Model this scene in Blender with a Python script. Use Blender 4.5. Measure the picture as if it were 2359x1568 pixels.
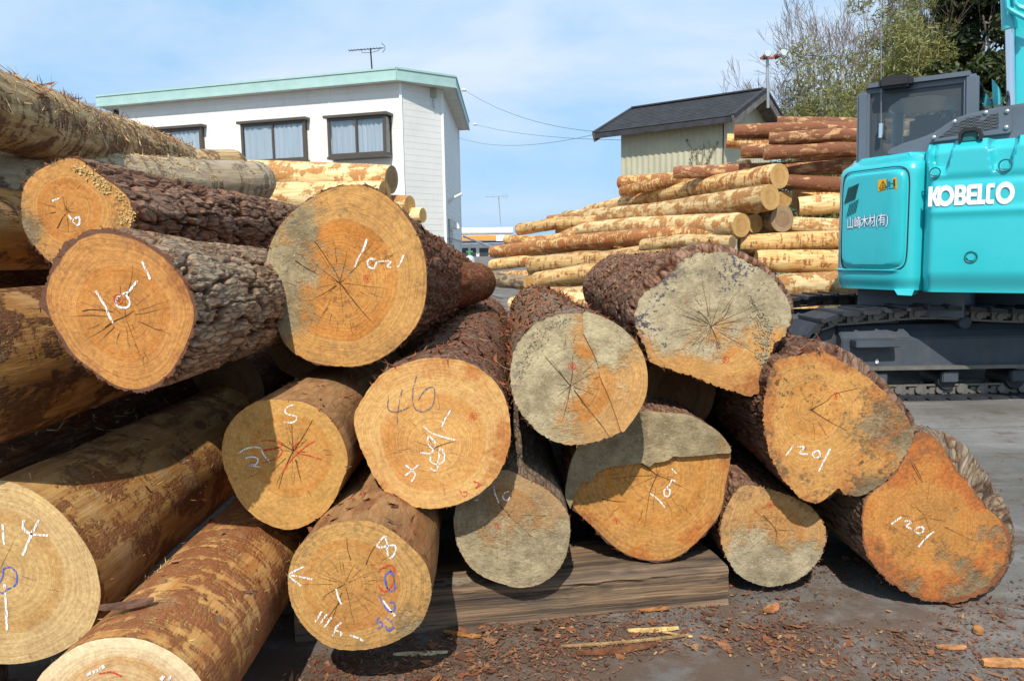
import bpy, bmesh, math, random
import numpy as np
from mathutils import Vector, Matrix, Euler

for o in list(bpy.data.objects):
    bpy.data.objects.remove(o)
scene = bpy.context.scene
COL = scene.collection
R = math.radians

# ------------------------------------------------------------------ camera, sky, sun, exposure
CAM_H, PITCH, ROLL = 1.25, R(6.4), R(1.0)
cam_data = bpy.data.cameras.new('camera')
cam_data.sensor_width = 23.5
cam_data.lens = 18.0
cam_data.clip_start = 0.05
cam_data.clip_end = 3000
cam = bpy.data.objects.new('camera', cam_data)
COL.objects.link(cam)
cam.matrix_world = (Matrix.Translation((0, 0, CAM_H)) @ Matrix.Rotation(R(90) - PITCH, 4, 'X') @ Matrix.Rotation(-ROLL, 4, 'Z'))
scene.camera = cam

SUN_EL, SUN_AZ = R(47), R(7)          # azimuth: degrees left of straight behind the camera
world = bpy.data.worlds.new('World')
scene.world = world
world.use_nodes = True
wn = world.node_tree
wn.nodes.clear()
w_out = wn.nodes.new('ShaderNodeOutputWorld')
w_bg = wn.nodes.new('ShaderNodeBackground')
w_sky = wn.nodes.new('ShaderNodeTexSky')
w_sky.sky_type = 'NISHITA'
w_sky.sun_disc = False
w_sky.sun_elevation = SUN_EL
w_sky.sun_rotation = math.pi + SUN_AZ
w_sky.air_density = 1.0
w_sky.dust_density = 1.6
w_sky.ozone_density = 1.5
w_bg.inputs['Strength'].default_value = 0.115
w_tc = wn.nodes.new('ShaderNodeTexCoord')
w_map = wn.nodes.new('ShaderNodeMapping')
w_map.inputs['Scale'].default_value = (1.3, 1.3, 4.2)
w_map.inputs['Location'].default_value = (3.1, 0.4, 0.55)
w_n = wn.nodes.new('ShaderNodeTexNoise')
w_n.inputs['Scale'].default_value = 1.7
w_n.inputs['Detail'].default_value = 7
w_n.inputs['Roughness'].default_value = 0.55
w_n.inputs['Distortion'].default_value = 0.35
w_r = wn.nodes.new('ShaderNodeValToRGB')
w_r.color_ramp.elements[0].position = 0.41
w_r.color_ramp.elements[1].position = 0.70
w_r.color_ramp.elements[0].color = (0.0, 0.0, 0.0, 1)
w_r.color_ramp.elements[1].color = (0.8, 0.8, 0.8, 1)
w_mix = wn.nodes.new('ShaderNodeMixRGB')          # thin high haze over the blue
w_mix.inputs['Fac'].default_value = 0.78
w_mix.inputs['Color2'].default_value = (3.7, 6.4, 9.4, 1)
w_cl = wn.nodes.new('ShaderNodeMixRGB')           # soft clouds
w_cl.inputs['Color2'].default_value = (7.2, 8.0, 9.2, 1)
L = wn.links.new
L(w_tc.outputs['Generated'], w_map.inputs['Vector'])
L(w_map.outputs['Vector'], w_n.inputs['Vector'])
L(w_n.outputs['Fac'], w_r.inputs['Fac'])
L(w_sky.outputs['Color'], w_mix.inputs['Color1'])
L(w_r.outputs['Color'], w_cl.inputs['Fac'])
L(w_mix.outputs['Color'], w_cl.inputs['Color1'])
L(w_cl.outputs['Color'], w_bg.inputs['Color'])
L(w_bg.outputs['Background'], w_out.inputs['Surface'])

sun_data = bpy.data.lights.new('sun', 'SUN')
sun_data.energy = 4.7
sun_data.angle = R(0.55)
sun_data.color = (1.0, 0.94, 0.85)
sun = bpy.data.objects.new('sun', sun_data)
COL.objects.link(sun)
sun_dir = Vector((math.sin(SUN_AZ) * math.cos(SUN_EL), math.cos(SUN_AZ) * math.cos(SUN_EL), -math.sin(SUN_EL)))
sun.rotation_euler = sun_dir.to_track_quat('-Z', 'Y').to_euler()
sun.location = (-4, -12, 14)

scene.view_settings.view_transform = 'Standard'
scene.view_settings.look = 'None'
scene.view_settings.gamma = 1
scene.view_settings.use_curve_mapping = False
scene.view_settings.exposure = 0.0
scene.render.engine = 'CYCLES'
scene.cycles.max_bounces = 8
scene.cycles.transparent_max_bounces = 12

# ------------------------------------------------------------------ survey: where a sight line meets a plane of the yard
F0, CX0, CY0 = 18.0 / 23.5 * 2358, 1179.0, 784.0
CAMP = Vector((0, 0, CAM_H))
def ray(px, py):
    dx, dy = px - CX0, py - CY0
    dx, dy = dx * math.cos(ROLL) - dy * math.sin(ROLL), dx * math.sin(ROLL) + dy * math.cos(ROLL)
    t = -dy / F0
    return Vector((dx / F0, math.cos(PITCH) + t * math.sin(PITCH), -math.sin(PITCH) + t * math.cos(PITCH)))
def hit(px, py, p0, n):
    d = ray(px, py); n = Vector(n)
    return CAMP + d * ((Vector(p0) - CAMP).dot(n) / d.dot(n))
def Q(px, py, Y):
    return hit(px, py, (0, Y, 0), (0, 1, 0))
def G(px, py, z=0.0):
    return hit(px, py, (0, 0, z), (0, 0, 1))
def zr(x0, y0, s):
    return lambda pts: [((x0 + a / s) / 1.2756, (y0 + b / s) / 1.2756) for a, b in pts]
z1, z2, z3, z4 = zr(0, 200, 2.6133), zr(0, 600, 2.6133), zr(0, 1200, 1.96), zr(700, 480, 2.45)
z5, z6, z7, z8, zR = zr(600, 1050, 2.6133), zr(800, 1450, 2.6211), zr(1400, 680, 2.34), zr(1300, 1150, 2.4122), zr(2100, 900, 1.651)
zP = zr(1400, 300, 2.1445)

# ------------------------------------------------------------------ numpy noise
def _h(ix, iy, iz, seed):
    h = (ix.astype(np.int64) * 374761393 + iy.astype(np.int64) * 668265263 + iz.astype(np.int64) * 2147483647 + seed * 974634777) & 0xFFFFFFFF
    h = ((h ^ (h >> 13)) * 1274126177) & 0xFFFFFFFF
    h = ((h ^ (h >> 16)) * 2246822519) & 0xFFFFFFFF
    return ((h ^ (h >> 15)) & 0xFFFFFF) / float(0xFFFFFF)
def vn(p, seed=0):
    p = np.asarray(p, float)
    i = np.floor(p); f = p - i; f = f * f * (3 - 2 * f)
    x, y, z = i[..., 0], i[..., 1], i[..., 2]
    out = 0
    for a in (0, 1):
        for b in (0, 1):
            for c in (0, 1):
                w = (f[..., 0] if a else 1 - f[..., 0]) * (f[..., 1] if b else 1 - f[..., 1]) * (f[..., 2] if c else 1 - f[..., 2])
                out = out + w * _h(x + a, y + b, z + c, seed)
    return out
def fbm(p, octv=4, seed=0, gain=0.5):
    p = np.asarray(p, float); a = 1.0; s = 0; t = 0
    for k in range(octv):
        s = s + a * vn(p * (2.03 ** k), seed + k * 17); t += a; a *= gain
    return s / t
def vor(x, y, wrap, seed=0):
    ix, iy = np.floor(x), np.floor(y)
    f1 = np.full(x.shape, 9.0); f2 = np.full(x.shape, 9.0); cid = np.zeros(x.shape)
    for a in (-1, 0, 1):
        for b in (-1, 0, 1):
            cx, cy = ix + a, iy + b
            wx = np.mod(cx, wrap)
            jx = cx + 0.12 + 0.76 * _h(wx, cy, wx * 0, seed); jy = cy + 0.12 + 0.76 * _h(wx, cy, wx * 0 + 1, seed)
            d = np.hypot(jx - x, jy - y)
            c = _h(wx, cy, wx * 0 + 2, seed)
            nf = d < f1
            f2 = np.where(nf, f1, np.minimum(f2, d)); cid = np.where(nf, c, cid); f1 = np.where(nf, d, f1)
    return f1, f2, cid
def sstep(a, b, x):
    t = np.clip((x - a) / (b - a), 0, 1); return t * t * (3 - 2 * t)

# ------------------------------------------------------------------ objects
WL = {}
def tag(o, label=None, cat=None, group=None, kind=None):
    if label: o['label'] = label
    if cat: o['category'] = cat
    if group: o['group'] = group
    if kind: o['kind'] = kind
    return o
def empty(name, loc, label=None, cat=None, group=None):
    o = bpy.data.objects.new(name, None); COL.objects.link(o)
    o.location = loc; o.empty_display_size = 0.1; WL[o.name] = Vector(loc)
    return tag(o, label, cat, group)
def world_loc(o):
    return WL[o.name] if o else Vector((0, 0, 0))
def link_mesh(name, me, mat, parent=None, loc=None):
    """me is in world coordinates; moved to be relative to the parent."""
    o = bpy.data.objects.new(name, me); COL.objects.link(o)
    if mat and not me.materials: me.materials.append(mat)
    wl = world_loc(parent)
    if parent:
        o.parent = parent
        if wl.length: me.transform(Matrix.Translation(-wl))
        WL[o.name] = wl
    else:
        c = Vector(loc) if loc is not None else Vector((0, 0, 0))
        if loc is not None:
            me.transform(Matrix.Translation(-c)); o.location = c
        WL[o.name] = c
    return o
def np_mesh(name, v, f, smooth=True):
    me = bpy.data.meshes.new(name)
    v = np.asarray(v, np.float32); f = np.asarray(f, np.int32)
    me.vertices.add(len(v)); me.vertices.foreach_set('co', v.ravel())
    k = f.shape[1]
    me.loops.add(f.size); me.loops.foreach_set('vertex_index', f.ravel())
    me.polygons.add(len(f)); me.polygons.foreach_set('loop_start', np.arange(0, f.size, k, dtype=np.int32))
    me.polygons.foreach_set('loop_total', np.full(len(f), k, np.int32))
    me.polygons.foreach_set('use_smooth', np.full(len(f), smooth))
    me.update(calc_edges=True)
    return me
def add_attr(me, name, arr):
    arr = np.asarray(arr, np.float32)
    if arr.ndim == 1:
        a = me.attributes.new(name, 'FLOAT', 'POINT'); a.data.foreach_set('value', arr)
    else:
        a = me.attributes.new(name, 'FLOAT_VECTOR', 'POINT'); a.data.foreach_set('vector', arr.ravel())
def grid_faces(n, m, wrap=True):
    """m rings of n points -> quads"""
    i = np.arange(n if wrap else n - 1); j = np.arange(m - 1)
    I, J = np.meshgrid(i, j); I = I.ravel(); J = J.ravel(); I2 = (I + 1) % n
    return np.stack([J * n + I, J * n + I2, (J + 1) * n + I2, (J + 1) * n + I], 1)

class MB:
    def __init__(s): s.v = []; s.f = []
    def add(s, vs, fs):
        b = len(s.v); s.v += [tuple(v) for v in vs]; s.f += [tuple(i + b for i in f) for f in fs]; return s
    def box(s, c, size, rot=None, bevel=0):
        c = Vector(c); x, y, z = (k / 2 for k in size)
        if bevel:
            b = bevel; vs = []
            for sz, zz in ((-1, -z), (-1, -z + b), (1, z - b), (1, z)):
                ins = b if abs(zz) == z else 0
                for (a, d) in ((-1, -1), (1, -1), (1, 1), (-1, 1)):
                    e = ins
                    if a * d > 0: vs += [(a * (x - e), d * (y - e - b), zz), (a * (x - e - b), d * (y - e), zz)]
                    else: vs += [(a * (x - e - b), d * (y - e), zz), (a * (x - e), d * (y - e - b), zz)]
            ring = []
            fs = []
            # order each ring by angle
            out = []
            for k in range(4):
                r8 = vs[k * 8:(k + 1) * 8]
                r8 = sorted(r8, key=lambda p: math.atan2(p[1] / y, p[0] / x)); out += r8
            vs = out
            for k in range(3):
                for i in range(8): fs.append((k * 8 + i, k * 8 + (i + 1) % 8, (k + 1) * 8 + (i + 1) % 8, (k + 1) * 8 + i))
            fs.append(tuple(range(7, -1, -1))); fs.append(tuple(range(24, 32)))
        else:
            vs = [(a, b, d) for d in (-z, z) for (a, b) in ((-x, -y), (x, -y), (x, y), (-x, y))]
            fs = [(3, 2, 1, 0), (4, 5, 6, 7), (0, 1, 5, 4), (1, 2, 6, 5), (2, 3, 7, 6), (3, 0, 4, 7)]
        M = rot.to_matrix() if isinstance(rot, Euler) else rot
        vs = [Vector(v) for v in vs]
        if M is not None: vs = [M @ v for v in vs]
        return s.add([v + c for v in vs], fs)
    def bar(s, a, b, w, h, up=(0, 0, 1)):
        a, b = Vector(a), Vector(b); d = b - a; l = d.length; d.normalize(); up = Vector(up)
        r = d.cross(up)
        if r.length < 1e-5: r = d.cross(Vector((1, 0, 0)))
        r.normalize(); u = r.cross(d)
        return s.box((a + b) / 2, (w, l, h), Matrix((r, d, u)).transposed())
    def tube(s, pts, rad, n=8, caps=True):
        pts = [Vector(p) for p in pts]
        if not hasattr(rad, '__len__'): rad = [rad] * len(pts)
        vs = []; ref = None
        for i, p in enumerate(pts):
            d = (pts[min(i + 1, len(pts) - 1)] - pts[max(i - 1, 0)])
            d.normalize()
            if ref is None: ref = d.orthogonal().normalized()
            u = (ref - d * ref.dot(d))
            u = u.normalized() if u.length > 1e-6 else d.orthogonal().normalized()
            ref = u; w = d.cross(u)
            for k in range(n):
                a = 2 * math.pi * k / n; vs.append(p + (u * math.cos(a) + w * math.sin(a)) * rad[i])
        fs = []
        for i in range(len(pts) - 1):
            for k in range(n): fs.append((i * n + k, i * n + (k + 1) % n, (i + 1) * n + (k + 1) % n, (i + 1) * n + k))
        if caps: fs.append(tuple(range(n - 1, -1, -1))); fs.append(tuple((len(pts) - 1) * n + k for k in range(n)))
        return s.add(vs, fs)
    def slab(s, poly, off):
        """planar polygon (3D points) extruded by vector off"""
        off = Vector(off); p = [Vector(q) for q in poly]; n = len(p)
        fs = [tuple(range(n)), tuple(range(2 * n - 1, n - 1, -1))] + [(i, i + n, (i + 1) % n + n, (i + 1) % n) for i in range(n)]
        return s.add(p + [q + off for q in p], fs)
    def build(s, name, mat, parent=None, smooth=False, loc=None, bevel=0, seg=2):
        me = bpy.data.meshes.new(name); me.from_pydata([tuple(v) for v in s.v], [], s.f)
        bm = bmesh.new(); bm.from_mesh(me); bmesh.ops.recalc_face_normals(bm, faces=bm.faces)
        if bevel:
            ed = [e for e in bm.edges if len(e.link_faces) == 2 and e.calc_face_angle(0) > 0.4]
            bmesh.ops.bevel(bm, geom=ed, offset=bevel, segments=seg, affect='EDGES', clamp_overlap=True)
        bm.to_mesh(me); bm.free()
        if smooth:
            me.polygons.foreach_set('use_smooth', [True] * len(me.polygons))
            me.set_sharp_from_angle(angle=R(40))
        return link_mesh(name, me, mat, parent, loc)

# ------------------------------------------------------------------ node helper
class NT:
    def __init__(s, name, rough=0.8, spec=0.3):
        s.m = bpy.data.materials.new(name); s.m.use_nodes = True; s.t = s.m.node_tree
        s.p = s.t.nodes['Principled BSDF']; s.p.inputs['Roughness'].default_value = rough
        s.p.inputs['Specular IOR Level'].default_value = spec
    def lk(s, v, sock):
        if v is None: return
        if isinstance(v, bpy.types.NodeSocket): s.t.links.new(v, sock)
        elif isinstance(v, (tuple, list)):
            n = len(sock.default_value); v = tuple(v)
            sock.default_value = (v + (1,))[:n] if len(v) < n else v[:n]
        else: sock.default_value = v
    def n(s, ty, **kw):
        return s.t.nodes.new(ty)
    def attr(s, name, kind='vec'):
        a = s.n('ShaderNodeAttribute'); a.attribute_name = name
        return a.outputs['Vector'] if kind == 'vec' else a.outputs['Fac']
    def coord(s, out='Object'):
        return s.n('ShaderNodeTexCoord').outputs[out]
    def rnd(s):
        return s.n('ShaderNodeObjectInfo').outputs['Random']
    def map(s, v, scale=(1, 1, 1), loc=(0, 0, 0), rot=(0, 0, 0)):
        m = s.n('ShaderNodeMapping'); s.lk(v, m.inputs['Vector']); s.lk(loc, m.inputs['Location'])
        s.lk(scale, m.inputs['Scale']); s.lk(rot, m.inputs['Rotation'])
        return m.outputs['Vector']
    def noise(s, v, scale, detail=3, rough=0.55, dist=0.0, dim='3D', w=None):
        n = s.n('ShaderNodeTexNoise'); n.noise_dimensions = dim
        if dim != '1D': s.lk(v, n.inputs['Vector'])
        if w is not None: s.lk(w, n.inputs['W'])
        s.lk(scale, n.inputs['Scale']); s.lk(detail, n.inputs['Detail']); s.lk(rough, n.inputs['Roughness']); s.lk(dist, n.inputs['Distortion'])
        return n.outputs['Fac']
    def voro(s, v, scale, feat='F1', out='Distance', rnd=1.0):
        n = s.n('ShaderNodeTexVoronoi'); n.feature = feat; s.lk(v, n.inputs['Vector']); s.lk(scale, n.inputs['Scale']); s.lk(rnd, n.inputs['Randomness'])
        return n.outputs[out]
    def math(s, op, a, b=0.0, c=None, clamp=False):
        m = s.n('ShaderNodeMath'); m.operation = op; m.use_clamp = clamp
        s.lk(a, m.inputs[0]); s.lk(b, m.inputs[1])
        if c is not None: s.lk(c, m.inputs[2])
        return m.outputs[0]
    def step(s, x, a, b):
        m = s.n('ShaderNodeMapRange'); m.interpolation_type = 'SMOOTHSTEP'
        s.lk(x, m.inputs['Value']); s.lk(a, m.inputs['From Min']); s.lk(b, m.inputs['From Max'])
        return m.outputs['Result']
    def mix(s, f, a, b, mode='MIX'):
        m = s.n('ShaderNodeMixRGB'); m.blend_type = mode
        s.lk(f, m.inputs['Fac']); s.lk(a, m.inputs['Color1']); s.lk(b, m.inputs['Color2'])
        return m.outputs['Color']
    def ramp(s, f, stops):
        r = s.n('ShaderNodeValToRGB'); s.lk(f, r.inputs['Fac']); e = r.color_ramp.elements
        while len(e) < len(stops): e.new(0.5)
        for k, (p, c) in enumerate(stops): e[k].position = p; e[k].color = tuple(c) + (1,)
        return r.outputs['Color']
    def sep(s, v):
        n = s.n('ShaderNodeSeparateXYZ'); s.lk(v, n.inputs[0]); return n.outputs
    def comb(s, x, y, z):
        n = s.n('ShaderNodeCombineXYZ'); s.lk(x, n.inputs[0]); s.lk(y, n.inputs[1]); s.lk(z, n.inputs[2]); return n.outputs[0]
    def bump(s, h, strength=0.5, dist=0.01, prev=None):
        b = s.n('ShaderNodeBump'); s.lk(h, b.inputs['Height']); s.lk(strength, b.inputs['Strength']); s.lk(dist, b.inputs['Distance'])
        if prev is not None: s.lk(prev, b.inputs['Normal'])
        return b.outputs['Normal']
    def done(s, col=None, normal=None, rough=None, alpha=None, metal=None):
        s.lk(col, s.p.inputs['Base Color']); s.lk(normal, s.p.inputs['Normal']); s.lk(rough, s.p.inputs['Roughness'])
        s.lk(alpha, s.p.inputs['Alpha']); s.lk(metal, s.p.inputs['Metallic'])
        return s.m
_pm = {}
def paint(name, col, rough=0.5, spec=0.4, metal=0.0, var=0.06, scale=3.0, dirt=0.0, coat=0.0):
    """plain painted or plain-coloured surface with slight unevenness"""
    if name in _pm: return _pm[name]
    t = NT(name, rough, spec); c = t.coord()
    n = t.noise(c, scale, 5, 0.6)
    k = tuple(max(0, x * (1 - var * 2)) for x in col); h = tuple(min(1, x * (1 + var * 2)) for x in col)
    cc = t.ramp(n, [(0.3, k), (0.7, h)])
    if dirt:
        d = t.noise(t.map(c, (1, 1, 0.35)), 5.0, 6, 0.65)
        cc = t.mix(t.math('MULTIPLY', t.step(d, 0.5, 0.75), dirt), cc, (0.16, 0.13, 0.10))
    t.p.inputs['Coat Weight'].default_value = coat; t.p.inputs['Coat Roughness'].default_value = 0.06
    rr = t.math('ADD', t.math('MULTIPLY', n, 0.15), rough - 0.07)
    _pm[name] = t.done(cc, None, rr, None, metal)
    return _pm[name]
# ------------------------------------------------------------------ wood materials
def end_mat(name, sap=(0.60, 0.36, 0.13), heart=(0.56, 0.27, 0.075), h0=0.68, ring=1.0, mud=None, mud_col=(0.30, 0.25, 0.15),
            red=0.0, red_col=(0.46, 0.13, 0.03), speck=0.2, bt=0.0, bark_col=(0.10, 0.05, 0.03), seed=0.0, saw=0.4, blue=0.0, pale_rim=0.0, saw_rot=0.5, mold=0.0):
    """sawn end of a log; mud = (bias, gx, gz, scale): caked earth where the noise plus a slope across the face is high"""
    t = NT(name, 0.85, 0.12)
    fc = t.attr('fc'); u, v, rho = t.sep(fc)
    p = t.comb(u, v, seed * 3.7)
    wob = t.noise(p, 5.0, 4, 0.55)
    wf = t.noise(p, 28.0, 3, 0.6)
    r2 = t.math('ADD', rho, t.math('MULTIPLY', t.math('SUBTRACT', wob, 0.5), 0.16))
    rr = t.math('ADD', r2, t.math('MULTIPLY', t.math('SUBTRACT', wf, 0.5), 0.018))
    rw = t.noise(None, 1.0, 4, 0.75, dim='1D', w=t.math('MULTIPLY_ADD', rr, 30.0, seed * 7.1))
    rf = t.noise(None, 1.0, 1, 0.5, dim='1D', w=t.math('MULTIPLY_ADD', rr, 78.0, seed * 3.1))
    rings = t.math('ADD', t.math('MULTIPLY', rw, 0.62), t.math('MULTIPLY', rf, 0.38))
    hm = t.step(r2, h0 + 0.035, h0 - 0.03)
    base = t.mix(hm, sap, heart)
    big = t.noise(p, 3.2, 4, 0.6)
    base = t.mix(t.step(big, 0.35, 0.7), base, t.mix(0.75, base, tuple(min(1, c * k) for c, k in zip(sap, (1.12, 1.12, 1.05)))))
    base = t.mix(1.0, base, (0.90, 0.80, 0.76), 'MULTIPLY')
    dark = t.mix(1.0, base, (0.62, 0.47, 0.34), 'MULTIPLY')
    col = t.mix(t.math('MULTIPLY', t.step(rings, 0.43, 0.60), 0.50 * ring), base, dark)
    pith = t.step(r2, 0.085, 0.0)
    col = t.mix(t.math('MULTIPLY', pith, 0.55), col, (0.27, 0.10, 0.03))
    # darker band at the edge of the heartwood
    band = t.math('SUBTRACT', 1.0, t.math('MULTIPLY', t.math('ABSOLUTE', t.math('SUBTRACT', r2, h0 - 0.07)), 11.0), clamp=True)
    col = t.mix(t.math('MULTIPLY', band, 0.45), col, tuple(c * k for c, k in zip(heart, (0.86, 0.62, 0.45))))
    # radial rays and chain-saw marks
    th = t.math('ARCTAN2', v, u)
    ray = t.noise(t.comb(t.math('MULTIPLY', th, 24.0), t.math('MULTIPLY', rho, 3.5), seed), 1.0, 3, 0.65)
    col = t.mix(t.math('MULTIPLY', t.step(ray, 0.58, 0.76), 0.28), col, (0.25, 0.12, 0.045))
    sm = t.noise(t.map(p, (9, 120, 1), rot=(0, 0, saw_rot)), 1.0, 3, 0.6)
    col = t.mix(t.math('MULTIPLY', t.step(sm, 0.5, 0.72), 0.20 * saw), col, t.mix(0.5, col, (0.80, 0.58, 0.30)))
    if pale_rim:
        col = t.mix(t.math('MULTIPLY', t.step(rr, 1 - pale_rim - 0.04, 1 - pale_rim + 0.02), 0.75), col, (0.74, 0.60, 0.36))
    fine = t.noise(p, 90.0, 4, 0.7)
    col = t.mix(0.36, col, t.ramp(fine, [(0.30, (0.16,) * 3), (0.5, (0.5,) * 3), (0.70, (0.86,) * 3)]), 'OVERLAY')
    blot = t.noise(p, 11.0, 5, 0.65)
    col = t.mix(0.32, col, t.ramp(blot, [(0.30, (0.24,) * 3), (0.70, (0.74,) * 3)]), 'OVERLAY')
    if red:
        rn = t.math('ADD', t.noise(p, 5.5, 6, 0.7), t.math('MULTIPLY', t.step(rho, 0.45, 0.95), 0.20))
        col = t.mix(t.math('MULTIPLY', t.step(rn, 0.66 - 0.07 * red, 0.80 - 0.05 * red), 0.72), col, t.mix(t.step(fine, 0.3, 0.7), tuple(c * 0.62 for c in red_col), tuple(c * 1.12 for c in red_col)))
    sp = t.math('MULTIPLY', t.noise(p, 42.0, 5, 0.75), t.math('ADD', 0.72, t.math('MULTIPLY', t.noise(p, 6.0, 3), 0.55)))
    col = t.mix(t.math('MULTIPLY', t.step(sp, 0.585, 0.67), speck * 2.2, clamp=True), col, (0.10, 0.065, 0.035))
    if mold:
        mo = t.math('ADD', t.math('MULTIPLY', t.noise(p, 8.0, 6, 0.7), 0.55), t.math('MULTIPLY', t.noise(p, 48.0, 5, 0.75), 0.45))
        mo = t.math('ADD', mo, t.math('MULTIPLY', t.step(rho, 0.45, 1.0), 0.10))
        col = t.mix(t.math('MULTIPLY', t.step(mo, 0.575, 0.66), mold * 0.75), col, t.mix(fine, (0.06, 0.045, 0.03), (0.17, 0.12, 0.07)))
    h = t.math('ADD', t.math('MULTIPLY', rings, 0.4), t.math('MULTIPLY', fine, 0.5))
    if mud:
        b, gx, gz, sc = mud
        mn = t.noise(p, sc, 7, 0.62)
        g = t.math('ADD', t.math('MULTIPLY', u, gx), t.math('MULTIPLY', v, gz))
        mm = t.math('ADD', t.math('ADD', mn, g), b)
        mm = t.math('ADD', mm, t.math('MULTIPLY', t.math('SUBTRACT', fine, 0.5), 0.22))
        mask = t.step(mm, 0.44, 0.60)
        mc = t.mix(t.step(t.noise(p, 10.0, 7, 0.72), 0.32, 0.68), tuple(c * 0.55 for c in mud_col), tuple(min(1, c * 1.30) for c in mud_col))
        mc = t.mix(t.math('MULTIPLY', t.step(t.noise(p, 34.0, 6, 0.75), 0.54, 0.66), 0.55), mc, tuple(c * 0.42 for c in mud_col))
        mc = t.mix(t.step(t.noise(p, 130.0, 2, 0.7), 0.62, 0.74), mc, (0.60, 0.53, 0.36))
        mc = t.mix(t.math('MULTIPLY', t.step(rings, 0.5, 0.64), 0.28), mc, (0.16, 0.12, 0.08))
        if blue:
            bn = t.math('MULTIPLY', t.noise(p, 60.0, 4, 0.7), t.noise(p, 7.0, 3, 0.6))
            mc = t.mix(t.math('MULTIPLY', t.step(bn, 0.32, 0.38), blue), mc, (0.075, 0.085, 0.11))
        col = t.mix(t.math('MULTIPLY', mask, 0.92), col, mc)
        clod = t.noise(p, 55.0, 5, 0.75)
        h = t.math('ADD', h, t.math('MULTIPLY', t.math('MULTIPLY', mask, clod), 3.6))
    if bt:
        en = t.math('ADD', rho, t.math('MULTIPLY', t.math('SUBTRACT', t.noise(p, 16.0, 4), 0.5), bt * 1.1))
        bm_ = t.step(en, 1 - bt - 0.006, 1 - bt + 0.006)
        bc = t.mix(t.noise(p, 70.0, 4, 0.7), tuple(c * 0.5 for c in bark_col), tuple(c * 1.7 for c in bark_col))
        col = t.mix(bm_, col, bc)
    nrm = t.bump(h, 0.7, 0.0028)
    return t.done(col, nrm)

def bark_mat(name, top=(0.17, 0.125, 0.10), mid=(0.11, 0.055, 0.035), deep=(0.05, 0.025, 0.018), lich=0.0, red=0.25, red_col=(0.20, 0.065, 0.025), fib=1.0):
    t = NT(name, 0.95, 0.04)
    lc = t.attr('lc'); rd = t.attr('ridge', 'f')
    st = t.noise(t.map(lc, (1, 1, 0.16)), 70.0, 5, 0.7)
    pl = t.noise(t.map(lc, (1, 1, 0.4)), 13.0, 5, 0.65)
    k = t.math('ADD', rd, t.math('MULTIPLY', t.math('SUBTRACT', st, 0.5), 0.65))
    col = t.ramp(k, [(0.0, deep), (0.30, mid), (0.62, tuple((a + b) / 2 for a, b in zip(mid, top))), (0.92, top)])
    col = t.mix(t.math('MULTIPLY', t.step(pl, 0.52, 0.68), red), col, red_col)
    col = t.mix(t.math('MULTIPLY', t.step(t.noise(lc, 6.0, 5, 0.7), 0.55, 0.72), 0.5), col, t.mix(1.0, col, (1.45, 1.42, 1.42), 'MULTIPLY'))
    if lich:
        col = t.mix(t.math('MULTIPLY', t.step(t.noise(lc, 17.0, 6, 0.75), 0.56, 0.68), lich), col, (0.30, 0.29, 0.26))
    fi = t.noise(t.map(lc, (1, 1, 0.12)), 150.0, 4, 0.7)
    dv = t.n('ShaderNodeVectorMath'); dv.operation = 'ADD'; t.lk(t.map(lc, (1, 1, 0.22)), dv.inputs[0]); t.lk(t.comb(t.math('MULTIPLY', pl, 0.05), t.math('MULTIPLY', st, 0.03), t.math('MULTIPLY', pl, 0.04)), dv.inputs[1])
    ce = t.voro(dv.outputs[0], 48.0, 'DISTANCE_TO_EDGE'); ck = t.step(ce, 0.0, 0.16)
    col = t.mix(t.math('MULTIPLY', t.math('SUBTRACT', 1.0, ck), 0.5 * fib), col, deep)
    fl = t.voro(dv.outputs[0], 48.0, 'F1', 'Color'); fs = t.sep(fl)[0]
    col = t.mix(0.32, col, t.mix(fs, (0.30,) * 3, (0.75,) * 3), 'OVERLAY')
    h = t.math('ADD', t.math('ADD', t.math('MULTIPLY', st, 0.7), t.math('MULTIPLY', fi, 0.5)), t.math('ADD', t.math('MULTIPLY', ck, 0.6), t.math('MULTIPLY', fs, 0.5)))
    nrm = t.bump(h, 0.85 * fib, 0.006)
    return t.done(col, nrm)

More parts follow.
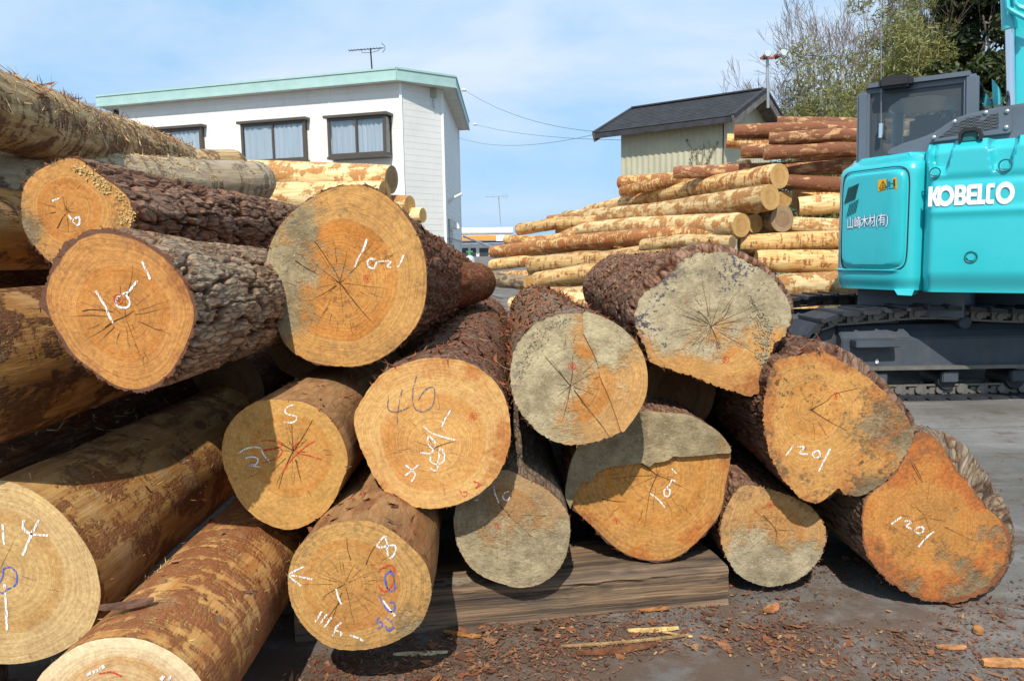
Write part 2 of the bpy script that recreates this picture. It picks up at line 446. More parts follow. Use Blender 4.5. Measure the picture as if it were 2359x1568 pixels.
def peel_mat(name, wood=(0.68, 0.44, 0.18), wood2=(0.50, 0.27, 0.09), patch=(0.17, 0.065, 0.025), amount=0.0, band=0.5, dirt=0.3, obj=True, grey=0.0, sc=1.0, rough=0.6, knots=0.4, dirt_col=(0.40, 0.29, 0.15)):
    """peeled log: pale wood with leftover brown inner bark, scrape bands across the grain and dust"""
    t = NT(name, rough, 0.2)
    lc = t.attr('lc')
    if obj:
        r = t.rnd(); off = t.comb(t.math('MULTIPLY', r, 31.0), t.math('MULTIPLY', r, 17.0), t.math('MULTIPLY', r, 57.0))
        a = t.n('ShaderNodeVectorMath'); a.operation = 'ADD'; t.lk(lc, a.inputs[0]); t.lk(off, a.inputs[1]); lc = a.outputs[0]
    g = t.noise(t.map(lc, (1, 1, 0.10)), 30.0 * sc, 5, 0.65)
    col = t.mix(t.step(g, 0.36, 0.64), wood2, wood)
    gc = t.noise(t.map(lc, (1, 1, 0.05)), 75.0 * sc, 4, 0.7)
    col = t.mix(t.math('MULTIPLY', t.step(gc, 0.56, 0.70), 0.55), col, tuple(c * 0.55 for c in wood2))
    col = t.mix(t.math('MULTIPLY', t.step(t.noise(lc, 4.0 * sc, 4, 0.6), 0.5, 0.75), 0.45), col, t.mix(0.5, wood, (0.88, 0.70, 0.42)))
    # bark left over: blotches, and bands running round the log
    b1 = t.noise(t.map(lc, (1, 1, 0.55)), 7.5 * sc, 7, 0.62, 0.4)
    b2 = t.noise(t.map(lc, (0.35, 0.35, 2.6)), 9.0 * sc, 5, 0.65)
    bb = t.math('ADD', t.math('MULTIPLY', b1, 1 - 0.5 * band), t.math('MULTIPLY', b2, 0.5 * band))
    if obj: bb = t.math('ADD', bb, t.math('MULTIPLY', t.math('SUBTRACT', t.math('FRACT', t.math('MULTIPLY', r, 7.31)), 0.5), 0.10))
    fn = t.noise(t.map(lc, (1, 1, 0.3)), 120.0 * sc, 3, 0.7)
    f3 = t.noise(lc, 38.0 * sc, 4, 0.7)
    bb = t.math('ADD', bb, t.math('ADD', t.math('MULTIPLY', t.math('SUBTRACT', fn, 0.5), 0.13), t.math('MULTIPLY', t.math('SUBTRACT', f3, 0.5), 0.15)))
    pm = t.math('MULTIPLY', t.step(bb, 0.535 - amount, 0.600 - amount), t.math('MULTIPLY_ADD', t.step(fn, 0.30, 0.60), 0.45, 0.55))
    halo = t.step(bb, 0.50 - amount, 0.565 - amount)
    pc = t.mix(t.noise(lc, 24.0 * sc, 5, 0.7), tuple(c * 0.55 for c in patch), tuple(c * 1.9 for c in patch))
    col = t.mix(t.math('MULTIPLY', halo, 0.40), col, tuple(min(1, (a + 2 * b) / 3) for a, b in zip(patch, wood2)))
    col = t.mix(pm, col, pc)
    if knots:
        kn = t.voro(t.map(lc, (1, 1, 0.6)), 3.2 * sc)
        col = t.mix(t.math('MULTIPLY', t.step(t.math('ADD', kn, t.math('MULTIPLY', fn, 0.06)), 0.155, 0.12), knots), col, (0.13, 0.05, 0.022))
    if dirt:
        dn = t.noise(lc, 5.5 * sc, 6, 0.7)
        col = t.mix(t.math('MULTIPLY', t.step(dn, 0.54, 0.66), dirt), col, dirt_col)
    if grey:
        gn = t.noise(t.map(lc, (1, 1, 0.35)), 5.0 * sc, 6, 0.65)
        col = t.mix(t.math('MULTIPLY', t.step(gn, 0.36, 0.58), grey), col, t.mix(g, (0.20, 0.17, 0.14), (0.38, 0.34, 0.28)))
    if obj:
        r5 = t.math('MULTIPLY_ADD', t.math('FRACT', t.math('MULTIPLY', r, 13.7)), 0.40, 0.78)
        col = t.mix(1.0, col, t.comb(r5, r5, t.math('MULTIPLY', r5, 0.97)), 'MULTIPLY')
    h = t.math('ADD', t.math('MULTIPLY', pm, 0.9), t.math('ADD', t.math('MULTIPLY', g, 0.35), t.math('MULTIPLY', fn, 0.35)))
    h = t.math('ADD', h, t.math('MULTIPLY', gc, 0.5))
    return t.done(col, t.bump(h, 0.8, 0.006), t.math('MULTIPLY_ADD', pm, 0.15, rough - 0.05))

def chalk_mat(name, col):
    t = NT(name, 0.95, 0.1); c = t.coord()
    n = t.noise(t.map(c, (260, 260, 60), rot=(0, R(35), 0)), 1.0, 3, 0.7)
    a = t.step(n, 0.40, 0.52)
    return t.done(col, None, None, a)
CHALK = chalk_mat('white_chalk', (0.86, 0.86, 0.83)); BLUECH = chalk_mat('blue_crayon', (0.07, 0.14, 0.52)); REDCH = chalk_mat('red_crayon', (0.62, 0.06, 0.035)); GREYCH = chalk_mat('grey_crayon', (0.13, 0.15, 0.20))
CRACK = paint('crack_dark', (0.085, 0.042, 0.02), 0.95, 0.1)  # dark colour stands in for the shadow inside narrow cracks
FIBRE = None
# ------------------------------------------------------------------ logs
def catmull(pts, k=8):
    p = np.array(pts, float); n = len(p); out = []
    for i in range(n):
        a, b, c, d = p[(i - 1) % n], p[i], p[(i + 1) % n], p[(i + 2) % n]
        for j in range(k):
            t = j / k
            out.append(0.5 * ((2 * b) + (-a + c) * t + (2 * a - 5 * b + 4 * c - d) * t * t + (-a + 3 * b - 3 * c + d) * t ** 3))
    return np.array(out)
def polar(poly, th):
    """largest distance from the origin to the closed polygon along each angle"""
    a = poly; b = np.roll(poly, -1, 0); r = np.zeros(len(th))
    for k, t in enumerate(th):
        c, s = math.cos(t), math.sin(t)
        na = a[:, 0] * -s + a[:, 1] * c; nb = b[:, 0] * -s + b[:, 1] * c
        m = (na > 0) != (nb > 0)
        if not m.any(): continue
        w = na[m] / (na[m] - nb[m]); q = a[m] + (b[m] - a[m]) * w[:, None]
        d = q[:, 0] * c + q[:, 1] * s
        r[k] = d.max()
    return r
def bark_relief(kind, X, Y, S, TH, Rm, depth, seed):
    """returns inward displacement (m) and ridge value 0..1; X,Y,S = unrolled coordinates on the log"""
    P = np.stack([X, Y, S], -1)
    if kind == 'plates':
        cw = 0.072; n = max(6, round(2 * math.pi * Rm / cw))
        w1 = fbm(P * (13, 13, 6), 4, seed) - 0.5; w2 = fbm(P * (10, 10, 5), 4, seed + 5) - 0.5
        A = TH / (2 * math.pi) * n
        f1, f2, c = vor(A + 2.8 * w1, S / 0.50 + 1.3 * w2 + 3, n, seed)
        g1, g2, c2 = vor(A * 2 + 2.6 * w2, S / 0.20 + 1.6 * w1 + 9, 2 * n, seed + 3)
        grain = fbm(P * (80, 80, 9), 4, seed + 9); flake = fbm(P * (150, 150, 34), 3, seed + 21)
        fur = sstep(0.03, 0.17, f2 - f1 + 0.16 * (grain - 0.5)); fur2 = sstep(0.0, 0.12, g2 - g1 + 0.22 * (flake - 0.5))
        hgt = fur * (0.45 + 0.35 * c + 0.20 * c2 * fur2) - 0.12 * (1 - fur2) * fur + 0.26 * (grain - 0.5) + 0.14 * (flake - 0.5)
        return depth * (1 - hgt), np.clip(fur * (0.55 + 0.3 * c) * (0.6 + 0.4 * fur2) + 0.45 * (grain - 0.5) + 0.25 * (flake - 0.5), 0, 1)
    if kind == 'fibre':
        a = fbm(P * (34, 34, 4.5), 4, seed); b = fbm(P * (95, 95, 12), 3, seed + 3)
        ridge = np.clip(1 - np.abs(a - 0.5) * 4.5, 0, 1)
        val = 0.6 * (1 - ridge) + 0.4 * b
        return depth * (1 - val), np.clip(val * 1.05, 0, 1)
    a = fbm(P * (12, 12, 5), 4, seed); b = fbm(P * (50, 50, 18), 3, seed + 3)
    return depth * (0.7 * (1 - a) + 0.3 * (1 - b)), np.clip(0.35 + 0.6 * (a - 0.2) + 0.2 * (b - 0.5), 0, 1)

LOGS = {}
def end_log(key, name, label, face, Y, pith, length, mat_side, mat_end, kind='plates', depth=0.014, taper=0.92, far=(0, 0), o2=None, s2=0.08,
            group=None, N=None, M=None, jag=0.004, seed=1, lumps=0.03, circ=0.75):
    if key in ('n8', 'low', 'step', 'n46', 'n5', 'gsm', 'big', 'n10', 'btl'): Y *= 1.05
    N = N or (360 if kind in ('plates', 'fibre') else 220); M = M or (250 if kind in ('plates', 'fibre') else 120)
    P3 = [Q(x, y, Y) for x, y in face]; pc = Q(pith[0], pith[1], Y)
    poly = catmull([(p.x - pc.x, p.z - pc.z) for p in P3])
    th = np.linspace(0, 2 * math.pi, N, endpoint=False)
    r0 = polar(poly, th); r0 = np.where(r0 < 0.02, np.median(r0), r0)
    Rm = r0.mean(); cen = np.stack([r0 * np.cos(th), r0 * np.sin(th)], 1).mean(0)
    cx, cy = cen; dd = np.cos(th) * cx + np.sin(th) * cy
    rb = dd + np.sqrt(np.maximum(dd ** 2 - (cx * cx + cy * cy) + Rm * Rm, 1e-4))
    rb = circ * rb + (1 - circ) * r0
    r2 = r0
    if o2:
        r2 = polar(catmull([(p.x - pc.x, p.z - pc.z) for p in [Q(x, y, Y + s2) for x, y in o2]]), th)
        r2 = np.maximum(r2, r0 * 0.98)
    # front edge: ragged
    ed = np.stack([np.cos(th) * 9, np.sin(th) * 9, th * 0], -1)
    r0j = r0 - jag * (1.6 * fbm(ed * 3.1, 3, seed) - 0.3)
    tt = np.linspace(0, 1, M); s = length * tt ** 1.75
    S, TH = np.meshgrid(s, th, indexing='ij')
    k1 = sstep(0, 1, S / max(s2, 0.02)); k2 = sstep(0.0, 1.0, (S - s2) / 0.7)
    RR = (r0j * (1 - k1) + r2 * k1); RR = RR * (1 - k2) + rb * k2
    RR = RR * (1 - (1 - taper) * S / length)
    X = Rm * np.cos(TH); Yc = Rm * np.sin(TH)
    lum = fbm(np.stack([X * 4, Yc * 4, S * 2.2], -1), 3, seed + 40) - 0.5
    RR = RR * (1 + lumps * 2 * lum * sstep(0, 0.25, S))
    disp, ridge = bark_relief(kind, X, Yc, S, TH, Rm, depth, seed)
    RR = RR - disp * (0.35 + 0.65 * sstep(0, 0.03, S)) + disp.mean() * 0.3
    vx = pc.x + RR * np.cos(TH) + far[0] * S / length
    vz = pc.z + RR * np.sin(TH) + far[1] * S / length
    vy = Y + S
    V = np.stack([vx, vy, vz], -1).reshape(-1, 3)
    Fq = grid_faces(N, M)
    back = np.arange((M - 1) * N, M * N)
    me = np_mesh('bark', V, Fq[:, ::-1])
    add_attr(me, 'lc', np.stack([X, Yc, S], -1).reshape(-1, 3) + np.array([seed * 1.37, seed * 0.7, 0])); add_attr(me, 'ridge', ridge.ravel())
    zb = pc.z - Rm
    root = empty(name, (pc.x + cx, Y + length / 2, zb), label, 'log', group)
    side = link_mesh('bark' if kind in ('plates', 'fibre') else 'peeled_surface', me, mat_side, root)
    # sawn face
    nr = 14; rho = np.linspace(0, 1, nr) ** 0.8; rho[0] = 0.02
    rf = RR[0]
    RHO, T2 = np.meshgrid(rho, th, indexing='ij'); rad = RHO * rf[None, :]
    fv = np.stack([pc.x + rad * np.cos(T2), Y - 0.002 * (1 - RHO ** 6) + 0.0, pc.z + rad * np.sin(T2)], -1).reshape(-1, 3)
    ff = grid_faces(N, nr)
    fme = np_mesh('cut_end', fv, ff)
    ft = np.fft.rfft(rf); ft[9:] = 0; rlp = np.fft.irfft(ft, N); kk = RHO ** 1.5
    rmix = 1 / (kk / rlp[None, :] + (1 - kk) / rlp.mean())
    add_attr(fme, 'fc', np.stack([rad * np.cos(T2), rad * np.sin(T2), rad / rmix], -1).reshape(-1, 3))
    cap = bmesh.new(); cap.from_mesh(fme); cap.verts.ensure_lookup_table()
    cap.faces.new([cap.verts[i] for i in range(N)][::-1]); bmesh.ops.recalc_face_normals(cap, faces=cap.faces)
    cap.to_mesh(fme); cap.free()
    face_o = link_mesh('cut_end', fme, mat_end, root)
    # far end, closed
    bv = np.concatenate([V[back], [[V[back][:, 0].mean(), Y + length, V[back][:, 2].mean()]]])
    bf = np.stack([np.arange(N), (np.arange(N) + 1) % N, np.full(N, N)], 1)
    bme = np_mesh('far_end', bv, bf); add_attr(bme, 'fc', np.concatenate([np.stack([rf * np.cos(th), rf * np.sin(th), th * 0 + 1], 1), [[0, 0, 0]]]))
    link_mesh('far_end', bme, mat_end, root)
    LOGS[key] = dict(root=root, face=face_o, Y=Y, pith=pc, r=r0, th=th, Rm=Rm, RR=RR, V=V.reshape(M, N, 3), seed=seed)
    return root

def ribbon(mb, pts, w0, w1=None, jit=0.0, rng=random):
    """flat strip in the plane of the face (X,Z), pts are 3D"""
    n = len(pts); w1 = w0 if w1 is None else w1; vs = []
    for i, p in enumerate(pts):
        d = pts[min(i + 1, n - 1)] - pts[max(i - 1, 0)]; d.y = 0
        if d.length < 1e-6: d = Vector((1, 0, 0))
        d.normalize(); s = Vector((-d.z, 0, d.x)); w = (w0 + (w1 - w0) * i / max(1, n - 1)) / 2 * (1 + rng.uniform(-jit, jit))
        vs += [p + s * w, p - s * w]
    mb.add(vs, [(2 * i, 2 * i + 1, 2 * i + 3, 2 * i + 2) for i in range(n - 1)])
def smooth_px(pts, k=6):
    if len(pts) < 3: return [Vector(p) for p in ((pts[0], pts[1]) if len(pts) == 2 else pts)]
    p = [Vector(q) for q in pts]; p = [p[0] * 2 - p[1]] + p + [p[-1] * 2 - p[-2]]; out = []
    for i in range(1, len(p) - 2):
        a, b, c, d = p[i - 1:i + 3]
        for j in range(k):
            t = j / k; out.append(0.5 * ((2 * b) + (-a + c) * t + (2 * a - 5 * b + 4 * c - d) * t * t + (-a + 3 * b - 3 * c + d) * t ** 3))
    return out + [p[-2]]
def write(key, strokes, mat=None, w=0.0085, name='chalk_stroke', off=0.0035):
    g = LOGS[key]; rng = random.Random(len(strokes) + g['seed'])
    for st in strokes:
        mb = MB(); ribbon(mb, [Q(p.x, p.y, g['Y'] - off) for p in smooth_px(st)], w * 0.68, jit=0.3, rng=rng)
        mb.build(name, mat or CHALK, g['root'])
def star(key, n=14, long=0.55, w=0.003, extra=(), seed=3, rmin=0.0, mid=10):
    """drying cracks: slivers running out from the pith, and short ones further out"""
    g = LOGS[key]; rng = random.Random(seed); mb = MB(); pc = g['pith']
    def radius(a): return g['r'][int((a % (2 * math.pi)) / (2 * math.pi) * len(g['th'])) % len(g['th'])]
    def crack(a, q0, q1, ww):
        m = 7; pts = []
        da = 0; R0 = radius(a)
        for i in range(m):
            q = q0 + (q1 - q0) * i / (m - 1); da += rng.uniform(-0.025, 0.025)
            pts.append(Vector((pc.x + math.cos(a + da) * R0 * q, g['Y'] - 0.0032, pc.z + math.sin(a + da) * R0 * q)))
        ribbon(mb, pts, ww, 0.0004, 0.3, rng)
    for i in range(n):
        a = 2 * math.pi * (i + rng.uniform(-0.35, 0.35)) / n
        q0 = rng.choice((0.0, 0.05, 0.14, 0.22)); crack(a + rng.uniform(-0.2, 0.2), q0, q0 + long * rng.uniform(0.18, 0.95), w * 0.62 * rng.uniform(0.4, 1.1))
    for i in range(mid):
        a = rng.uniform(0, 2 * math.pi); q = rng.uniform(0.22, 0.6); crack(a, q, q + rng.uniform(0.08, 0.2), w * 0.42)
    for st in extra:
        ps = [Q(p.x, p.y, g['Y'] - 0.0034) for p in smooth_px(st, 5)]
        ribbon(mb, ps, w * 1.05, w * 0.4, 0.35, rng)
    return tag(mb.build('drying_cracks', CRACK, g['root']), kind='stuff')
def stamp(key, px, r=0.011):
    """round red inspection stamp"""
    g = LOGS[key]; c = Q(px[0], px[1], g['Y'] - 0.0035); mb = MB()
    ribbon(mb, [c + Vector((math.cos(a) * r, 0, math.sin(a) * r)) for a in np.linspace(0, 2 * math.pi, 22)], 0.0022)
    for a, b in (((-.5, .3), (.5, .3)), ((-.4, -.1), (.5, -.1)), ((0, .6), (0, -.6)), ((-.45, -.45), (.4, -.45)), ((-.5, .3), (-.4, -.45))):
        ribbon(mb, [c + Vector((a[0] * r, 0, a[1] * r)), c + Vector((b[0] * r, 0, b[1] * r))], 0.0018)
    return tag(mb.build('red_stamp', REDCH, g['root']), kind='stuff')

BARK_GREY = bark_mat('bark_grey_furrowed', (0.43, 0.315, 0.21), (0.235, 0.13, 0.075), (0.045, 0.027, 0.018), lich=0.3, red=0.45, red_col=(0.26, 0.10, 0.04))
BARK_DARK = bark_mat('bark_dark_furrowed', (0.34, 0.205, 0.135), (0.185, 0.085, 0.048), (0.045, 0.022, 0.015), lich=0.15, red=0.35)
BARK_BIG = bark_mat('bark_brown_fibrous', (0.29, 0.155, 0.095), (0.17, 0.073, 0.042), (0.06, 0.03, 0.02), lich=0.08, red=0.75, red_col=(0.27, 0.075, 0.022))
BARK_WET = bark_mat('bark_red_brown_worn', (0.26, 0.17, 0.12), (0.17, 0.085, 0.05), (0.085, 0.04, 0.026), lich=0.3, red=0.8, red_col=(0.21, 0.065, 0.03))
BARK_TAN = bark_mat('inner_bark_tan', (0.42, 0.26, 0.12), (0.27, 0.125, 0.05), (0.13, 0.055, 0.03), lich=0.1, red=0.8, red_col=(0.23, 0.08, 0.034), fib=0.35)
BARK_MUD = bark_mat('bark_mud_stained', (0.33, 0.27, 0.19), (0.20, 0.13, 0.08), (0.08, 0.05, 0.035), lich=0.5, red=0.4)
PEEL_OCHRE = peel_mat('peeled_ochre', (0.58, 0.33, 0.115), (0.42, 0.19, 0.055), (0.22, 0.085, 0.035), amount=0.035, band=0.45, dirt=0.5, obj=False, sc=1.25, knots=0.8)
PEEL_RED = peel_mat('peeled_red_brown', (0.58, 0.32, 0.105), (0.44, 0.185, 0.055), (0.235, 0.085, 0.034), amount=0.085, band=0.9, dirt=0.35, obj=False, sc=1.2, knots=0.3)

# the front pile --------------------------------------------------------------
GF = 'logs with their sawn ends to the front'
end_log('n10', 'cut_log', 'furrowed grey-barked log chalked 101 on its orange end, front left of the pile',
    z2([(860, 165), (1000, 215), (1150, 290), (1280, 390), (1380, 500), (1450, 600), (1500, 720), (1520, 830), (1505, 960), (1470, 1080), (1410, 1200), (1330, 1320), (1240, 1400), (1150, 1445), (1060, 1455), (960, 1440), (860, 1410), (780, 1360), (700, 1300), (620, 1240), (540, 1170), (460, 1070), (400, 960), (350, 860), (290, 760), (330, 620), (360, 500), (400, 390), (470, 310), (560, 250), (680, 190), (770, 165)]),
    1.76, z2([(965, 860)])[0], 3.9, BARK_GREY, end_mat('end_n10', (0.60, 0.32, 0.105), (0.57, 0.28, 0.08), 0.62, 0.9, red=0.25, red_col=(0.30, 0.10, 0.035), bt=0.045, bark_col=(0.14, 0.065, 0.04), seed=1.3, mold=0.35, speck=0.12),
    'plates', 0.021, 0.93, (0.0, -0.10), group=GF, seed=11, jag=0.008)
end_log('upl', 'cut_log', 'rough dark-barked log with sawdust on its muddy end, upper left of the pile',
    z1([(490, 690), (560, 670), (640, 700), (720, 770), (830, 850), (930, 920), (1000, 1000), (1050, 1080), (1055, 1150), (1020, 1240), (960, 1330), (860, 1420), (720, 1500), (560, 1550), (430, 1545), (340, 1480), (250, 1380), (180, 1280), (155, 1180), (150, 1000), (170, 900), (230, 820), (330, 740), (420, 700)]),
    2.35, z1([(510, 1090)])[0], 3.9, BARK_DARK, end_mat('end_upl', (0.60, 0.34, 0.115), (0.56, 0.27, 0.075), 0.6, 0.8, mud=(-0.13, -0.75, -1.0, 6.0), mud_col=(0.22, 0.17, 0.10), bt=0.02, seed=2.1, mold=0.6, speck=0.25),
    'plates', 0.024, 0.95, (0.05, 0.0), group=GF, seed=23, jag=0.008, lumps=0.05)
end_log('big', 'cut_log', 'biggest barked log of the front pile, chalk 1021 on its oval half-muddy end',
    z4([(800, 145), (900, 150), (1000, 180), (1100, 250), (1200, 350), (1280, 470), (1330, 600), (1360, 750), (1362, 900), (1340, 1050), (1290, 1170), (1200, 1280), (1080, 1380), (960, 1440), (840, 1470), (700, 1465), (560, 1450), (450, 1400), (350, 1330), (290, 1230), (260, 1150), (230, 1000), (195, 880), (190, 750), (215, 620), (260, 500), (330, 400), (430, 310), (560, 220), (680, 165)]),
    2.45, z4([(730, 860)])[0], 3.6, BARK_BIG, end_mat('end_big', (0.62, 0.375, 0.13), (0.60, 0.29, 0.075), 0.665, 1.0, mud=(-0.10, -1.0, -0.05, 4.6), mud_col=(0.34, 0.275, 0.16), seed=3.2, mold=0.35, speck=0.22, bt=0.008, blue=0.6),
    'fibre', 0.020, 0.92, (0.06, -0.16), group=GF, seed=31, jag=0.004)
P46 = [(1010, 823), (1060, 828), (1105, 848), (1140, 878), (1163, 915), (1175, 960), (1177, 1010), (1165, 1060), (1140, 1105), (1100, 1140), (1050, 1163), (995, 1172), (940, 1165), (900, 1145), (865, 1105), (845, 1065), (825, 1020), (814, 975), (818, 945), (835, 915), (855, 885), (885, 855), (935, 835), (975, 825)]
end_log('n46', 'cut_log', 'honey-yellow log end marked with grey 46 and white chalk strokes',
    P46, 2.22, (1001, 1030), 3.9, BARK_WET, end_mat('end_n46', (0.72, 0.48, 0.19), (0.66, 0.37, 0.12), 0.67, 0.95, seed=4.4, speck=0.10, red=0.12, saw=0.8, saw_rot=0.9),
    'worn', 0.012, 0.93, (0.0, 0.0), group=GF, seed=41, jag=0.003)
end_log('n5', 'cut_log', 'tan log with white 5 and red crayon on its end, below the biggest log',
    z5([(500, 320), (620, 325), (740, 335), (850, 380), (950, 450), (1020, 540), (1070, 640), (1100, 750), (1100, 850), (1060, 950), (1010, 1080), (930, 1190), (820, 1270), (680, 1320), (560, 1310), (460, 1270), (370, 1210), (280, 1120), (220, 1010), (170, 900), (140, 800), (135, 680), (160, 570), (210, 480), (290, 400), (390, 340)]),
    2.15, z5([(685, 715)])[0], 3.8, BARK_TAN, end_mat('end_n5', (0.58, 0.36, 0.115), (0.56, 0.30, 0.085), 0.66, 0.55, seed=5.6, speck=0.10, saw=0.5, saw_rot=0.2),
    'worn', 0.006, 0.92, group=GF, seed=53, jag=0.002)
end_log('n8', 'cut_log', 'tan log with white 8, arrow and blue crayon numbers on its end',
    z6([(700, 205), (800, 220), (900, 270), (1000, 340), (1090, 420), (1170, 510), (1210, 600), (1230, 720), (1225, 800), (1200, 880), (1150, 990), (1080, 1060), (1000, 1110), (900, 1160), (780, 1190), (650, 1205), (520, 1200), (420, 1170), (330, 1110), (240, 1020), (170, 910), (130, 800), (115, 680), (125, 580), (160, 470), (220, 380), (310, 300), (420, 240), (560, 210)]),
    1.965, z6([(560, 690)])[0], 3.8, BARK_TAN, end_mat('end_n8', (0.56, 0.36, 0.13), (0.53, 0.285, 0.09), 0.70, 1.0, mud=(-0.24, 0.75, -0.75, 5.0), mud_col=(0.26, 0.21, 0.12), seed=6.3, mold=0.6, speck=0.2),
    'worn', 0.007, 0.95, group=GF, seed=61, jag=0.002)
end_log('low', 'cut_log', 'small grey-brown log end on the square timber, right of the one marked 8',
    z8([(480, 560), (560, 600), (650, 640), (740, 690), (820, 760), (880, 840), (905, 920), (905, 1020), (890, 1120), (860, 1200), (800, 1290), (700, 1360), (600, 1388), (520, 1390), (440, 1370), (320, 1330), (220, 1270), (160, 1200), (110, 1110), (85, 1020), (75, 920), (90, 820), (130, 720), (200, 640), (290, 585), (390, 555)]),
    2.35, z8([(460, 870)])[0], 3.6, BARK_MUD, end_mat('end_low', (0.44, 0.32, 0.17), (0.40, 0.22, 0.08), 0.58, 0.7, mud=(0.0, 0.2, -0.9, 4.0), mud_col=(0.40, 0.325, 0.195), seed=7.7, speck=0.15),
    'worn', 0.009, 0.95, group=GF, seed=71, jag=0.003)
end_log('step', 'cut_log', 'broad orange log end with a stepped muddy upper half, on the square timber',
    z8([(1450, 150), (1600, 160), (1750, 175), (1850, 220), (1960, 290), (2030, 380), (2045, 450), (2035, 580), (2005, 720), (1980, 850), (1900, 980), (1800, 1080), (1700, 1160), (1600, 1200), (1500, 1215), (1400, 1195), (1300, 1160), (1200, 1100), (1120, 1040), (1050, 950), (960, 870), (905, 830), (870, 740), (880, 640), (910, 500), (970, 380), (1080, 280), (1200, 200), (1300, 165)]),
    2.55, z8([(1520, 590)])[0], 3.4, BARK_DARK, end_mat('end_step', (0.58, 0.325, 0.10), (0.58, 0.31, 0.085), 0.66, 0.9, red=0.15, bt=0.012, seed=8.8, mold=0.35, speck=0.2, saw=0.6),
    'plates', 0.012, 0.95, group=GF, seed=83, jag=0.006)
end_log('sml', 'cut_log', 'small round log end half caked with grey earth, right of the square timber',
    zR([(130, 870), (200, 868), (300, 890), (400, 930), (480, 980), (530, 1050), (543, 1110), (530, 1180), (500, 1240), (440, 1300), (370, 1340), (270, 1360), (180, 1340), (110, 1300), (60, 1230), (30, 1150), (25, 1070), (45, 990), (80, 920)]),
    2.72, zR([(293, 1080)])[0], 3.4, BARK_DARK, end_mat('end_sml', (0.54, 0.35, 0.15), (0.50, 0.27, 0.09), 0.57, 0.8, mud=(-0.06, -0.1, -1.6, 6.0), mud_col=(0.42, 0.36, 0.23), seed=9.1, mold=0.6, speck=0.3),
    'plates', 0.010, 0.97, group=GF, seed=97, jag=0.004)
right_face = zR([(1000, 600), (1060, 625), (1110, 680), (1150, 750), (1215, 830), (1275, 905), (1335, 985), (1400, 1040), (1432, 1090), (1440, 1150), (1430, 1230), (1400, 1310), (1340, 1370), (1270, 1410), (1180, 1440), (1100, 1440), (1000, 1425), (900, 1380), (820, 1320), (760, 1250), (720, 1180), (708, 1080), (705, 1000), (730, 920), (790, 870), (850, 820), (900, 760), (940, 680), (965, 620)])
right_body = zR([(1000, 592), (1080, 598), (1170, 640), (1245, 710), (1305, 790), (1365, 880), (1415, 960), (1445, 1050), (1448, 1150), (1435, 1240), (1400, 1310), (1340, 1370), (1270, 1405), (1180, 1430), (1100, 1430), (1000, 1415), (900, 1370), (820, 1310), (760, 1240), (715, 1170), (690, 1080), (690, 1000), (715, 920), (780, 860), (840, 810), (890, 750), (930, 680), (960, 615)])
end_log('rgt', 'cut_log', 'rightmost log of the front pile, orange-red pear-shaped end, lying on bare ground',
    right_face, 2.60, zR([(1020, 1020)])[0], 3.6, BARK_MUD, end_mat('end_rgt', (0.57, 0.29, 0.085), (0.53, 0.285, 0.085), 0.60, 0.8, red=1.2, red_col=(0.45, 0.12, 0.032), mold=0.6, mud=(-0.17, 0.35, -0.35, 9.0), mud_col=(0.24, 0.19, 0.11), bt=0.028, bark_col=(0.22, 0.09, 0.04), seed=10.4, speck=0.25),
    'plates', 0.010, 0.95, o2=right_body, s2=0.14, group=GF, seed=101, jag=0.009)
n120_face = zR([(300, 260), (400, 235), (500, 215), (560, 225), (620, 265), (700, 310), (780, 370), (850, 430), (910, 500), (950, 560), (970, 630), (945, 700), (900, 770), (850, 830), (790, 880), (720, 915), (660, 922), (622, 908), (603, 884), (578, 900), (550, 930), (500, 955), (450, 955), (380, 900), (320, 830), (280, 770), (255, 700), (235, 600), (228, 500), (240, 420), (260, 330)])
n120_body = zR([(290, 235), (400, 190), (500, 165), (580, 180), (660, 220), (740, 280), (820, 350), (880, 420), (930, 480), (968, 560), (980, 630), (960, 700), (905, 770), (850, 830), (790, 880), (720, 910), (660, 912), (622, 895), (600, 880), (578, 895), (550, 920), (500, 945), (450, 945), (380, 890), (310, 830), (265, 770), (240, 700), (215, 600), (208, 500), (222, 410), (245, 310)])
end_log('n120', 'cut_log', 'log chalked 1201 with dark mould specks and a notch, second from the right',
    n120_face, 2.6, zR([(465, 500)])[0], 3.6, BARK_WET, end_mat('end_n120', (0.61, 0.36, 0.12), (0.60, 0.33, 0.10), 0.42, 0.85, red=0.6, red_col=(0.42, 0.14, 0.045), mold=1.0, mud=(-0.22, 0.62, -0.45, 7.0), mud_col=(0.27, 0.21, 0.12), seed=11.9, speck=0.42),
    'plates', 0.014, 0.93, o2=n120_body, s2=0.12, group=GF, seed=113, jag=0.006)
end_log('gsm', 'cut_log', 'round grey mud-caked log end with a long split, centre of the pile',
    z7([(700, 560), (800, 565), (900, 600), (1000, 660), (1080, 740), (1140, 830), (1170, 930), (1178, 1030), (1165, 1130), (1120, 1230), (1050, 1330), (960, 1400), (850, 1440), (740, 1468), (620, 1470), (520, 1440), (420, 1380), (340, 1300), (280, 1220), (240, 1120), (225, 1020), (235, 900), (260, 800), (320, 710), (400, 630), (500, 585), (600, 562)]),
    2.3, z7([(645, 1060)])[0], 3.6, BARK_MUD, end_mat('end_gsm', (0.58, 0.37, 0.15), (0.56, 0.285, 0.085), 0.60, 0.8, mud=(0.06, -1.15, 0.15, 4.2), mud_col=(0.50, 0.42, 0.255), seed=12.2, speck=0.12, blue=0.5),
    'worn', 0.010, 0.95, (0.0, -0.05), group=GF, seed=121, jag=0.005)
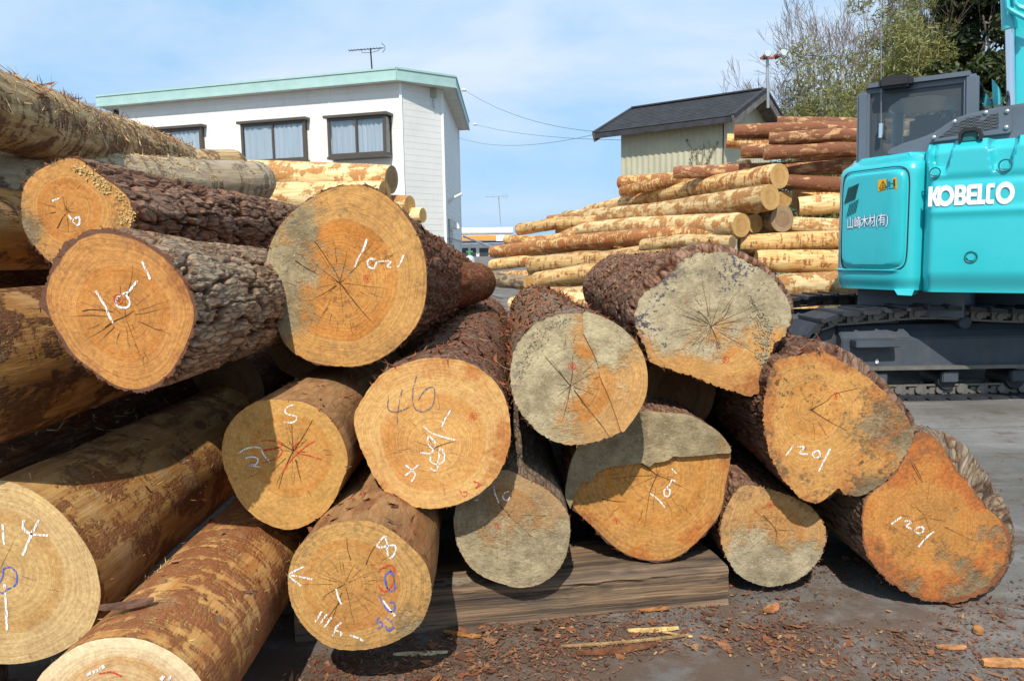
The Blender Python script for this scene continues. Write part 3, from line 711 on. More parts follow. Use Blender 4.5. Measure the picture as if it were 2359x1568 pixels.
lg_face = z7([(1620, 135), (1750, 150), (1880, 210), (1980, 270), (2070, 350), (2130, 440), (2165, 540), (2165, 620), (2110, 740), (2060, 770), (2030, 850), (2025, 980), (2010, 1060), (1960, 1110), (1880, 1138), (1780, 1110), (1650, 1070), (1500, 1010), (1380, 970), (1250, 930), (1180, 890), (1150, 800), (1110, 720), (1085, 640), (1090, 540), (1130, 440), (1220, 370), (1330, 290), (1400, 210), (1500, 150)])
lg_body = z7([(1600, 85), (1750, 105), (1900, 175), (2000, 240), (2100, 330), (2155, 430), (2180, 540), (2175, 620), (2120, 730), (2070, 770), (2040, 850), (2030, 980), (2010, 1050), (1960, 1095), (1880, 1120), (1780, 1100), (1650, 1060), (1500, 1000), (1380, 960), (1250, 920), (1160, 880), (1120, 800), (1075, 720), (1045, 640), (1040, 540), (1070, 430), (1150, 330), (1250, 230), (1360, 140), (1480, 95)])
end_log('glg', 'cut_log', 'large lopsided grey mud-caked log end with a bark flange, top right of the front pile',
    lg_face, 2.7, z7([(1610, 650)])[0], 2.6, BARK_DARK, end_mat('end_glg', (0.60, 0.36, 0.13), (0.58, 0.29, 0.085), 0.52, 0.7, mud=(0.10, 0.05, 1.35, 4.0), mud_col=(0.44, 0.375, 0.235), red=0.5, red_col=(0.36, 0.11, 0.04), seed=13.5, speck=0.12, blue=1.0),
    'plates', 0.017, 0.95, (0.03, 0.0), o2=lg_body, s2=0.09, group=GF, seed=131, jag=0.006, circ=0.6)
end_log('btl', 'cut_log', 'big peeled ochre log with white 4 and blue crayon, bottom left corner',
    z3([(0, 412), (90, 430), (200, 480), (300, 550), (400, 650), (480, 760), (540, 870), (570, 980), (580, 1080), (560, 1180), (520, 1270), (450, 1340), (350, 1400), (250, 1440), (130, 1465), (0, 1470), (-130, 1450), (-250, 1380), (-350, 1270), (-400, 1130), (-410, 960), (-380, 800), (-310, 650), (-200, 520), (-90, 440)]),
    1.95, z3([(0, 930)])[0], 3.8, PEEL_OCHRE, end_mat('end_btl', (0.64, 0.50, 0.25), (0.56, 0.38, 0.15), 0.70, 0.85, seed=14.1, speck=0.08, saw=0.9, saw_rot=1.0),
    'peel', 0.004, 0.96, group=GF, seed=141, jag=0.001, lumps=0.02)
end_log('btm', 'cut_log', 'peeled red-brown log with a pale rim, cut off by the bottom edge',
    z3([(730, 1315), (830, 1330), (930, 1370), (1020, 1420), (1090, 1480), (1150, 1550), (1190, 1640), (1210, 1740), (1190, 1860), (1130, 1980), (1020, 2080), (880, 2140), (720, 2150), (560, 2110), (420, 2040), (310, 1930), (230, 1800), (195, 1680), (210, 1570), (270, 1490), (370, 1410), (480, 1350), (600, 1320)]),
    1.62, z3([(700, 1730)])[0], 3.9, PEEL_RED, end_mat('end_btm', (0.72, 0.60, 0.38), (0.57, 0.36, 0.13), 0.72, 0.8, seed=15.2, speck=0.05, pale_rim=0.13, saw=0.6),
    'peel', 0.004, 1.0, group=GF, seed=151, jag=0.001, lumps=0.025)
# the upper half of the stepped end stands proud of the lower half
def proud_piece(key, px, mat, thick, name):
    g = LOGS[key]; th = [Q(p[0], p[1], g['Y'] - thick) for p in [tuple(v) for v in smooth_px(list(px) + [px[0]], 5)[:-1]]]
    n = len(th); pc = g['pith']
    v = [tuple(p) for p in th] + [(p.x, g['Y'] + 0.002, p.z) for p in th]
    f = [tuple(range(n))] + [((i + 1) % n, i, i + n, (i + 1) % n + n) for i in range(n)]
    me = bpy.data.meshes.new(name); me.from_pydata(v, [], f); me.update()
    bm = bmesh.new(); bm.from_mesh(me); bm.faces.ensure_lookup_table(); bmesh.ops.triangulate(bm, faces=[bm.faces[0]]); bmesh.ops.recalc_face_normals(bm, faces=bm.faces); bm.to_mesh(me); bm.free()
    va = np.array(v); rr = np.hypot(va[:, 0] - pc.x, va[:, 2] - pc.z)
    ri = np.interp(np.mod(np.arctan2(va[:, 2] - pc.z, va[:, 0] - pc.x), 2 * math.pi), np.append(g['th'], 2 * math.pi), np.append(g['r'], g['r'][0]))
    add_attr(me, 'fc', np.stack([va[:, 0] - pc.x, va[:, 2] - pc.z, np.clip(rr / ri, 0, 1)], 1))
    return link_mesh(name, me, mat, g['root'])
step_up = z8([(905, 830), (870, 740), (880, 640), (910, 500), (970, 380), (1080, 280), (1200, 200), (1300, 165), (1450, 150), (1600, 160), (1750, 175), (1850, 220), (1960, 290), (2030, 380), (2040, 432), (1960, 438), (1890, 446), (1800, 456), (1690, 462), (1640, 458), (1600, 485), (1540, 500), (1500, 505), (1470, 530), (1440, 520), (1400, 505), (1310, 520), (1200, 530), (1130, 555), (1080, 590), (1060, 640), (980, 650)])
proud_piece('step', step_up, end_mat('end_step_upper', (0.55, 0.33, 0.12), (0.50, 0.27, 0.085), 0.66, 0.6, mud=(0.20, -0.9, 0.35, 5.0), mud_col=(0.34, 0.275, 0.16), seed=8.2, speck=0.3, saw=0.6), 0.024, 'step_ledge')
gsm_seg = z7([(735, 700), (770, 770), (810, 850), (835, 920), (850, 1000), (890, 1090), (930, 1190), (965, 1290), (1000, 1378), (1050, 1328), (1120, 1228), (1163, 1130), (1176, 1030), (1168, 930), (1138, 830), (1078, 740), (998, 662), (900, 602), (800, 567), (735, 565)])
proud_piece('gsm', gsm_seg, end_mat('end_gsm_segment', (0.58, 0.36, 0.145), (0.56, 0.30, 0.10), 0.55, 0.8, mud=(0.02, -0.5, 0.75, 5.0), mud_col=(0.48, 0.405, 0.245), seed=12.6, speck=0.15, blue=0.4), 0.009, 'split_segment')

# drying cracks
star('n10', 16, 0.55, 0.0022, [z2([(805, 945), (880, 895), (965, 858), (1030, 815)]), z2([(630, 820), (700, 808), (800, 815), (870, 828)])], 5)
star('upl', 9, 0.5, 0.0022, [z1([(440, 1230), (480, 1150), (525, 1100)])], 6, mid=5)
star('big', 16, 0.52, 0.0030, [z4([(550, 560), (640, 690), (710, 800), (730, 860)]), z4([(730, 860), (800, 950), (880, 1050), (950, 1130)]), z4([(410, 700), (500, 760), (560, 790)])], 7, mid=18)
star('n46', 7, 0.30, 0.0020, [z5([(1770, 690), (1850, 660), (1930, 640)])], 8, mid=6)
star('n5', 15, 0.45, 0.0028, [z5([(685, 715), (675, 620), (672, 510)]), z5([(685, 715), (750, 620), (830, 480)]), z5([(685, 715), (600, 670), (560, 655)]), z5([(680, 720), (640, 800), (600, 900), (570, 1010)]), z5([(700, 780), (720, 860), (745, 960)])], 9)
star('n8', 18, 0.62, 0.0024, [z6([(720, 545), (750, 470), (790, 400)]), z6([(605, 510), (580, 430), (572, 340)]), z6([(535, 820), (480, 880), (430, 950)])], 10)
star('low', 8, 0.5, 0.0022, [z8([(380, 760), (430, 830), (480, 880)])], 11, mid=6)
star('step', 10, 0.5, 0.0030, [z8([(1330, 455), (1440, 530), (1520, 590), (1640, 630)]), z8([(1515, 600), (1480, 680), (1460, 760), (1430, 960)]), z8([(1130, 760), (1220, 775), (1300, 780)])], 12)
star('sml', 8, 0.5, 0.0024, [z8([(0, 0), (0, 0)])][:0] + [zR([(233, 1010), (293, 1080), (295, 1150)])], 13, mid=4)
star('rgt', 12, 0.5, 0.0020, [zR([(955, 765), (975, 800), (1005, 855)]), zR([(965, 762), (990, 810), (1008, 852)])], 14)
star('n120', 8, 0.30, 0.0024, [zR([(465, 500), (540, 460), (580, 425), (700, 395)]), zR([(465, 500), (560, 560), (640, 600)])], 15, mid=4)
star('gsm', 13, 0.6, 0.0028, [z7([(645, 1060), (660, 960), (660, 850)]), z7([(645, 1060), (560, 960), (470, 860)]), z7([(645, 1060), (625, 1170), (597, 1280)]), z7([(670, 1090), (760, 1210), (850, 1320), (920, 1420)])], 16)
star('glg', 24, 0.68, 0.0026, [z7([(1520, 545), (1570, 590), (1610, 650), (1670, 800)]), z7([(1600, 660), (1700, 590), (1760, 470)])], 17, mid=14)
star('btl', 7, 0.45, 0.0018, [], 18, mid=5)

# chalk and crayon writing on the ends, as it stands
write('n10', [z2([(735, 665), (775, 730), (810, 790), (835, 850), (865, 912)]), z2([(1055, 585), (1020, 630), (985, 675), (940, 690)]), z2([(940, 690), (900, 720), (890, 765), (935, 795), (985, 785), (990, 735), (960, 685)]), z2([(1090, 440), (1115, 490), (1140, 545), (1152, 580)])], w=0.0075)
write('upl', [z1([(400, 1022), (455, 1000)]), z1([(525, 1130), (550, 1165)]), z1([(560, 1180), (575, 1155), (608, 1150), (608, 1195), (590, 1205), (558, 1178)])], w=0.008)
write('big', [z4([(925, 545), (900, 620), (860, 690), (838, 748)]), z4([(985, 690), (945, 690), (928, 715), (945, 750), (980, 752), (995, 715), (1040, 705), (1095, 708), (1075, 740), (1100, 752)]), z4([(1190, 660), (1170, 710), (1148, 752)])], w=0.0085)
write('n46', [z5([(1890, 405), (1850, 470), (1820, 535)]), z5([(1680, 522), (1730, 570), (1800, 600), (1930, 635)]), z5([(1720, 600), (1715, 660), (1760, 700), (1770, 650), (1725, 600)]), z5([(1765, 690), (1740, 735), (1700, 735), (1660, 728)]), z5([(1735, 760), (1740, 800), (1790, 820), (1840, 790), (1835, 720), (1810, 700), (1800, 780), (1780, 865), (1735, 850)]), z5([(1545, 825), (1600, 870), (1618, 905), (1590, 952)]), z5([(1645, 822), (1590, 870), (1542, 905)])], w=0.0072)
write('n46', [z5([(1520, 245), (1500, 330), (1485, 420), (1482, 520)]), z5([(1415, 290), (1408, 380), (1440, 415), (1500, 410), (1575, 380)]), z5([(1630, 140), (1600, 260), (1610, 380), (1680, 415), (1750, 370), (1770, 270), (1750, 225), (1690, 255), (1640, 330)])], GREYCH, 0.0050, 'crayon_stroke')
write('n46', [z5([(1960, 1015), (1985, 1060), (2010, 1060), (2015, 1030), (1985, 1030)]), z5([(2035, 1040), (2042, 1042)]), z5([(2065, 950), (2110, 965), (2085, 1000), (2130, 970)])], REDCH, 0.0055, 'crayon_stroke')
write('n5', [z5([(683, 365), (645, 375), (620, 410), (640, 435), (700, 450), (705, 480), (670, 500), (610, 495)]), z5([(258, 738), (320, 700), (390, 688), (435, 700), (455, 745), (505, 805)]), z5([(315, 772), (370, 762), (412, 780), (395, 820), (345, 822), (435, 842)])], w=0.0065)
write('n5', [z5([(435, 638), (530, 638), (600, 660), (545, 700), (450, 712), (560, 690), (597, 715), (560, 770), (450, 810)]), z5([(740, 640), (690, 680), (720, 730), (800, 750), (900, 780)]), z5([(850, 640), (780, 680), (700, 750), (640, 820), (595, 890)])], REDCH, 0.0055, 'crayon_stroke')
write('n8', [z6([(868, 325), (830, 360), (808, 405), (850, 410), (885, 400), (945, 400), (940, 460), (905, 500)]), z6([(872, 325), (882, 400), (892, 500)]), z6([(240, 560), (135, 625), (220, 710)]), z6([(135, 625), (220, 640), (308, 658)]), z6([(380, 905), (330, 985)]), z6([(420, 925), (372, 993)]), z6([(455, 950), (400, 1028)]), z6([(530, 990), (490, 1030), (465, 1095)]), z6([(490, 1050), (530, 1070), (525, 1095)]), z6([(490, 730), (505, 790), (532, 850)]), z6([(600, 1088), (660, 1108), (700, 1135)]), z6([(850, 820), (890, 870), (945, 940)])], w=0.0075)
write('n8', [z6([(915, 590), (875, 620), (870, 690), (900, 740), (935, 740), (940, 660), (910, 590)]), z6([(875, 670), (890, 730)]), z6([(825, 785), (860, 860), (905, 905), (940, 890), (935, 835), (900, 835)]), z6([(825, 945), (795, 990), (835, 985), (850, 1010), (805, 1040)]), z6([(870, 950), (910, 980), (930, 1030), (890, 1050), (870, 1010)])], BLUECH, 0.0070, 'crayon_stroke')
write('n8', [z6([(755, 545), (790, 545)]), z6([(820, 600), (860, 560), (920, 550), (940, 590), (930, 690), (880, 748), (835, 735), (815, 695)])], REDCH, 0.0055, 'crayon_stroke')
write('low', [z8([(360, 670), (375, 730), (403, 795)]), z8([(470, 705), (435, 720), (430, 755), (460, 770), (475, 740)]), z8([(225, 770), (250, 765)])], w=0.0065)
write('step', [z8([(1470, 720), (1530, 765), (1575, 820)]), z8([(1590, 680), (1570, 700), (1575, 735), (1600, 740), (1612, 700), (1590, 680), (1615, 650), (1625, 625), (1655, 640)]), z8([(1625, 545), (1655, 580)])], w=0.0075)
write('n120', [zR([(382, 672), (345, 722)]), zR([(400, 680), (432, 682), (412, 712), (450, 716)]), zR([(490, 700), (474, 715), (485, 732), (508, 725), (505, 702), (490, 700)]), zR([(560, 690), (530, 745), (503, 800)])], w=0.0085)
write('rgt', [zR([(905, 1020), (855, 1055)]), zR([(918, 1040), (955, 1040), (930, 1065), (955, 1078)]), zR([(985, 1070), (970, 1085), (985, 1098), (1010, 1090), (1008, 1070), (985, 1070)]), zR([(1062, 1090), (1020, 1125), (987, 1165)])], w=0.0085)
write('btl', [z3([(140, 640), (132, 685), (180, 720), (280, 730)]), z3([(225, 640), (185, 715), (130, 845)]), z3([(15, 665), (22, 785)]), z3([(25, 1010), (35, 1140), (40, 1275)])], w=0.010)
write('btl', [z3([(20, 920), (60, 912), (95, 950), (90, 1010), (40, 1040), (10, 1060), (-20, 1030), (10, 980), (20, 920)])], BLUECH, 0.007, 'crayon_stroke')
write('btm', [z3([(600, 1480), (560, 1505), (500, 1530)]), z3([(945, 1535), (925, 1560)]), z3([(985, 1538), (965, 1565)])], w=0.010)
write('btm', [z3([(570, 1525), (640, 1515), (700, 1540)])], REDCH, 0.006, 'crayon_stroke')
for k, q in (('n10', z2([(908, 728)])[0]), ('big', z4([(925, 828)])[0]), ('n46', z5([(2062, 448)])[0]), ('low', z8([(392, 952)])[0]), ('step', z8([(1230, 915)])[0]), ('n120', zR([(590, 432)])[0]), ('sml', zR([(268, 960)])[0]), ('gsm', z7([(655, 925)])[0]), ('glg', z7([(1713, 880)])[0])):
    stamp(k, q)

# ------------------------------------------------------------------ logs described by their centre line (peeled logs and the stacks behind)
def path_log(name, label, pts, mat, mat_end, group=None, seed=1, N=40, M=48, lumps=0.06, cat='log', rel=0.004, round_end=0.25, parent=None):
    """pts: (world point, radius) along the axis"""
    C = np.array([tuple(p) for p, r in pts]); Rr = np.array([r for p, r in pts])
    seg = np.r_[0, np.cumsum(np.linalg.norm(np.diff(C, axis=0), axis=1))]; Lg = seg[-1]
    e = 0.006
    s = np.linspace(0, Lg, M)
    Cc = np.stack([np.interp(s, seg, C[:, k]) for k in range(3)], 1); Ri = np.interp(s, seg, Rr)
    if len(C) > 2:
        for _ in range(6): Cc[1:-1] = (Cc[:-2] + 2 * Cc[1:-1] + Cc[2:]) / 4
    T = np.gradient(Cc, axis=0); T /= np.linalg.norm(T, axis=1)[:, None]
    up = np.array([0, 0, 1.0]); U = np.cross(np.cross(T, up), T); U /= np.linalg.norm(U, axis=1)[:, None]; W = np.cross(T, U)
    th = np.linspace(0, 2 * math.pi, N, endpoint=False); S, TH = np.meshgrid(s, th, indexing='ij')
    Rm = Ri.mean(); X = Rm * np.cos(TH); Y = Rm * np.sin(TH); P = np.stack([X, Y, S], -1) + seed * 3.1
    rad = Ri[:, None] * (1 + lumps * 2 * (fbm(P * (5, 5, 1.6), 3, seed) - 0.5)) - rel * fbm(P * (30, 30, 7), 3, seed + 4)
    edge = np.minimum(S, Lg - S); rad = rad * (1 - 0.10 * round_end * (1 - sstep(0, Rm * 0.35, edge)))
    V = Cc[:, None, :] + (U[:, None, :] * np.cos(TH)[..., None] + W[:, None, :] * np.sin(TH)[..., None]) * rad[..., None]
    me = np_mesh('log_side', V.reshape(-1, 3), grid_faces(N, M)); add_attr(me, 'lc', P.reshape(-1, 3)); add_attr(me, 'ridge', fbm(P * (30, 30, 7), 3, seed + 4).ravel())
    bm = bmesh.new(); bm.from_mesh(me); bmesh.ops.recalc_face_normals(bm, faces=bm.faces); bm.to_mesh(me); bm.free()
    mid = Cc[M // 2]
    root = empty(name, (mid[0], mid[1], mid[2] - Rm), label, cat, group)
    link_mesh('log_side', me, mat, root)
    for k, i in (('end', 0), ('end', M - 1)):
        rho = np.array([0.02, 0.3, 0.6, 0.85, 1.0]); RH, T2 = np.meshgrid(rho, th, indexing='ij')
        rr = RH * rad[i][None, :]
        v = Cc[i] + (U[i] * np.cos(T2)[..., None] + W[i] * np.sin(T2)[..., None]) * rr[..., None]
        fm = np_mesh('cut_end', v.reshape(-1, 3), grid_faces(N, 5)); add_attr(fm, 'fc', np.stack([rr * np.cos(T2), rr * np.sin(T2), RH], -1).reshape(-1, 3) + np.array([seed * 0.37, 0, 0]) * 0)
        b = bmesh.new(); b.from_mesh(fm); b.verts.ensure_lookup_table(); b.faces.new([b.verts[q] for q in range(N)]); bmesh.ops.recalc_face_normals(b, faces=b.faces)
        if b.faces[0].normal.dot(Vector(T[i])) * (1 if i else -1) < 0: bmesh.ops.reverse_faces(b, faces=b.faces)
        b.to_mesh(fm); b.free()
        link_mesh('cut_end', fm, mat_end, root)
    LOGS[root.name] = dict(V=V, root=root)
    return root
def pl(px, py, Y, rpx):
    p = Q(px, py, Y); d = (p - CAMP); zc = d.y * math.cos(PITCH) - d.z * math.sin(PITCH)
    return (p, rpx / F0 * zc)

PEEL_STRAW = peel_mat('peeled_straw', (0.66, 0.46, 0.22), (0.40, 0.24, 0.10), (0.17, 0.075, 0.038), amount=0.05, band=0.8, dirt=0.5, obj=False, sc=1.3, grey=0.0, dirt_col=(0.46, 0.33, 0.16))
PEEL_GREY = peel_mat('peeled_grey', (0.58, 0.44, 0.26), (0.38, 0.27, 0.155), (0.15, 0.09, 0.055), amount=0.0, band=0.9, dirt=0.35, obj=False, sc=1.3, grey=0.35, dirt_col=(0.44, 0.32, 0.17))
PEEL_GOLD = peel_mat('peeled_gold', (0.58, 0.30, 0.075), (0.40, 0.165, 0.035), (0.13, 0.05, 0.02), amount=0.02, band=0.3, dirt=0.35, obj=False, sc=1.1, rough=0.45)
PEEL_UMBER = peel_mat('peeled_umber', (0.44, 0.23, 0.07), (0.27, 0.115, 0.032), (0.09, 0.036, 0.016), amount=0.06, band=0.35, dirt=0.4, obj=False, sc=1.2, rough=0.5, dirt_col=(0.36, 0.26, 0.15))
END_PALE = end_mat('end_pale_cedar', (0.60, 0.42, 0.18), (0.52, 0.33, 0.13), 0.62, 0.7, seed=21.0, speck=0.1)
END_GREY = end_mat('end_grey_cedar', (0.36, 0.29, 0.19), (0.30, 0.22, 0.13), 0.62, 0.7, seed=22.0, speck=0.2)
END_GAP_SHADE = end_mat('end_gap_shade', (0.20, 0.13, 0.07), (0.16, 0.09, 0.045), 0.6, 0.8, seed=23.0, speck=0.3)  # shade of the gaps painted into the ends of the inner logs
GL = 'peeled logs lying behind the left of the pile'
path_log('peeled_log', 'highest straw-covered peeled log running in from the left edge', [pl(-170, 208, 2.45, 112), pl(0, 258, 2.8, 92), pl(200, 318, 3.5, 74), pl(330, 352, 4.1, 62), pl(425, 385, 4.7, 52)], PEEL_STRAW, END_GREY, GL, 201, 72, 110, 0.07, rel=0.014)
path_log('peeled_log', 'weathered grey peeled log bending up to a rounded tip beside the house window', [pl(-200, 420, 2.7, 86), pl(0, 420, 3.0, 74), pl(220, 412, 3.45, 62), pl(420, 420, 3.9, 57), pl(540, 424, 4.25, 54), pl(606, 418, 4.45, 47)], PEEL_GREY, END_GREY, GL, 205, 72, 110, 0.05, rel=0.012, round_end=1.8)
path_log('peeled_log', 'short visible brown peeled log tip behind the weathered grey log', [pl(60, 392, 3.5, 50), pl(300, 386, 4.2, 46), pl(460, 386, 4.7, 42), pl(548, 382, 5.0, 37)], PEEL_STRAW, END_GREY, GL, 209, 64, 90, 0.06, rel=0.010, round_end=1.8)
path_log('peeled_log', 'golden peeled log at the left edge beside the muddy dark-barked end', [pl(-180, 512, 2.45, 112), pl(0, 528, 2.8, 96), pl(300, 545, 3.8, 72), pl(560, 560, 5.2, 52)], PEEL_GOLD, END_PALE, GL, 213, 72, 90, 0.04, rel=0.006)
path_log('peeled_log', 'golden brown peeled log at the left edge under the grey-barked log', [pl(-180, 872, 1.95, 196), pl(0, 838, 2.2, 174), pl(260, 776, 2.85, 136), pl(520, 716, 3.9, 98), pl(700, 680, 5.2, 74)], PEEL_UMBER, END_PALE, GL, 217, 84, 110, 0.04, rel=0.008)
BARK_RED = bark_mat('bark_red_fibrous', (0.30, 0.13, 0.07), (0.20, 0.07, 0.03), (0.09, 0.03, 0.015), red=0.9, red_col=(0.30, 0.09, 0.035))
path_log('barked_log', 'reddish fibrous log stub showing behind the biggest log', [pl(980, 660, 3.9, 62), pl(1060, 655, 4.6, 54), pl(1102, 650, 5.1, 46)], BARK_RED, END_PALE, GF, 221, 64, 60, 0.06, rel=0.012, round_end=2.5)
path_log('barked_log', 'dark barked log lying in the shade inside the pile', [pl(1560, 905, 3.0, 95), pl(1380, 760, 5.0, 60)], BARK_DARK, END_GAP_SHADE, GF, 225, 48, 60, 0.06, rel=0.015)

# logs lying inside the pile
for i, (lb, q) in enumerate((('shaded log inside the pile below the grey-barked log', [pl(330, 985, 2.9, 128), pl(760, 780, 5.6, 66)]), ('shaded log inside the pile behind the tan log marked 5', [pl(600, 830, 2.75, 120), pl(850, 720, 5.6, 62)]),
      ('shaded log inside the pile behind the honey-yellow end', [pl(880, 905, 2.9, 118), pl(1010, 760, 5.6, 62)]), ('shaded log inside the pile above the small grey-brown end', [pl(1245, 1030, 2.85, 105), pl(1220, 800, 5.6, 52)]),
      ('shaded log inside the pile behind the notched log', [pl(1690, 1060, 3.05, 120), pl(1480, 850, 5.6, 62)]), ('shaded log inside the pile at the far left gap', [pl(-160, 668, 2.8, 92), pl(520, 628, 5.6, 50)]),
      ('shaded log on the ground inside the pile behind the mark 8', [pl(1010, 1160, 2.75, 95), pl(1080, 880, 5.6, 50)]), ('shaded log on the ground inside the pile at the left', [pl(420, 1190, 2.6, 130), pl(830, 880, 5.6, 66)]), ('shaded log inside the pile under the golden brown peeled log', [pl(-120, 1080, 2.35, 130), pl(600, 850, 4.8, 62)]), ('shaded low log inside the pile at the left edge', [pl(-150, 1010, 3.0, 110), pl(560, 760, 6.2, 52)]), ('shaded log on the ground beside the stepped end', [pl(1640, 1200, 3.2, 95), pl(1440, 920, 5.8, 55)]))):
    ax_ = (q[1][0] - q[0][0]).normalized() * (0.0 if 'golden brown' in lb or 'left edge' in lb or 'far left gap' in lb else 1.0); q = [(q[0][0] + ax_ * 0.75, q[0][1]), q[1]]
    path_log('inner_log', lb, q, (BARK_DARK, BARK_TAN, BARK_WET)[i % 3], END_GAP_SHADE, GF, 240 + i * 4, 44, 40, 0.05, rel=0.010)

# square timber under the logs
def timber():
    t = NT('weathered_timber', 0.85, 0.2); c = t.coord()
    v = t.map(c, (1, 1, 1))
    g = t.noise(t.map(v, (1.1, 34, 50)), 1.0, 6, 0.68, 0.15)
    st = t.noise(t.map(v, (0.9, 5, 9)), 1.0, 5, 0.6, 0.6)
    col = t.mix(t.step(g, 0.34, 0.64), (0.065, 0.045, 0.032), (0.28, 0.185, 0.11))
    col = t.mix(t.math('MULTIPLY', t.step(st, 0.5, 0.66), 0.7), col, (0.34, 0.21, 0.11))
    col = t.mix(t.math('MULTIPLY', t.step(t.noise(t.map(v, (1.3, 6, 12), (4, 2, 1)), 1.0, 5), 0.58, 0.72), 0.8), col, (0.05, 0.042, 0.04))
    gl = t.noise(t.map(v, (1.5, 80, 120)), 1.0, 3, 0.6, 0.2)
    col = t.mix(t.math('MULTIPLY', t.step(gl, 0.57, 0.66), 0.6), col, (0.035, 0.027, 0.022))
    big = t.noise(t.map(v, (1.5, 3, 9), (3, 1, 5)), 1.0, 5, 0.6)
    col = t.mix(t.math('MULTIPLY', t.step(big, 0.46, 0.64), 0.5), col, t.mix(g, (0.03, 0.03, 0.033), (0.12, 0.115, 0.11)))
    col = t.mix(t.math('MULTIPLY', t.step(t.noise(t.map(v, (5, 9, 60)), 1.0, 4), 0.66, 0.72), 0.5), col, (0.45, 0.38, 0.28))
    h = t.math('ADD', t.math('SUBTRACT', g, t.math('MULTIPLY', gl, 1.2)), t.math('MULTIPLY', t.noise(t.map(v, (6, 120, 160)), 1.0, 4), 0.5))
    m = t.done(col, t.bump(h, 0.8, 0.005))
    a, b = G(1677, 1392), G(1000, 1452)
    d = (a - b).normalized(); b2 = b - d * 0.45; w = Vector((-d.y, d.x, 0)); hgt, dep = 0.140, 0.34
    n = 60; ang = math.atan2(d.y, d.x); root = b2; Lg = (a - b2).length
    mb = MB(); prof = [(0, 0.0), (0.004, 0.03), (0.0, 0.07), (0.003, 0.105), (0.0, hgt - 0.012), (0.012, hgt), (0.10, hgt + 0.003), (dep - 0.012, hgt - 0.004), (dep, hgt - 0.02), (dep, 0)]
    vs = []
    for i in range(n):
        x = Lg * i / (n - 1)
        for k, (y, z) in enumerate(prof):
            j = 0.014 * (vn(np.array([x * 5, k * 1.7, 3.0]), 5) - 0.5) + 0.008 * (vn(np.array([x * 23, k * 2.7, 3.0]), 8) - 0.5)
            vs.append((x, y + j, max(0.001, z + (j if 0 < z else 0))))
    q = len(prof); fs = [(i * q + k, (i + 1) * q + k, (i + 1) * q + (k + 1) % q, i * q + (k + 1) % q) for i in range(n - 1) for k in range(q)]
    fs += [tuple(range(q)), tuple((n - 1) * q + k for k in range(q))[::-1]]
    mb.add(vs, fs)
    o = mb.build('square_timber', m, None, True)
    o.location = root; o.rotation_euler = (0, 0, ang)
    tag(o, 'weathered grey-brown square timber lying under the log ends', 'timber'); WL[o.name] = Vector(root)
    # small block under the bottom-left log
    mb = MB(); mb.box((0, 0, 0.085), (0.34, 0.22, 0.17), bevel=0.008)
    k = mb.build('timber_block', m, None); p = G(-30, 1600, 0.0); k.location = (p.x - 0.15, 2.12, 0); k.rotation_euler = (0, 0, 0.1)
    tag(k, 'short grey timber block under the bottom left log', 'timber')
timber()
# ------------------------------------------------------------------ ground
def ground():
    t = NT('yard_ground', 0.95, 0.06); c = t.coord()
    n1 = t.noise(c, 0.9, 6, 0.62); n2 = t.noise(c, 14.0, 6, 0.7); n3 = t.noise(c, 120.0, 4, 0.7)
    st = t.noise(t.map(c, (0.5, 3.2, 1), rot=(0, 0, 0.1)), 1.6, 6, 0.65)
    col = t.mix(t.step(n1, 0.3, 0.72), (0.135, 0.122, 0.108), (0.25, 0.232, 0.21))
    col = t.mix(t.math('MULTIPLY', t.step(st, 0.5, 0.7), 0.6), col, (0.285, 0.268, 0.245))
    col = t.mix(t.math('MULTIPLY', t.step(n2, 0.52, 0.7), 0.5), col, (0.095, 0.085, 0.08))
    col = t.mix(t.math('MULTIPLY', t.step(n3, 0.60, 0.72), 0.45), col, (0.36, 0.33, 0.29))
    gr = t.noise(c, 420.0, 3, 0.7)
    col = t.mix(0.5, col, t.ramp(gr, [(0.3, (0.2,) * 3), (0.7, (0.82,) * 3)]), 'OVERLAY')
    tr = t.noise(t.map(c, (0.25, 5.0, 1), rot=(0, 0, 0.16)), 1.0, 5, 0.6)
    col = t.mix(t.math('MULTIPLY', t.step(tr, 0.52, 0.66), 0.4), col, (0.085, 0.08, 0.078))
    # bark dust trodden into the ground round the pile
    x, y, z = t.sep(c)
    near = t.math('MULTIPLY', t.step(y, 4.2, 1.6), t.step(x, 2.6, 0.4))
    dn = t.math('ADD', t.noise(c, 3.0, 6, 0.7), t.math('MULTIPLY', near, 0.22))
    col = t.mix(t.math('MULTIPLY', t.step(dn, 0.52, 0.70), 0.75), col, t.mix(n2, (0.075, 0.05, 0.035), (0.16, 0.095, 0.06)))
    h = t.math('ADD', t.math('ADD', t.math('MULTIPLY', n2, 0.6), t.math('MULTIPLY', n3, 0.6)), t.math('MULTIPLY', gr, 0.35))
    m = t.done(col, t.bump(h, 0.6, 0.008))
    xs = np.r_[np.linspace(-600, -9, 14), np.linspace(-8, 9, 110), np.linspace(10, 600, 14)]
    ys = np.r_[np.linspace(-60, 0.2, 6), np.linspace(0.6, 14, 90), np.linspace(15, 900, 20)]
    X, Yg = np.meshgrid(xs, ys); Z = 0.012 * (fbm(np.stack([X * 1.1, Yg * 1.1, X * 0], -1), 3, 3) - 0.5)
    me = np_mesh('ground', np.stack([X, Yg, Z], -1).reshape(-1, 3), grid_faces(len(xs), len(ys), False))
    o = link_mesh('ground', me, m); tag(o, 'grey trodden yard ground strewn with bark dust', None, None, 'structure')
ground()
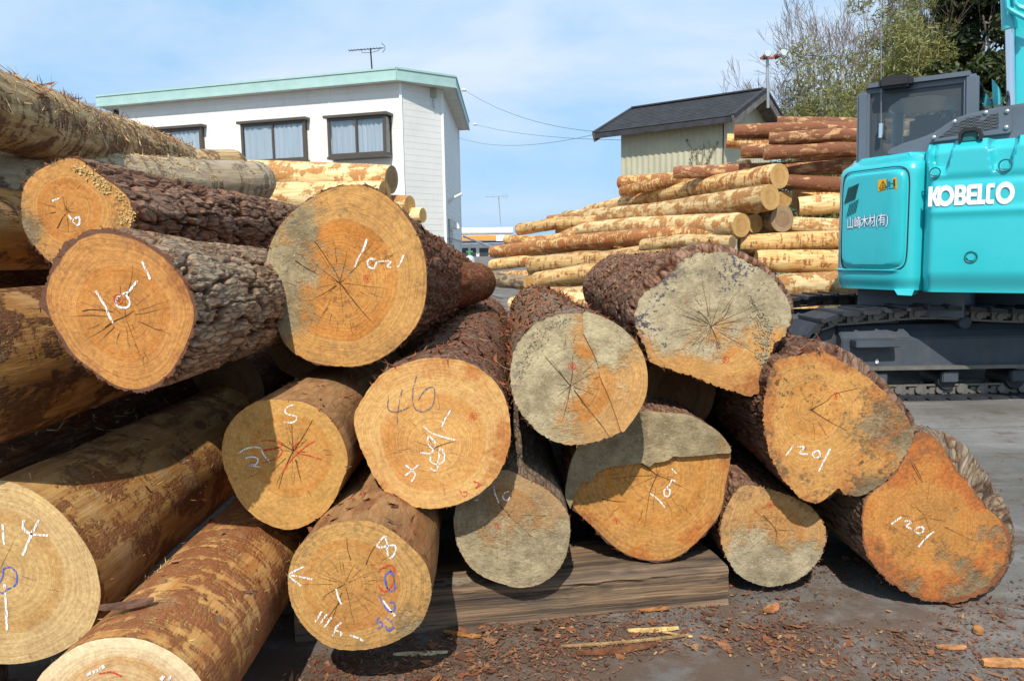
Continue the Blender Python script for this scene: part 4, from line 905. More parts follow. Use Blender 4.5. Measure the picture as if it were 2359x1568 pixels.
# ------------------------------------------------------------------ the stacks behind
def pp(X, Y_): return zP([(X, Y_)])[0]
PEEL_CREAM = peel_mat('peeled_cream', (0.80, 0.56, 0.26), (0.60, 0.32, 0.10), (0.29, 0.095, 0.032), amount=0.045, band=0.85, dirt=0.2, sc=1.35, knots=0.5)
PEEL_PALE = peel_mat('peeled_pale', (0.86, 0.67, 0.37), (0.68, 0.41, 0.16), (0.38, 0.16, 0.05), amount=0.015, band=0.6, dirt=0.15, sc=1.3, knots=0.3)
RED_BARK = peel_mat('thin_red_bark', (0.62, 0.38, 0.18), (0.34, 0.15, 0.07), (0.20, 0.075, 0.042), amount=0.105, band=0.2, dirt=0.0, sc=1.5, knots=0.3, rough=0.8)
GREY_BARK = peel_mat('thin_grey_bark', (0.34, 0.24, 0.13), (0.19, 0.13, 0.08), (0.10, 0.07, 0.05), amount=0.08, band=0.2, dirt=0.3, sc=1.4, knots=0.3, rough=0.85)
SC = 0.36557
GB = 'logs of the long stack at the back'
def back_log(label, L_, R_, YL, YR, mat, end=END_PALE, seed=1, bend=0.0, lumps=0.05):
    (xa, ya, ra), (xb, yb, rb) = L_, R_
    a = pl(*pp(xa, ya), YL, ra * SC); b = pl(*pp(xb, yb), YR, rb * SC)
    m = ((a[0] + b[0]) / 2 + Vector((0, 0, bend)), (a[1] + b[1]) / 2)
    path_log('stacked_log', label, [a, m, b], mat, end, GB, seed, 36, 52, lumps, rel=0.006, round_end=0.6)
BL = [
 ('pale stacked log at the upper left of the back stack under the shed wall', (905, 508, 44), (1720, 400, 42), 12.3, 10.9, 'C'),
 ('pale stacked log tucked just below the upper left one', (915, 565, 36), (1500, 470, 40), 12.1, 10.9, 'C'),
 ('long dark red-barked log crossing in front of the shed wall', (1243, 445, 41), (2700, 395, 46), 10.9, 9.9, 'R'),
 ('long patchy log whose high right end faces the shed corner', (690, 690, 34), (1908, 465, 85), 13.6, 9.7, 'C'),
 ('thickest pale log of the back stack with a tan right end', (565, 735, 52), (1852, 600, 88), 13.4, 9.5, 'P'),
 ('pale log with a broad right end below the thickest one', (528, 818, 42), (1668, 776, 82), 13.2, 9.5, 'P'),
 ('log showing its tan end just behind the one below the thickest', (1100, 800, 50), (1755, 765, 66), 12.0, 9.8, 'C'),
 ('long wavy patchy log reaching furthest left in the back stack', (105, 945, 41), (1640, 812, 58), 13.9, 9.6, 'C'),
 ('slim forked-looking log end above the furthest left log', (190, 868, 34), (620, 850, 40), 13.9, 12.6, 'C'),
 ('short patchy log end left of the pale long logs', (265, 805, 38), (760, 755, 42), 13.7, 12.4, 'C'),
 ('small brown log tip peeping over the left of the stack', (450, 735, 22), (700, 715, 26), 13.9, 13.3, 'C'),
 ('patchy log second from the bottom at the left end', (97, 1027, 38), (520, 1015, 40), 13.6, 12.6, 'C'),
 ('knotty patchy log rising behind the grey lopsided front log', (352, 1030, 62), (1500, 880, 58), 12.2, 9.6, 'C'),
 ('pale log end with loose splinters above the grey lopsided front log', (1050, 905, 44), (1612, 885, 46), 10.4, 9.3, 'P'),
 ('grey-barked log with a bright yellow end at the lower left', (30, 1108, 44), (333, 1140, 50), 12.0, 11.0, 'G'),
 ('reddish patchy log low in the stack beside the yellow end', (378, 1128, 56), (1000, 1070, 60), 11.6, 9.9, 'C'),
 ('pale low log behind the red bark litter', (345, 1215, 48), (1000, 1150, 56), 11.0, 9.6, 'P'),
 ('lowest pale log glimpsed between the front log ends', (225, 1275, 50), (900, 1255, 56), 10.6, 9.5, 'P'),
 ('topmost red-barked log of the stack behind the cab', (1893, 135, 46), (2800, 150, 44), 11.2, 10.6, 'R'),
 ('red-barked log sticking out left near the stack top', (1622, 187, 46), (2700, 190, 44), 10.6, 10.3, 'R'),
 ('short pale log tip below the red one sticking out', (1572, 243, 48), (2600, 265, 46), 10.7, 10.4, 'C'),
 ('red-barked log in the second row from the top', (1842, 232, 40), (2800, 222, 46), 10.3, 9.9, 'R'),
 ('red-barked log under the pale tip', (1665, 308, 48), (2800, 300, 46), 10.4, 10.0, 'R'),
 ('red-barked log with a fresh pale scar beside the cab', (1808, 327, 43), (2800, 312, 44), 10.1, 9.8, 'R'),
 ('red-barked log beside the high patchy log end', (1900, 500, 48), (2800, 485, 46), 10.2, 9.8, 'R'),
 ('tan log end deep in the gap of the stack', (1760, 640, 54), (1935, 612, 58), 11.0, 10.2, 'C'),
 ('weathered grey log end standing out of the gap', (1690, 770, 70), (1925, 738, 88), 10.6, 9.7, 'G'),
 ('pale yellow log right of the grey end', (2025, 658, 62), (2900, 640, 62), 10.0, 9.7, 'P'),
 ('pale log with orange stains in the middle beside the excavator door', (1945, 775, 56), (2900, 755, 58), 9.9, 9.6, 'P'),
 ('grey-tipped patchy log above the zigzag-scraped one', (1652, 893, 60), (2900, 885, 62), 9.7, 9.5, 'C'),
 ('zigzag-scraped patchy log level with the excavator skirt', (1760, 1002, 72), (2900, 1010, 74), 9.5, 9.3, 'C'),
 ('thick pale log just above the crawler track', (1880, 1165, 82), (3000, 1165, 84), 9.3, 9.1, 'P'),
 ('lowest pale log right behind the crawler track', (1880, 1300, 60), (3000, 1295, 62), 9.2, 9.0, 'P'),
 ('shaded log at the bottom behind the crawler track', (1700, 1420, 70), (3000, 1420, 70), 9.3, 9.1, 'C'),
]
MM = {'C': PEEL_CREAM, 'P': PEEL_PALE, 'R': RED_BARK, 'G': GREY_BARK}
for i, (lb, a, b, yl, yr, m) in enumerate(BL):
    back_log(lb, a, b, yl, yr, MM[m], END_GREY if 'grey' in lb and m != 'G' or 'weathered grey' in lb else END_PALE, 300 + i * 7, bend=(-0.06, 0.04, 0.0, 0.05)[i % 4], lumps=0.05 + 0.03 * (i % 3 == 0))
# hidden core logs that carry the stack
for i, (a, b, yl, yr) in enumerate((((300, 960, 50), (1500, 880, 66), 14.3, 11.0), ((420, 1010, 60), (1500, 960, 66), 13.4, 10.6), ((150, 1120, 55), (1300, 1080, 66), 12.9, 10.6), ((300, 890, 45), (1300, 840, 60), 14.6, 12.0), ((1000, 680, 50), (1750, 560, 70), 13.2, 10.8), ((2000, 1080, 75), (2900, 1080, 75), 10.0, 9.9), ((700, 1120, 70), (1800, 1000, 75), 12.6, 10.2), ((900, 900, 70), (1800, 760, 75), 13.0, 10.6), ((2000, 900, 75), (2900, 880, 75), 10.4, 10.2), ((2000, 600, 75), (2900, 590, 75), 10.5, 10.3), ((2000, 1150, 75), (2900, 1150, 75), 10.2, 10.0), ((2000, 400, 60), (2900, 395, 60), 10.8, 10.6))):
    back_log(('hidden log inside the back stack, ' + ('in the left fan of ends', 'second in the left fan of ends', 'low in the left fan', 'high in the left fan', 'under the high patchy log', 'behind the low right logs', 'low behind the yellow end', 'behind the thickest pale log', 'behind the zigzag-scraped log', 'behind the pale yellow log', 'behind the thick pale low log', 'behind the red-barked rows')[i]), a, b, yl, yr, PEEL_CREAM, END_PALE, 600 + i * 5)
GC = 'cream logs stacked below the house windows'
for i, (lb, pts) in enumerate((
  ('upper cream log below the house windows with a dark sawn right end', [(330, 402, 7.6, 34), (620, 402, 7.2, 33), (902, 414, 6.8, 33)]),
  ('lower cream log with a wedge of shade on its left half', [(330, 462, 7.3, 36), (620, 456, 6.9, 36), (886, 452, 6.6, 36)]),
  ('cream log end peeking out right below the upper one', [(520, 470, 7.9, 36), (944, 474, 6.9, 24)]),
  ('smallest cream log end at the right foot of the cream stack', [(560, 515, 7.7, 36), (974, 496, 6.9, 18)]),
  ('cream log low in the cream stack behind the barked logs', [(400, 520, 7.2, 36), (860, 522, 6.7, 36)]))):
    path_log('stacked_log', lb, [pl(*q) for q in pts], PEEL_PALE, END_GREY if i == 0 else END_PALE, GC, 700 + 9 * i, 44, 52, 0.035, rel=0.005)

# ------------------------------------------------------------------ house
SIDING = paint('white_siding', (0.80, 0.785, 0.73), 0.55, 0.35, var=0.025, scale=1.2, dirt=0.10)
MINT = paint('mint_fascia', (0.38, 0.55, 0.51), 0.45, 0.4, var=0.04)
SOFFIT = paint('white_soffit', (0.70, 0.68, 0.62), 0.7, 0.3, var=0.05, dirt=0.25)
BRONZE = paint('bronze_frame', (0.085, 0.066, 0.05), 0.4, 0.5, var=0.06)
TRIM = paint('white_trim', (0.82, 0.82, 0.80), 0.5, 0.35, var=0.03)
DARKIN = paint('room_dark', (0.05, 0.055, 0.06), 0.9, 0.1)
STEEL = paint('galvanised_steel', (0.42, 0.43, 0.44), 0.4, 0.5, metal=0.6)
BLACKW = paint('black_wire', (0.03, 0.03, 0.035), 0.6, 0.3)
WHITEP = paint('white_plastic', (0.78, 0.78, 0.75), 0.45, 0.4)
def glass_mat(name, tint=(0.95, 0.97, 0.97), amount=0.05, rough=0.0):
    m = bpy.data.materials.new(name); m.use_nodes = True; t = m.node_tree; t.nodes.clear()
    o = t.nodes.new('ShaderNodeOutputMaterial'); mx = t.nodes.new('ShaderNodeMixShader'); tr = t.nodes.new('ShaderNodeBsdfTransparent'); gl = t.nodes.new('ShaderNodeBsdfGlossy'); lw = t.nodes.new('ShaderNodeLayerWeight')
    lw.inputs['Blend'].default_value = 0.5
    pw = t.nodes.new('ShaderNodeMath'); pw.operation = 'POWER'; pw.inputs[1].default_value = 5.0
    ad = t.nodes.new('ShaderNodeMath'); ad.operation = 'MULTIPLY_ADD'; ad.use_clamp = True; ad.inputs[1].default_value = 0.85; ad.inputs[2].default_value = amount
    tr.inputs['Color'].default_value = tint + (1,); gl.inputs['Roughness'].default_value = rough
    t.links.new(lw.outputs['Facing'], pw.inputs[0]); t.links.new(pw.outputs[0], ad.inputs[0]); t.links.new(ad.outputs[0], mx.inputs['Fac']); t.links.new(tr.outputs[0], mx.inputs[1]); t.links.new(gl.outputs[0], mx.inputs[2]); t.links.new(mx.outputs[0], o.inputs['Surface'])
    return m
PANE = glass_mat('window_glass', (0.87, 0.90, 0.92), 0.085)
def curtain_mat():
    t = NT('curtain_cloth', 0.9, 0.1); c = t.coord()
    col = t.mix(t.noise(t.map(c, (9, 9, 0.6)), 1.0, 4), (0.50, 0.54, 0.57), (0.80, 0.82, 0.83)); return t.done(col)
CURTAIN = curtain_mat()
def house():
    def xy(px, py, Y): p = Q(px, py, Y); return Vector((p.x, p.y, 0))
    zt = Q(912, 158, 21).z; zb = zt - 0.29
    a, b, c, d = xy(220, 210, 23.9), xy(912, 158, 21), xy(1048, 180, 22.1), xy(1079, 285, 29.6)
    back = Vector((-0.3, 8.2, 0))
    e = a + back
    roofp = [a, b, c, d, Vector((e.x, max(e.y, d.y), 0))]
    root = empty('house', (-7, 26, 0), 'white clapboard two-storey house with a mint green flat roof edge', 'house')
    A, B, C, D = xy(278, 250, 24.0), xy(922, 200, 21.32), xy(1018, 240, 22.35), xy(1056, 330, 29.4)
    E = Vector((A.x - 0.2, D.y, 0))
    P = [A, B, C, D, E]
    # core
    mb = MB(); cen = sum(P, Vector()) / 5
    inner = [p + (cen - p).normalized() * 0.05 for p in P]
    mb.slab(inner, (0, 0, zb - 0.005)); mb.build('wall_core', SOFFIT, root)
    # boards
    for (p, q) in ((A, B), (B, C), (C, D)):
        dr = (q - p).normalized(); nrm = Vector((dr.y, -dr.x, 0))
        z = zb - 0.004; h = 0.168
        while z - h > 1.6:
            mb = MB(); L0, L1 = p + dr * 0.03, q - dr * 0.03
            o0, o1 = nrm * 0.0125, nrm * 0.015
            zz0, zz1 = z - h + 0.002, z
            vs = [L0 + o1 + Vector((0, 0, zz0)), L1 + o1 + Vector((0, 0, zz0)), L1 + o0 + Vector((0, 0, zz1)), L0 + o0 + Vector((0, 0, zz1)),
                  L0 - o1 * 3 + Vector((0, 0, zz0)), L1 - o1 * 3 + Vector((0, 0, zz0)), L1 - o1 * 3 + Vector((0, 0, zz1)), L0 - o1 * 3 + Vector((0, 0, zz1))]
            mb.add(vs, [(0, 1, 2, 3), (0, 4, 5, 1), (3, 2, 6, 7), (0, 3, 7, 4), (1, 5, 6, 2), (4, 7, 6, 5)])
            mb.build('siding_board', SIDING, root); z -= h
    for p, dx in ((A, 0), (B, 0), (C, 0), (D, 0)):
        mb = MB(); mb.box(p + Vector((0, -0.012, zb / 2 + 0.7)), (0.07, 0.07, zb - 1.41)); mb.build('corner_trim', TRIM, root)
    dr = (B - A).normalized(); nrm = Vector((dr.y, -dr.x, 0))
    jp = hit(760, 260, A, nrm); mb = MB(); mb.box((jp.x + nrm.x * 0.018, jp.y + nrm.y * 0.018, zb - 1.2), (0.03, 0.02, 2.38), Euler((0, 0, math.atan2(dr.y, dr.x)))); mb.build('joint_trim', TRIM, root)
    # roof slab and fascia
    mb = MB(); ri = [p + (cen - p).normalized() * 0.03 for p in roofp]; mb.slab([p + Vector((0, 0, zb)) for p in ri], (0, 0, zt - zb - 0.012)); mb.build('roof', SOFFIT, root)
    for p, q in ((a, b), (b, c), (c, d)):
        f = MB(); f.bar(p + Vector((0, 0, (zt + zb) / 2)), q + Vector((0, 0, (zt + zb) / 2)), 0.035, zt - zb)
        fo = f.build('fascia', MINT, root)
        for zz, hh in ((zt + 0.006, 0.05), (zb + 0.012, 0.05)):
            n2 = Vector(((q - p).y, -(q - p).x, 0)).normalized() * 0.016
            g = MB(); g.bar(p + n2 + Vector((0, 0, zz)), q + n2 + Vector((0, 0, zz)), 0.05, hh); g.build('fascia_lip', MINT, fo)
    # windows
    def window(x0, x1, yt, yb, out, hood=0.10, side_glass=False):
        p0, p1 = hit(x0, yt, A, nrm), hit(x1, yt, A, nrm); zt_ = hit((x0 + x1) / 2, yt, A, nrm).z; zb_ = hit((x0 + x1) / 2, yb, A, nrm).z
        p0.z = p1.z = 0; w = (p1 - p0).length; ux = (p1 - p0).normalized(); o = nrm * out
        ang = math.atan2(ux.y, ux.x); fw = 0.075; mid = (p0 + p1) / 2
        fr = MB()
        for s in (0, 1):
            q = (p0 if s == 0 else p1) + ux * (fw / 2 if s == 0 else -fw / 2)
            fr.box(q + o + Vector((0, 0, (zt_ + zb_) / 2)), (fw, 0.05, zt_ - zb_), Euler((0, 0, ang)))
            if not side_glass: fr.box(q + o * 0.5 + Vector((0, 0, (zt_ + zb_) / 2)), (0.03, out, zt_ - zb_ - 0.01), Euler((0, 0, ang)))
        fr.box(mid + o + Vector((0, 0, zt_ - fw / 2)), (w - 2 * fw, 0.048, fw), Euler((0, 0, ang)))
        fr.box(mid + o + Vector((0, 0, zb_ + fw / 2)), (w - 2 * fw, 0.048, fw), Euler((0, 0, ang)))
        wo = fr.build('window', BRONZE, root)
        m = MB(); m.box(mid + o + Vector((0, 0, (zt_ + zb_) / 2)), (0.05, 0.05, zt_ - zb_ - 2 * fw), Euler((0, 0, ang))); m.build('mullion', BRONZE, wo)
        for s in (-1, 1):
            g = MB(); g.box(mid + ux * s * (w / 4 - fw / 4) + o - nrm * 0.01 * (1 + s) + Vector((0, 0, (zt_ + zb_) / 2)), (w / 2 - fw * 0.9, 0.006, zt_ - zb_ - 2 * fw), Euler((0, 0, ang))); g.build('pane', PANE, wo)
        n = 90; v = []
        for i in range(n):
            s = i / (n - 1); ph = 0.016 * math.sin(s * 58 + 3 * math.sin(s * 9)) + 0.008 * math.sin(s * 131)
            q = p0 + ux * (fw + (w - 2 * fw) * s) + nrm * (out * 0.72 + ph)
            v += [q + Vector((0, 0, zb_ + 0.04)), q + Vector((0, 0, zt_ - 0.04))]
        cm = MB(); cm.add(v, [(2 * i, 2 * i + 2, 2 * i + 3, 2 * i + 1) for i in range(n - 1)]); cm.build('curtain', CURTAIN, wo, True)
        hd = MB(); hd.box(mid + nrm * (out + 0.10) * 0.5 + Vector((0, 0, zt_ + 0.035)), (w + 0.16, out + 0.10, 0.07), Euler((0, 0, ang)))
        hd.build('window_hood', BRONZE, wo)
        sl = MB(); sl.box(mid + nrm * (out + 0.05) * 0.5 + Vector((0, 0, zb_ - 0.035)), (w + 0.05, out + 0.05, 0.07), Euler((0, 0, ang))); sl.build('sill', BRONZE, wo)
        if side_glass:
            for s in (0, 1):
                q = (p0 if s == 0 else p1)
                g = MB(); g.box(q + o * 0.5 + Vector((0, 0, (zt_ + zb_) / 2)), (0.008, out - 0.06, zt_ - zb_ - 0.1), Euler((0, 0, ang))); g.build('side_pane', PANE, wo)
                g = MB(); g.box(q + nrm * 0.03 + Vector((0, 0, (zt_ + zb_) / 2)), (0.05, 0.05, zt_ - zb_), Euler((0, 0, ang))); g.build('side_frame', BRONZE, wo)
    window(330, 472, 300, 392, 0.16)
    window(562, 709, 284, 374, 0.16)
    window(768, 900, 274, 362, 0.34, side_glass=True)
    # right wall fittings
    drc = (D - C).normalized(); nc = Vector((drc.y, -drc.x, 0))
    p = hit(1032, 468, C, nc); mb = MB(); mb.tube([p, p + Vector((0.10, -0.02, 0.12)), p + Vector((0.42, -0.05, 0.26))], 0.045, 10); q = mb.build('lamp_arm', WHITEP, root, True)
    p = hit(1036, 520, C, nc); mb = MB()
    n = 14; v = []
    for i in range(n):
        a2 = math.pi * i / (n - 1) / 2
        for s in (-1, 1): v.append(p + drc * s * 0.22 + Vector((0.30 * math.sin(a2), 0, 0.30 * math.cos(a2) - 0.1)))
    v += [p + drc * -0.22 + Vector((0, 0, -0.1)), p + drc * 0.22 + Vector((0, 0, -0.1))]
    mb.add(v, [(2 * i, 2 * i + 2, 2 * i + 3, 2 * i + 1) for i in range(n - 1)] + [tuple([2 * i for i in range(n)] + [2 * n]), tuple([2 * i + 1 for i in range(n)][::-1] + [2 * n + 1])])
    mb.build('vent_cowl', WHITEP, root, True)
    p = hit(1040, 545, C, nc); mb = MB()
    for k in range(9): mb.box(p + Vector((0.02, 0, 0.5 - 0.11 * k)), (0.05, 0.55, 0.05))
    tag(mb.build('louvre', STEEL, root), kind='stuff')
    p = hit(1031, 500, C, nc); mb = MB(); mb.tube([p + Vector((0.04, 0, -0.05)), p + Vector((0.04, 0, -2.6))], 0.03, 8); mb.build('drain_pipe', STEEL, root, True)
    # cable box under the eave at the chamfer
    nb = Vector(((C - B).y, -(C - B).x, 0)).normalized(); p = hit(995, 216, B, nb); mb = MB(); mb.box(p + nb * 0.06, (0.16, 0.10, 0.22)); mb.build('cable_box', paint('cable_box', (0.35, 0.34, 0.22), 0.6), root)
    p = hit(995, 240, B, nb); mb = MB(); mb.tube([p + nb * 0.05 + Vector((0, 0, 0.2)), p + nb * 0.06, p + nb * 0.04 + Vector((0.03, 0, -0.16))], 0.018, 6); mb.build('cable_tail', STEEL, root, True)
    p = Q(268, 262, 24.5); mb = MB(); mb.box(p, (0.16, 0.2, 0.13), Euler((0.3, 0.2, 0.4))); mb.tube([p, p + Vector((0.25, 0.1, 0.2))], 0.02, 6); mb.build('flood_lamp', BRONZE, root)
    return zt
HZT = house()
def antenna(name, label, base, top, w, boom_z, mat, s=1.0, tilt=0.02):
    root = empty(name, base, label, 'antenna')
    base, top = Vector(base), Vector(top); mb = MB(); mb.tube([base, top], 0.028 * s, 8); mb.build('mast', mat, root, True)
    b = top + Vector((0, 0, -0.03)); l = Vector((-0.62 * w, 0.1, 0.0)); r = Vector((0.38 * w, -0.06, 0.02))
    mb = MB(); mb.tube([b + l, b + r], 0.016 * s, 6); mb.build('boom', mat, root, True)
    for k in range(11):
        q = b + l + (r - l) * (k / 11.0); mb = MB(); mb.tube([q + Vector((0.0, -0.16 * s, 0)), q + Vector((0.0, 0.16 * s, 0))], 0.010 * s, 5); mb.build('element', mat, root)
    q = b + r
    mb = MB(); mb.tube([q + Vector((-0.07, 0, 0.17)) * s, q + Vector((0.05, 0, 0.05)) * s, q + Vector((0.05, 0, -0.05)) * s, q + Vector((-0.05, 0, -0.17)) * s], 0.012 * s, 5); mb.build('reflector', mat, root)
    mb = MB(); mb.tube([b + l * 0.45, b + l * 0.4 + Vector((0, 0, -0.10)) * s, b + Vector((0, 0, -0.12)) * s, b + r * 0.6 + Vector((0, 0, -0.08)) * s, b + r * 0.7], 0.010 * s, 5); mb.build('brace', mat, root)
t_ = Q(853, 112, 24); antenna('television_antenna', 'dark television antenna on the mint-edged house roof', (t_.x + 0.05, 24, HZT - 0.02), t_, 1.05, 0, BLACKW, 0.8)

# ------------------------------------------------------------------ shed
SHEDW = paint('khaki_metal', (0.50, 0.47, 0.33), 0.6, 0.35, var=0.05, scale=2, dirt=0.15)
ROOFM = paint('black_roofing', (0.045, 0.045, 0.05), 0.75, 0.3, var=0.15, scale=6)
GREYW = paint('weathered_board', (0.17, 0.15, 0.14), 0.85, 0.2, var=0.2, scale=7)
def shed():
    Yr = 14.5; er = Q(1686, 266, Yr); Ze = er.z
    def at_z(px, py, z): return hit(px, py, (0, 0, z), (0, 0, 1))
    el = at_z(1372, 306, Ze); u = (er - el); u.z = 0; Ln = u.length; u.normalize(); n = Vector((-u.y, u.x, 0))
    if n.y < 0: n = -n
    hw = 1.5; pk = hit(1757, 207, er + n * hw, n); Zr = pk.z
    root = empty('shed', (er.x, er.y + 1, 0), 'khaki corrugated metal shed with a black gabled roof', 'shed')
    def pt(a, b, z): q = el + u * a + n * b; return Vector((q.x, q.y, z))
    al, ar = 0.42, Ln - 0.30; bi = 0.30; bb = 2 * hw - 0.30
    # corrugated walls
    def corr(p0, p1, zt0, zt1, peak=None):
        d = (p1 - p0); l = d.length; d.normalize(); nn = Vector((d.y, -d.x, 0)); k = int(l / 0.032); v = []
        for i in range(k + 1):
            s = i / k; ph = (i % 4); off = 0.014 if ph in (0, 1) else 0.0
            zt = zt0 + (zt1 - zt0) * s
            if peak is not None: zt = zt0 + (peak - zt0) * (1 - abs(2 * s - 1))
            q = p0 + d * (l * s) + nn * off
            v += [Vector((q.x, q.y, 0)), Vector((q.x, q.y, zt))]
        m = MB(); m.add(v, [(2 * i, 2 * i + 2, 2 * i + 3, 2 * i + 1) for i in range(k)]); return m
    sl = (Zr - Ze) / hw; zw = Ze + sl * bi - 0.03
    corr(pt(al, bi, 0), pt(ar, bi, 0), zw, zw).build('front_wall', SHEDW, root)
    corr(pt(ar, bi, 0), pt(ar, bb, 0), zw, zw, Zr - 0.06).build('gable_wall', SHEDW, root)
    corr(pt(al, bb, 0), pt(al, bi, 0), zw, zw, Zr - 0.06).build('gable_wall', SHEDW, root)
    corr(pt(ar, bb, 0), pt(al, bb, 0), zw, zw).build('back_wall', SHEDW, root)
    # roof: two decks and courses on the front slope
    for s in (0, 1):
        b0, b1 = (0, hw) if s == 0 else (2 * hw, hw)
        m = MB(); m.slab([pt(0, b0, Ze - 0.02), pt(Ln, b0, Ze - 0.02), pt(Ln, b1, Zr - 0.02), pt(0, b1, Zr - 0.02)], (0, 0, -0.07)); deck = m.build('roof', GREYW, root)
        nc = 14
        for k in range(nc):
            f0, f1 = k / nc, (k + 1.1) / nc
            m = MB(); q = [pt(-0.02, b0 + (b1 - b0) * f0, Ze + (Zr - Ze) * f0 + 0.012), pt(Ln + 0.02, b0 + (b1 - b0) * f0, Ze + (Zr - Ze) * f0 + 0.012), pt(Ln + 0.02, b0 + (b1 - b0) * min(1, f1), Ze + (Zr - Ze) * min(1, f1) - 0.004), pt(-0.02, b0 + (b1 - b0) * min(1, f1), Ze + (Zr - Ze) * min(1, f1) - 0.004)]
            m.slab(q, (0, 0, -0.014)); m.build('roof_course', ROOFM, deck)
    for a in (-0.03, Ln + 0.03):
        for b0, b1 in ((-0.03, hw), (2 * hw + 0.03, hw)):
            m = MB(); m.bar(pt(a, b0, Ze - 0.10), pt(a, b1, Zr - 0.10), 0.04, 0.17); m.build('barge_board', GREYW, root)
            m = MB(); m.bar(pt(a, b0, Ze - 0.002), pt(a, b1, Zr - 0.002), 0.075, 0.05); m.build('barge_cap', ROOFM, root)
    m = MB(); m.bar(pt(0, -0.01, Ze - 0.07), pt(Ln, -0.01, Ze - 0.07), 0.03, 0.10); m.build('eave_board', ROOFM, root)
    m = MB(); m.bar(pt(0, hw, Zr + 0.015), pt(Ln, hw, Zr + 0.015), 0.16, 0.03); m.build('ridge_cap', ROOFM, root)
    # floodlights on a pole at the gable
    top = pt(Ln + 0.08, hw + 0.02, 0); zt = hit(1757, 134, top, n).z; zb = hit(1764, 250, top, n).z
    pole = empty('floodlight_pole', (top.x, top.y, zb), 'two floodlights on a steel pole at the shed gable', 'floodlight')
    m = MB(); m.tube([(top.x, top.y, zb), (top.x - 0.03, top.y, zt)], 0.032, 8); m.build('pole', STEEL, pole, True)
    RUST = paint('rust_red', (0.30, 0.10, 0.07), 0.7)
    m = MB(); m.bar((top.x - 0.16, top.y, zt - 0.02), (top.x + 0.10, top.y, zt - 0.02), 0.05, 0.04); m.build('cross_arm', RUST, pole)
    for dx, dz in ((-0.07, 0.02), (0.20, 0.03)):
        c = Vector((top.x + dx, top.y - 0.06, zt + dz)); ax = Vector((0.25 if dx > 0 else -0.05, -0.9, 0.05)).normalized()
        m = MB(); m.tube([c + ax * -0.16, c + ax * -0.02], [0.05, 0.05], 10); lo = m.build('lamp_socket', RUST, pole, True)
        m = MB(); m.tube([c + ax * -0.02, c + ax * 0.05, c + ax * 0.10, c + ax * 0.125], [0.04, 0.06, 0.072, 0.06], 14); m.build('lamp_bulb', paint('lamp_silver', (0.75, 0.75, 0.74), 0.15, 0.6, metal=0.4), lo, True)
    # dry vine climbing the front wall
    rng = random.Random(4); m = MB(); lf = MB(); wp = pt(al, bi - 0.02, 0)
    for k in range(9):
        x = 1590 + rng.uniform(-8, 45); y = 380; pts = []
        while y > 290 + rng.uniform(0, 60):
            pts.append(hit(x, y, wp, n) - n * 0.02); x += rng.uniform(-7, 8); y -= rng.uniform(6, 12)
            if rng.random() < 0.7:
                c = pts[-1]; d = Vector((rng.uniform(-.1, .1), -0.02, rng.uniform(-.08, .1))); d = d * 0.55; lf.add([c, c + d * 0.6 + Vector((0.012, 0, 0.008)), c + d, c + d * 0.6 - Vector((0.012, 0, 0.008))], [(0, 1, 2, 3)])
        if len(pts) > 2: m.tube(pts, 0.005, 4)
    vn_ = empty('climbing_vine', wp, 'dry brown vine climbing the khaki shed wall', 'vine')
    m.build('stem', paint('dry_stem', (0.12, 0.09, 0.05), 0.9), vn_); tag(lf.build('leaves', paint('dry_leaf', (0.19, 0.15, 0.07), 0.9), vn_), kind='stuff')
    return el, er, n
EL, ER, SN = shed()

# ------------------------------------------------------------------ wires
def wire(label, a, b, sag, r=0.0042):
    a, b = Vector(a), Vector(b); pts = [a.lerp(b, i / 24) + Vector((0, 0, -sag * 4 * (i / 24) * (1 - i / 24))) for i in range(25)]
    m = MB(); m.tube(pts, r, 5); o = m.build('overhead_wire', BLACKW, None, True, loc=(a + b) / 2); tag(o, label, 'wire', 'wires between the house and the shed')
wire('upper wire from the house roof corner down to the shed eave', Q(1066, 206, 23), EL + Vector((0, 0, 0.02)), 0.22)
wire('middle wire from the house eave to the shed wall', Q(1090, 286, 29), hit(1430, 323, EL, SN), 0.12)
wire('lowest wire from the house wall rising to the shed eave', Q(1056, 318, 29.3), EL + Vector((0.0, 0, -0.03)), 0.25)
wire('thin wire crossing the sky at the upper left', Q(-40, 120, 30), Q(330, 350, 40), 0.3, 0.010)
for lb, p in (('white insulator on the upper wire by the house roof', Q(1068, 208, 22.9)), ('white insulator on the middle wire by the house eave', Q(1094, 287, 28.8))):
    m = MB(); m.tube([p + Vector((-0.07, 0, 0.01)), p + Vector((-0.03, 0, 0)), p, p + Vector((0.03, 0, 0)), p + Vector((0.07, 0, -0.01))], [0.02, 0.055, 0.03, 0.055, 0.02], 10); o = m.build('wire_insulator', WHITEP, None, True, loc=p); tag(o, lb, 'insulator')

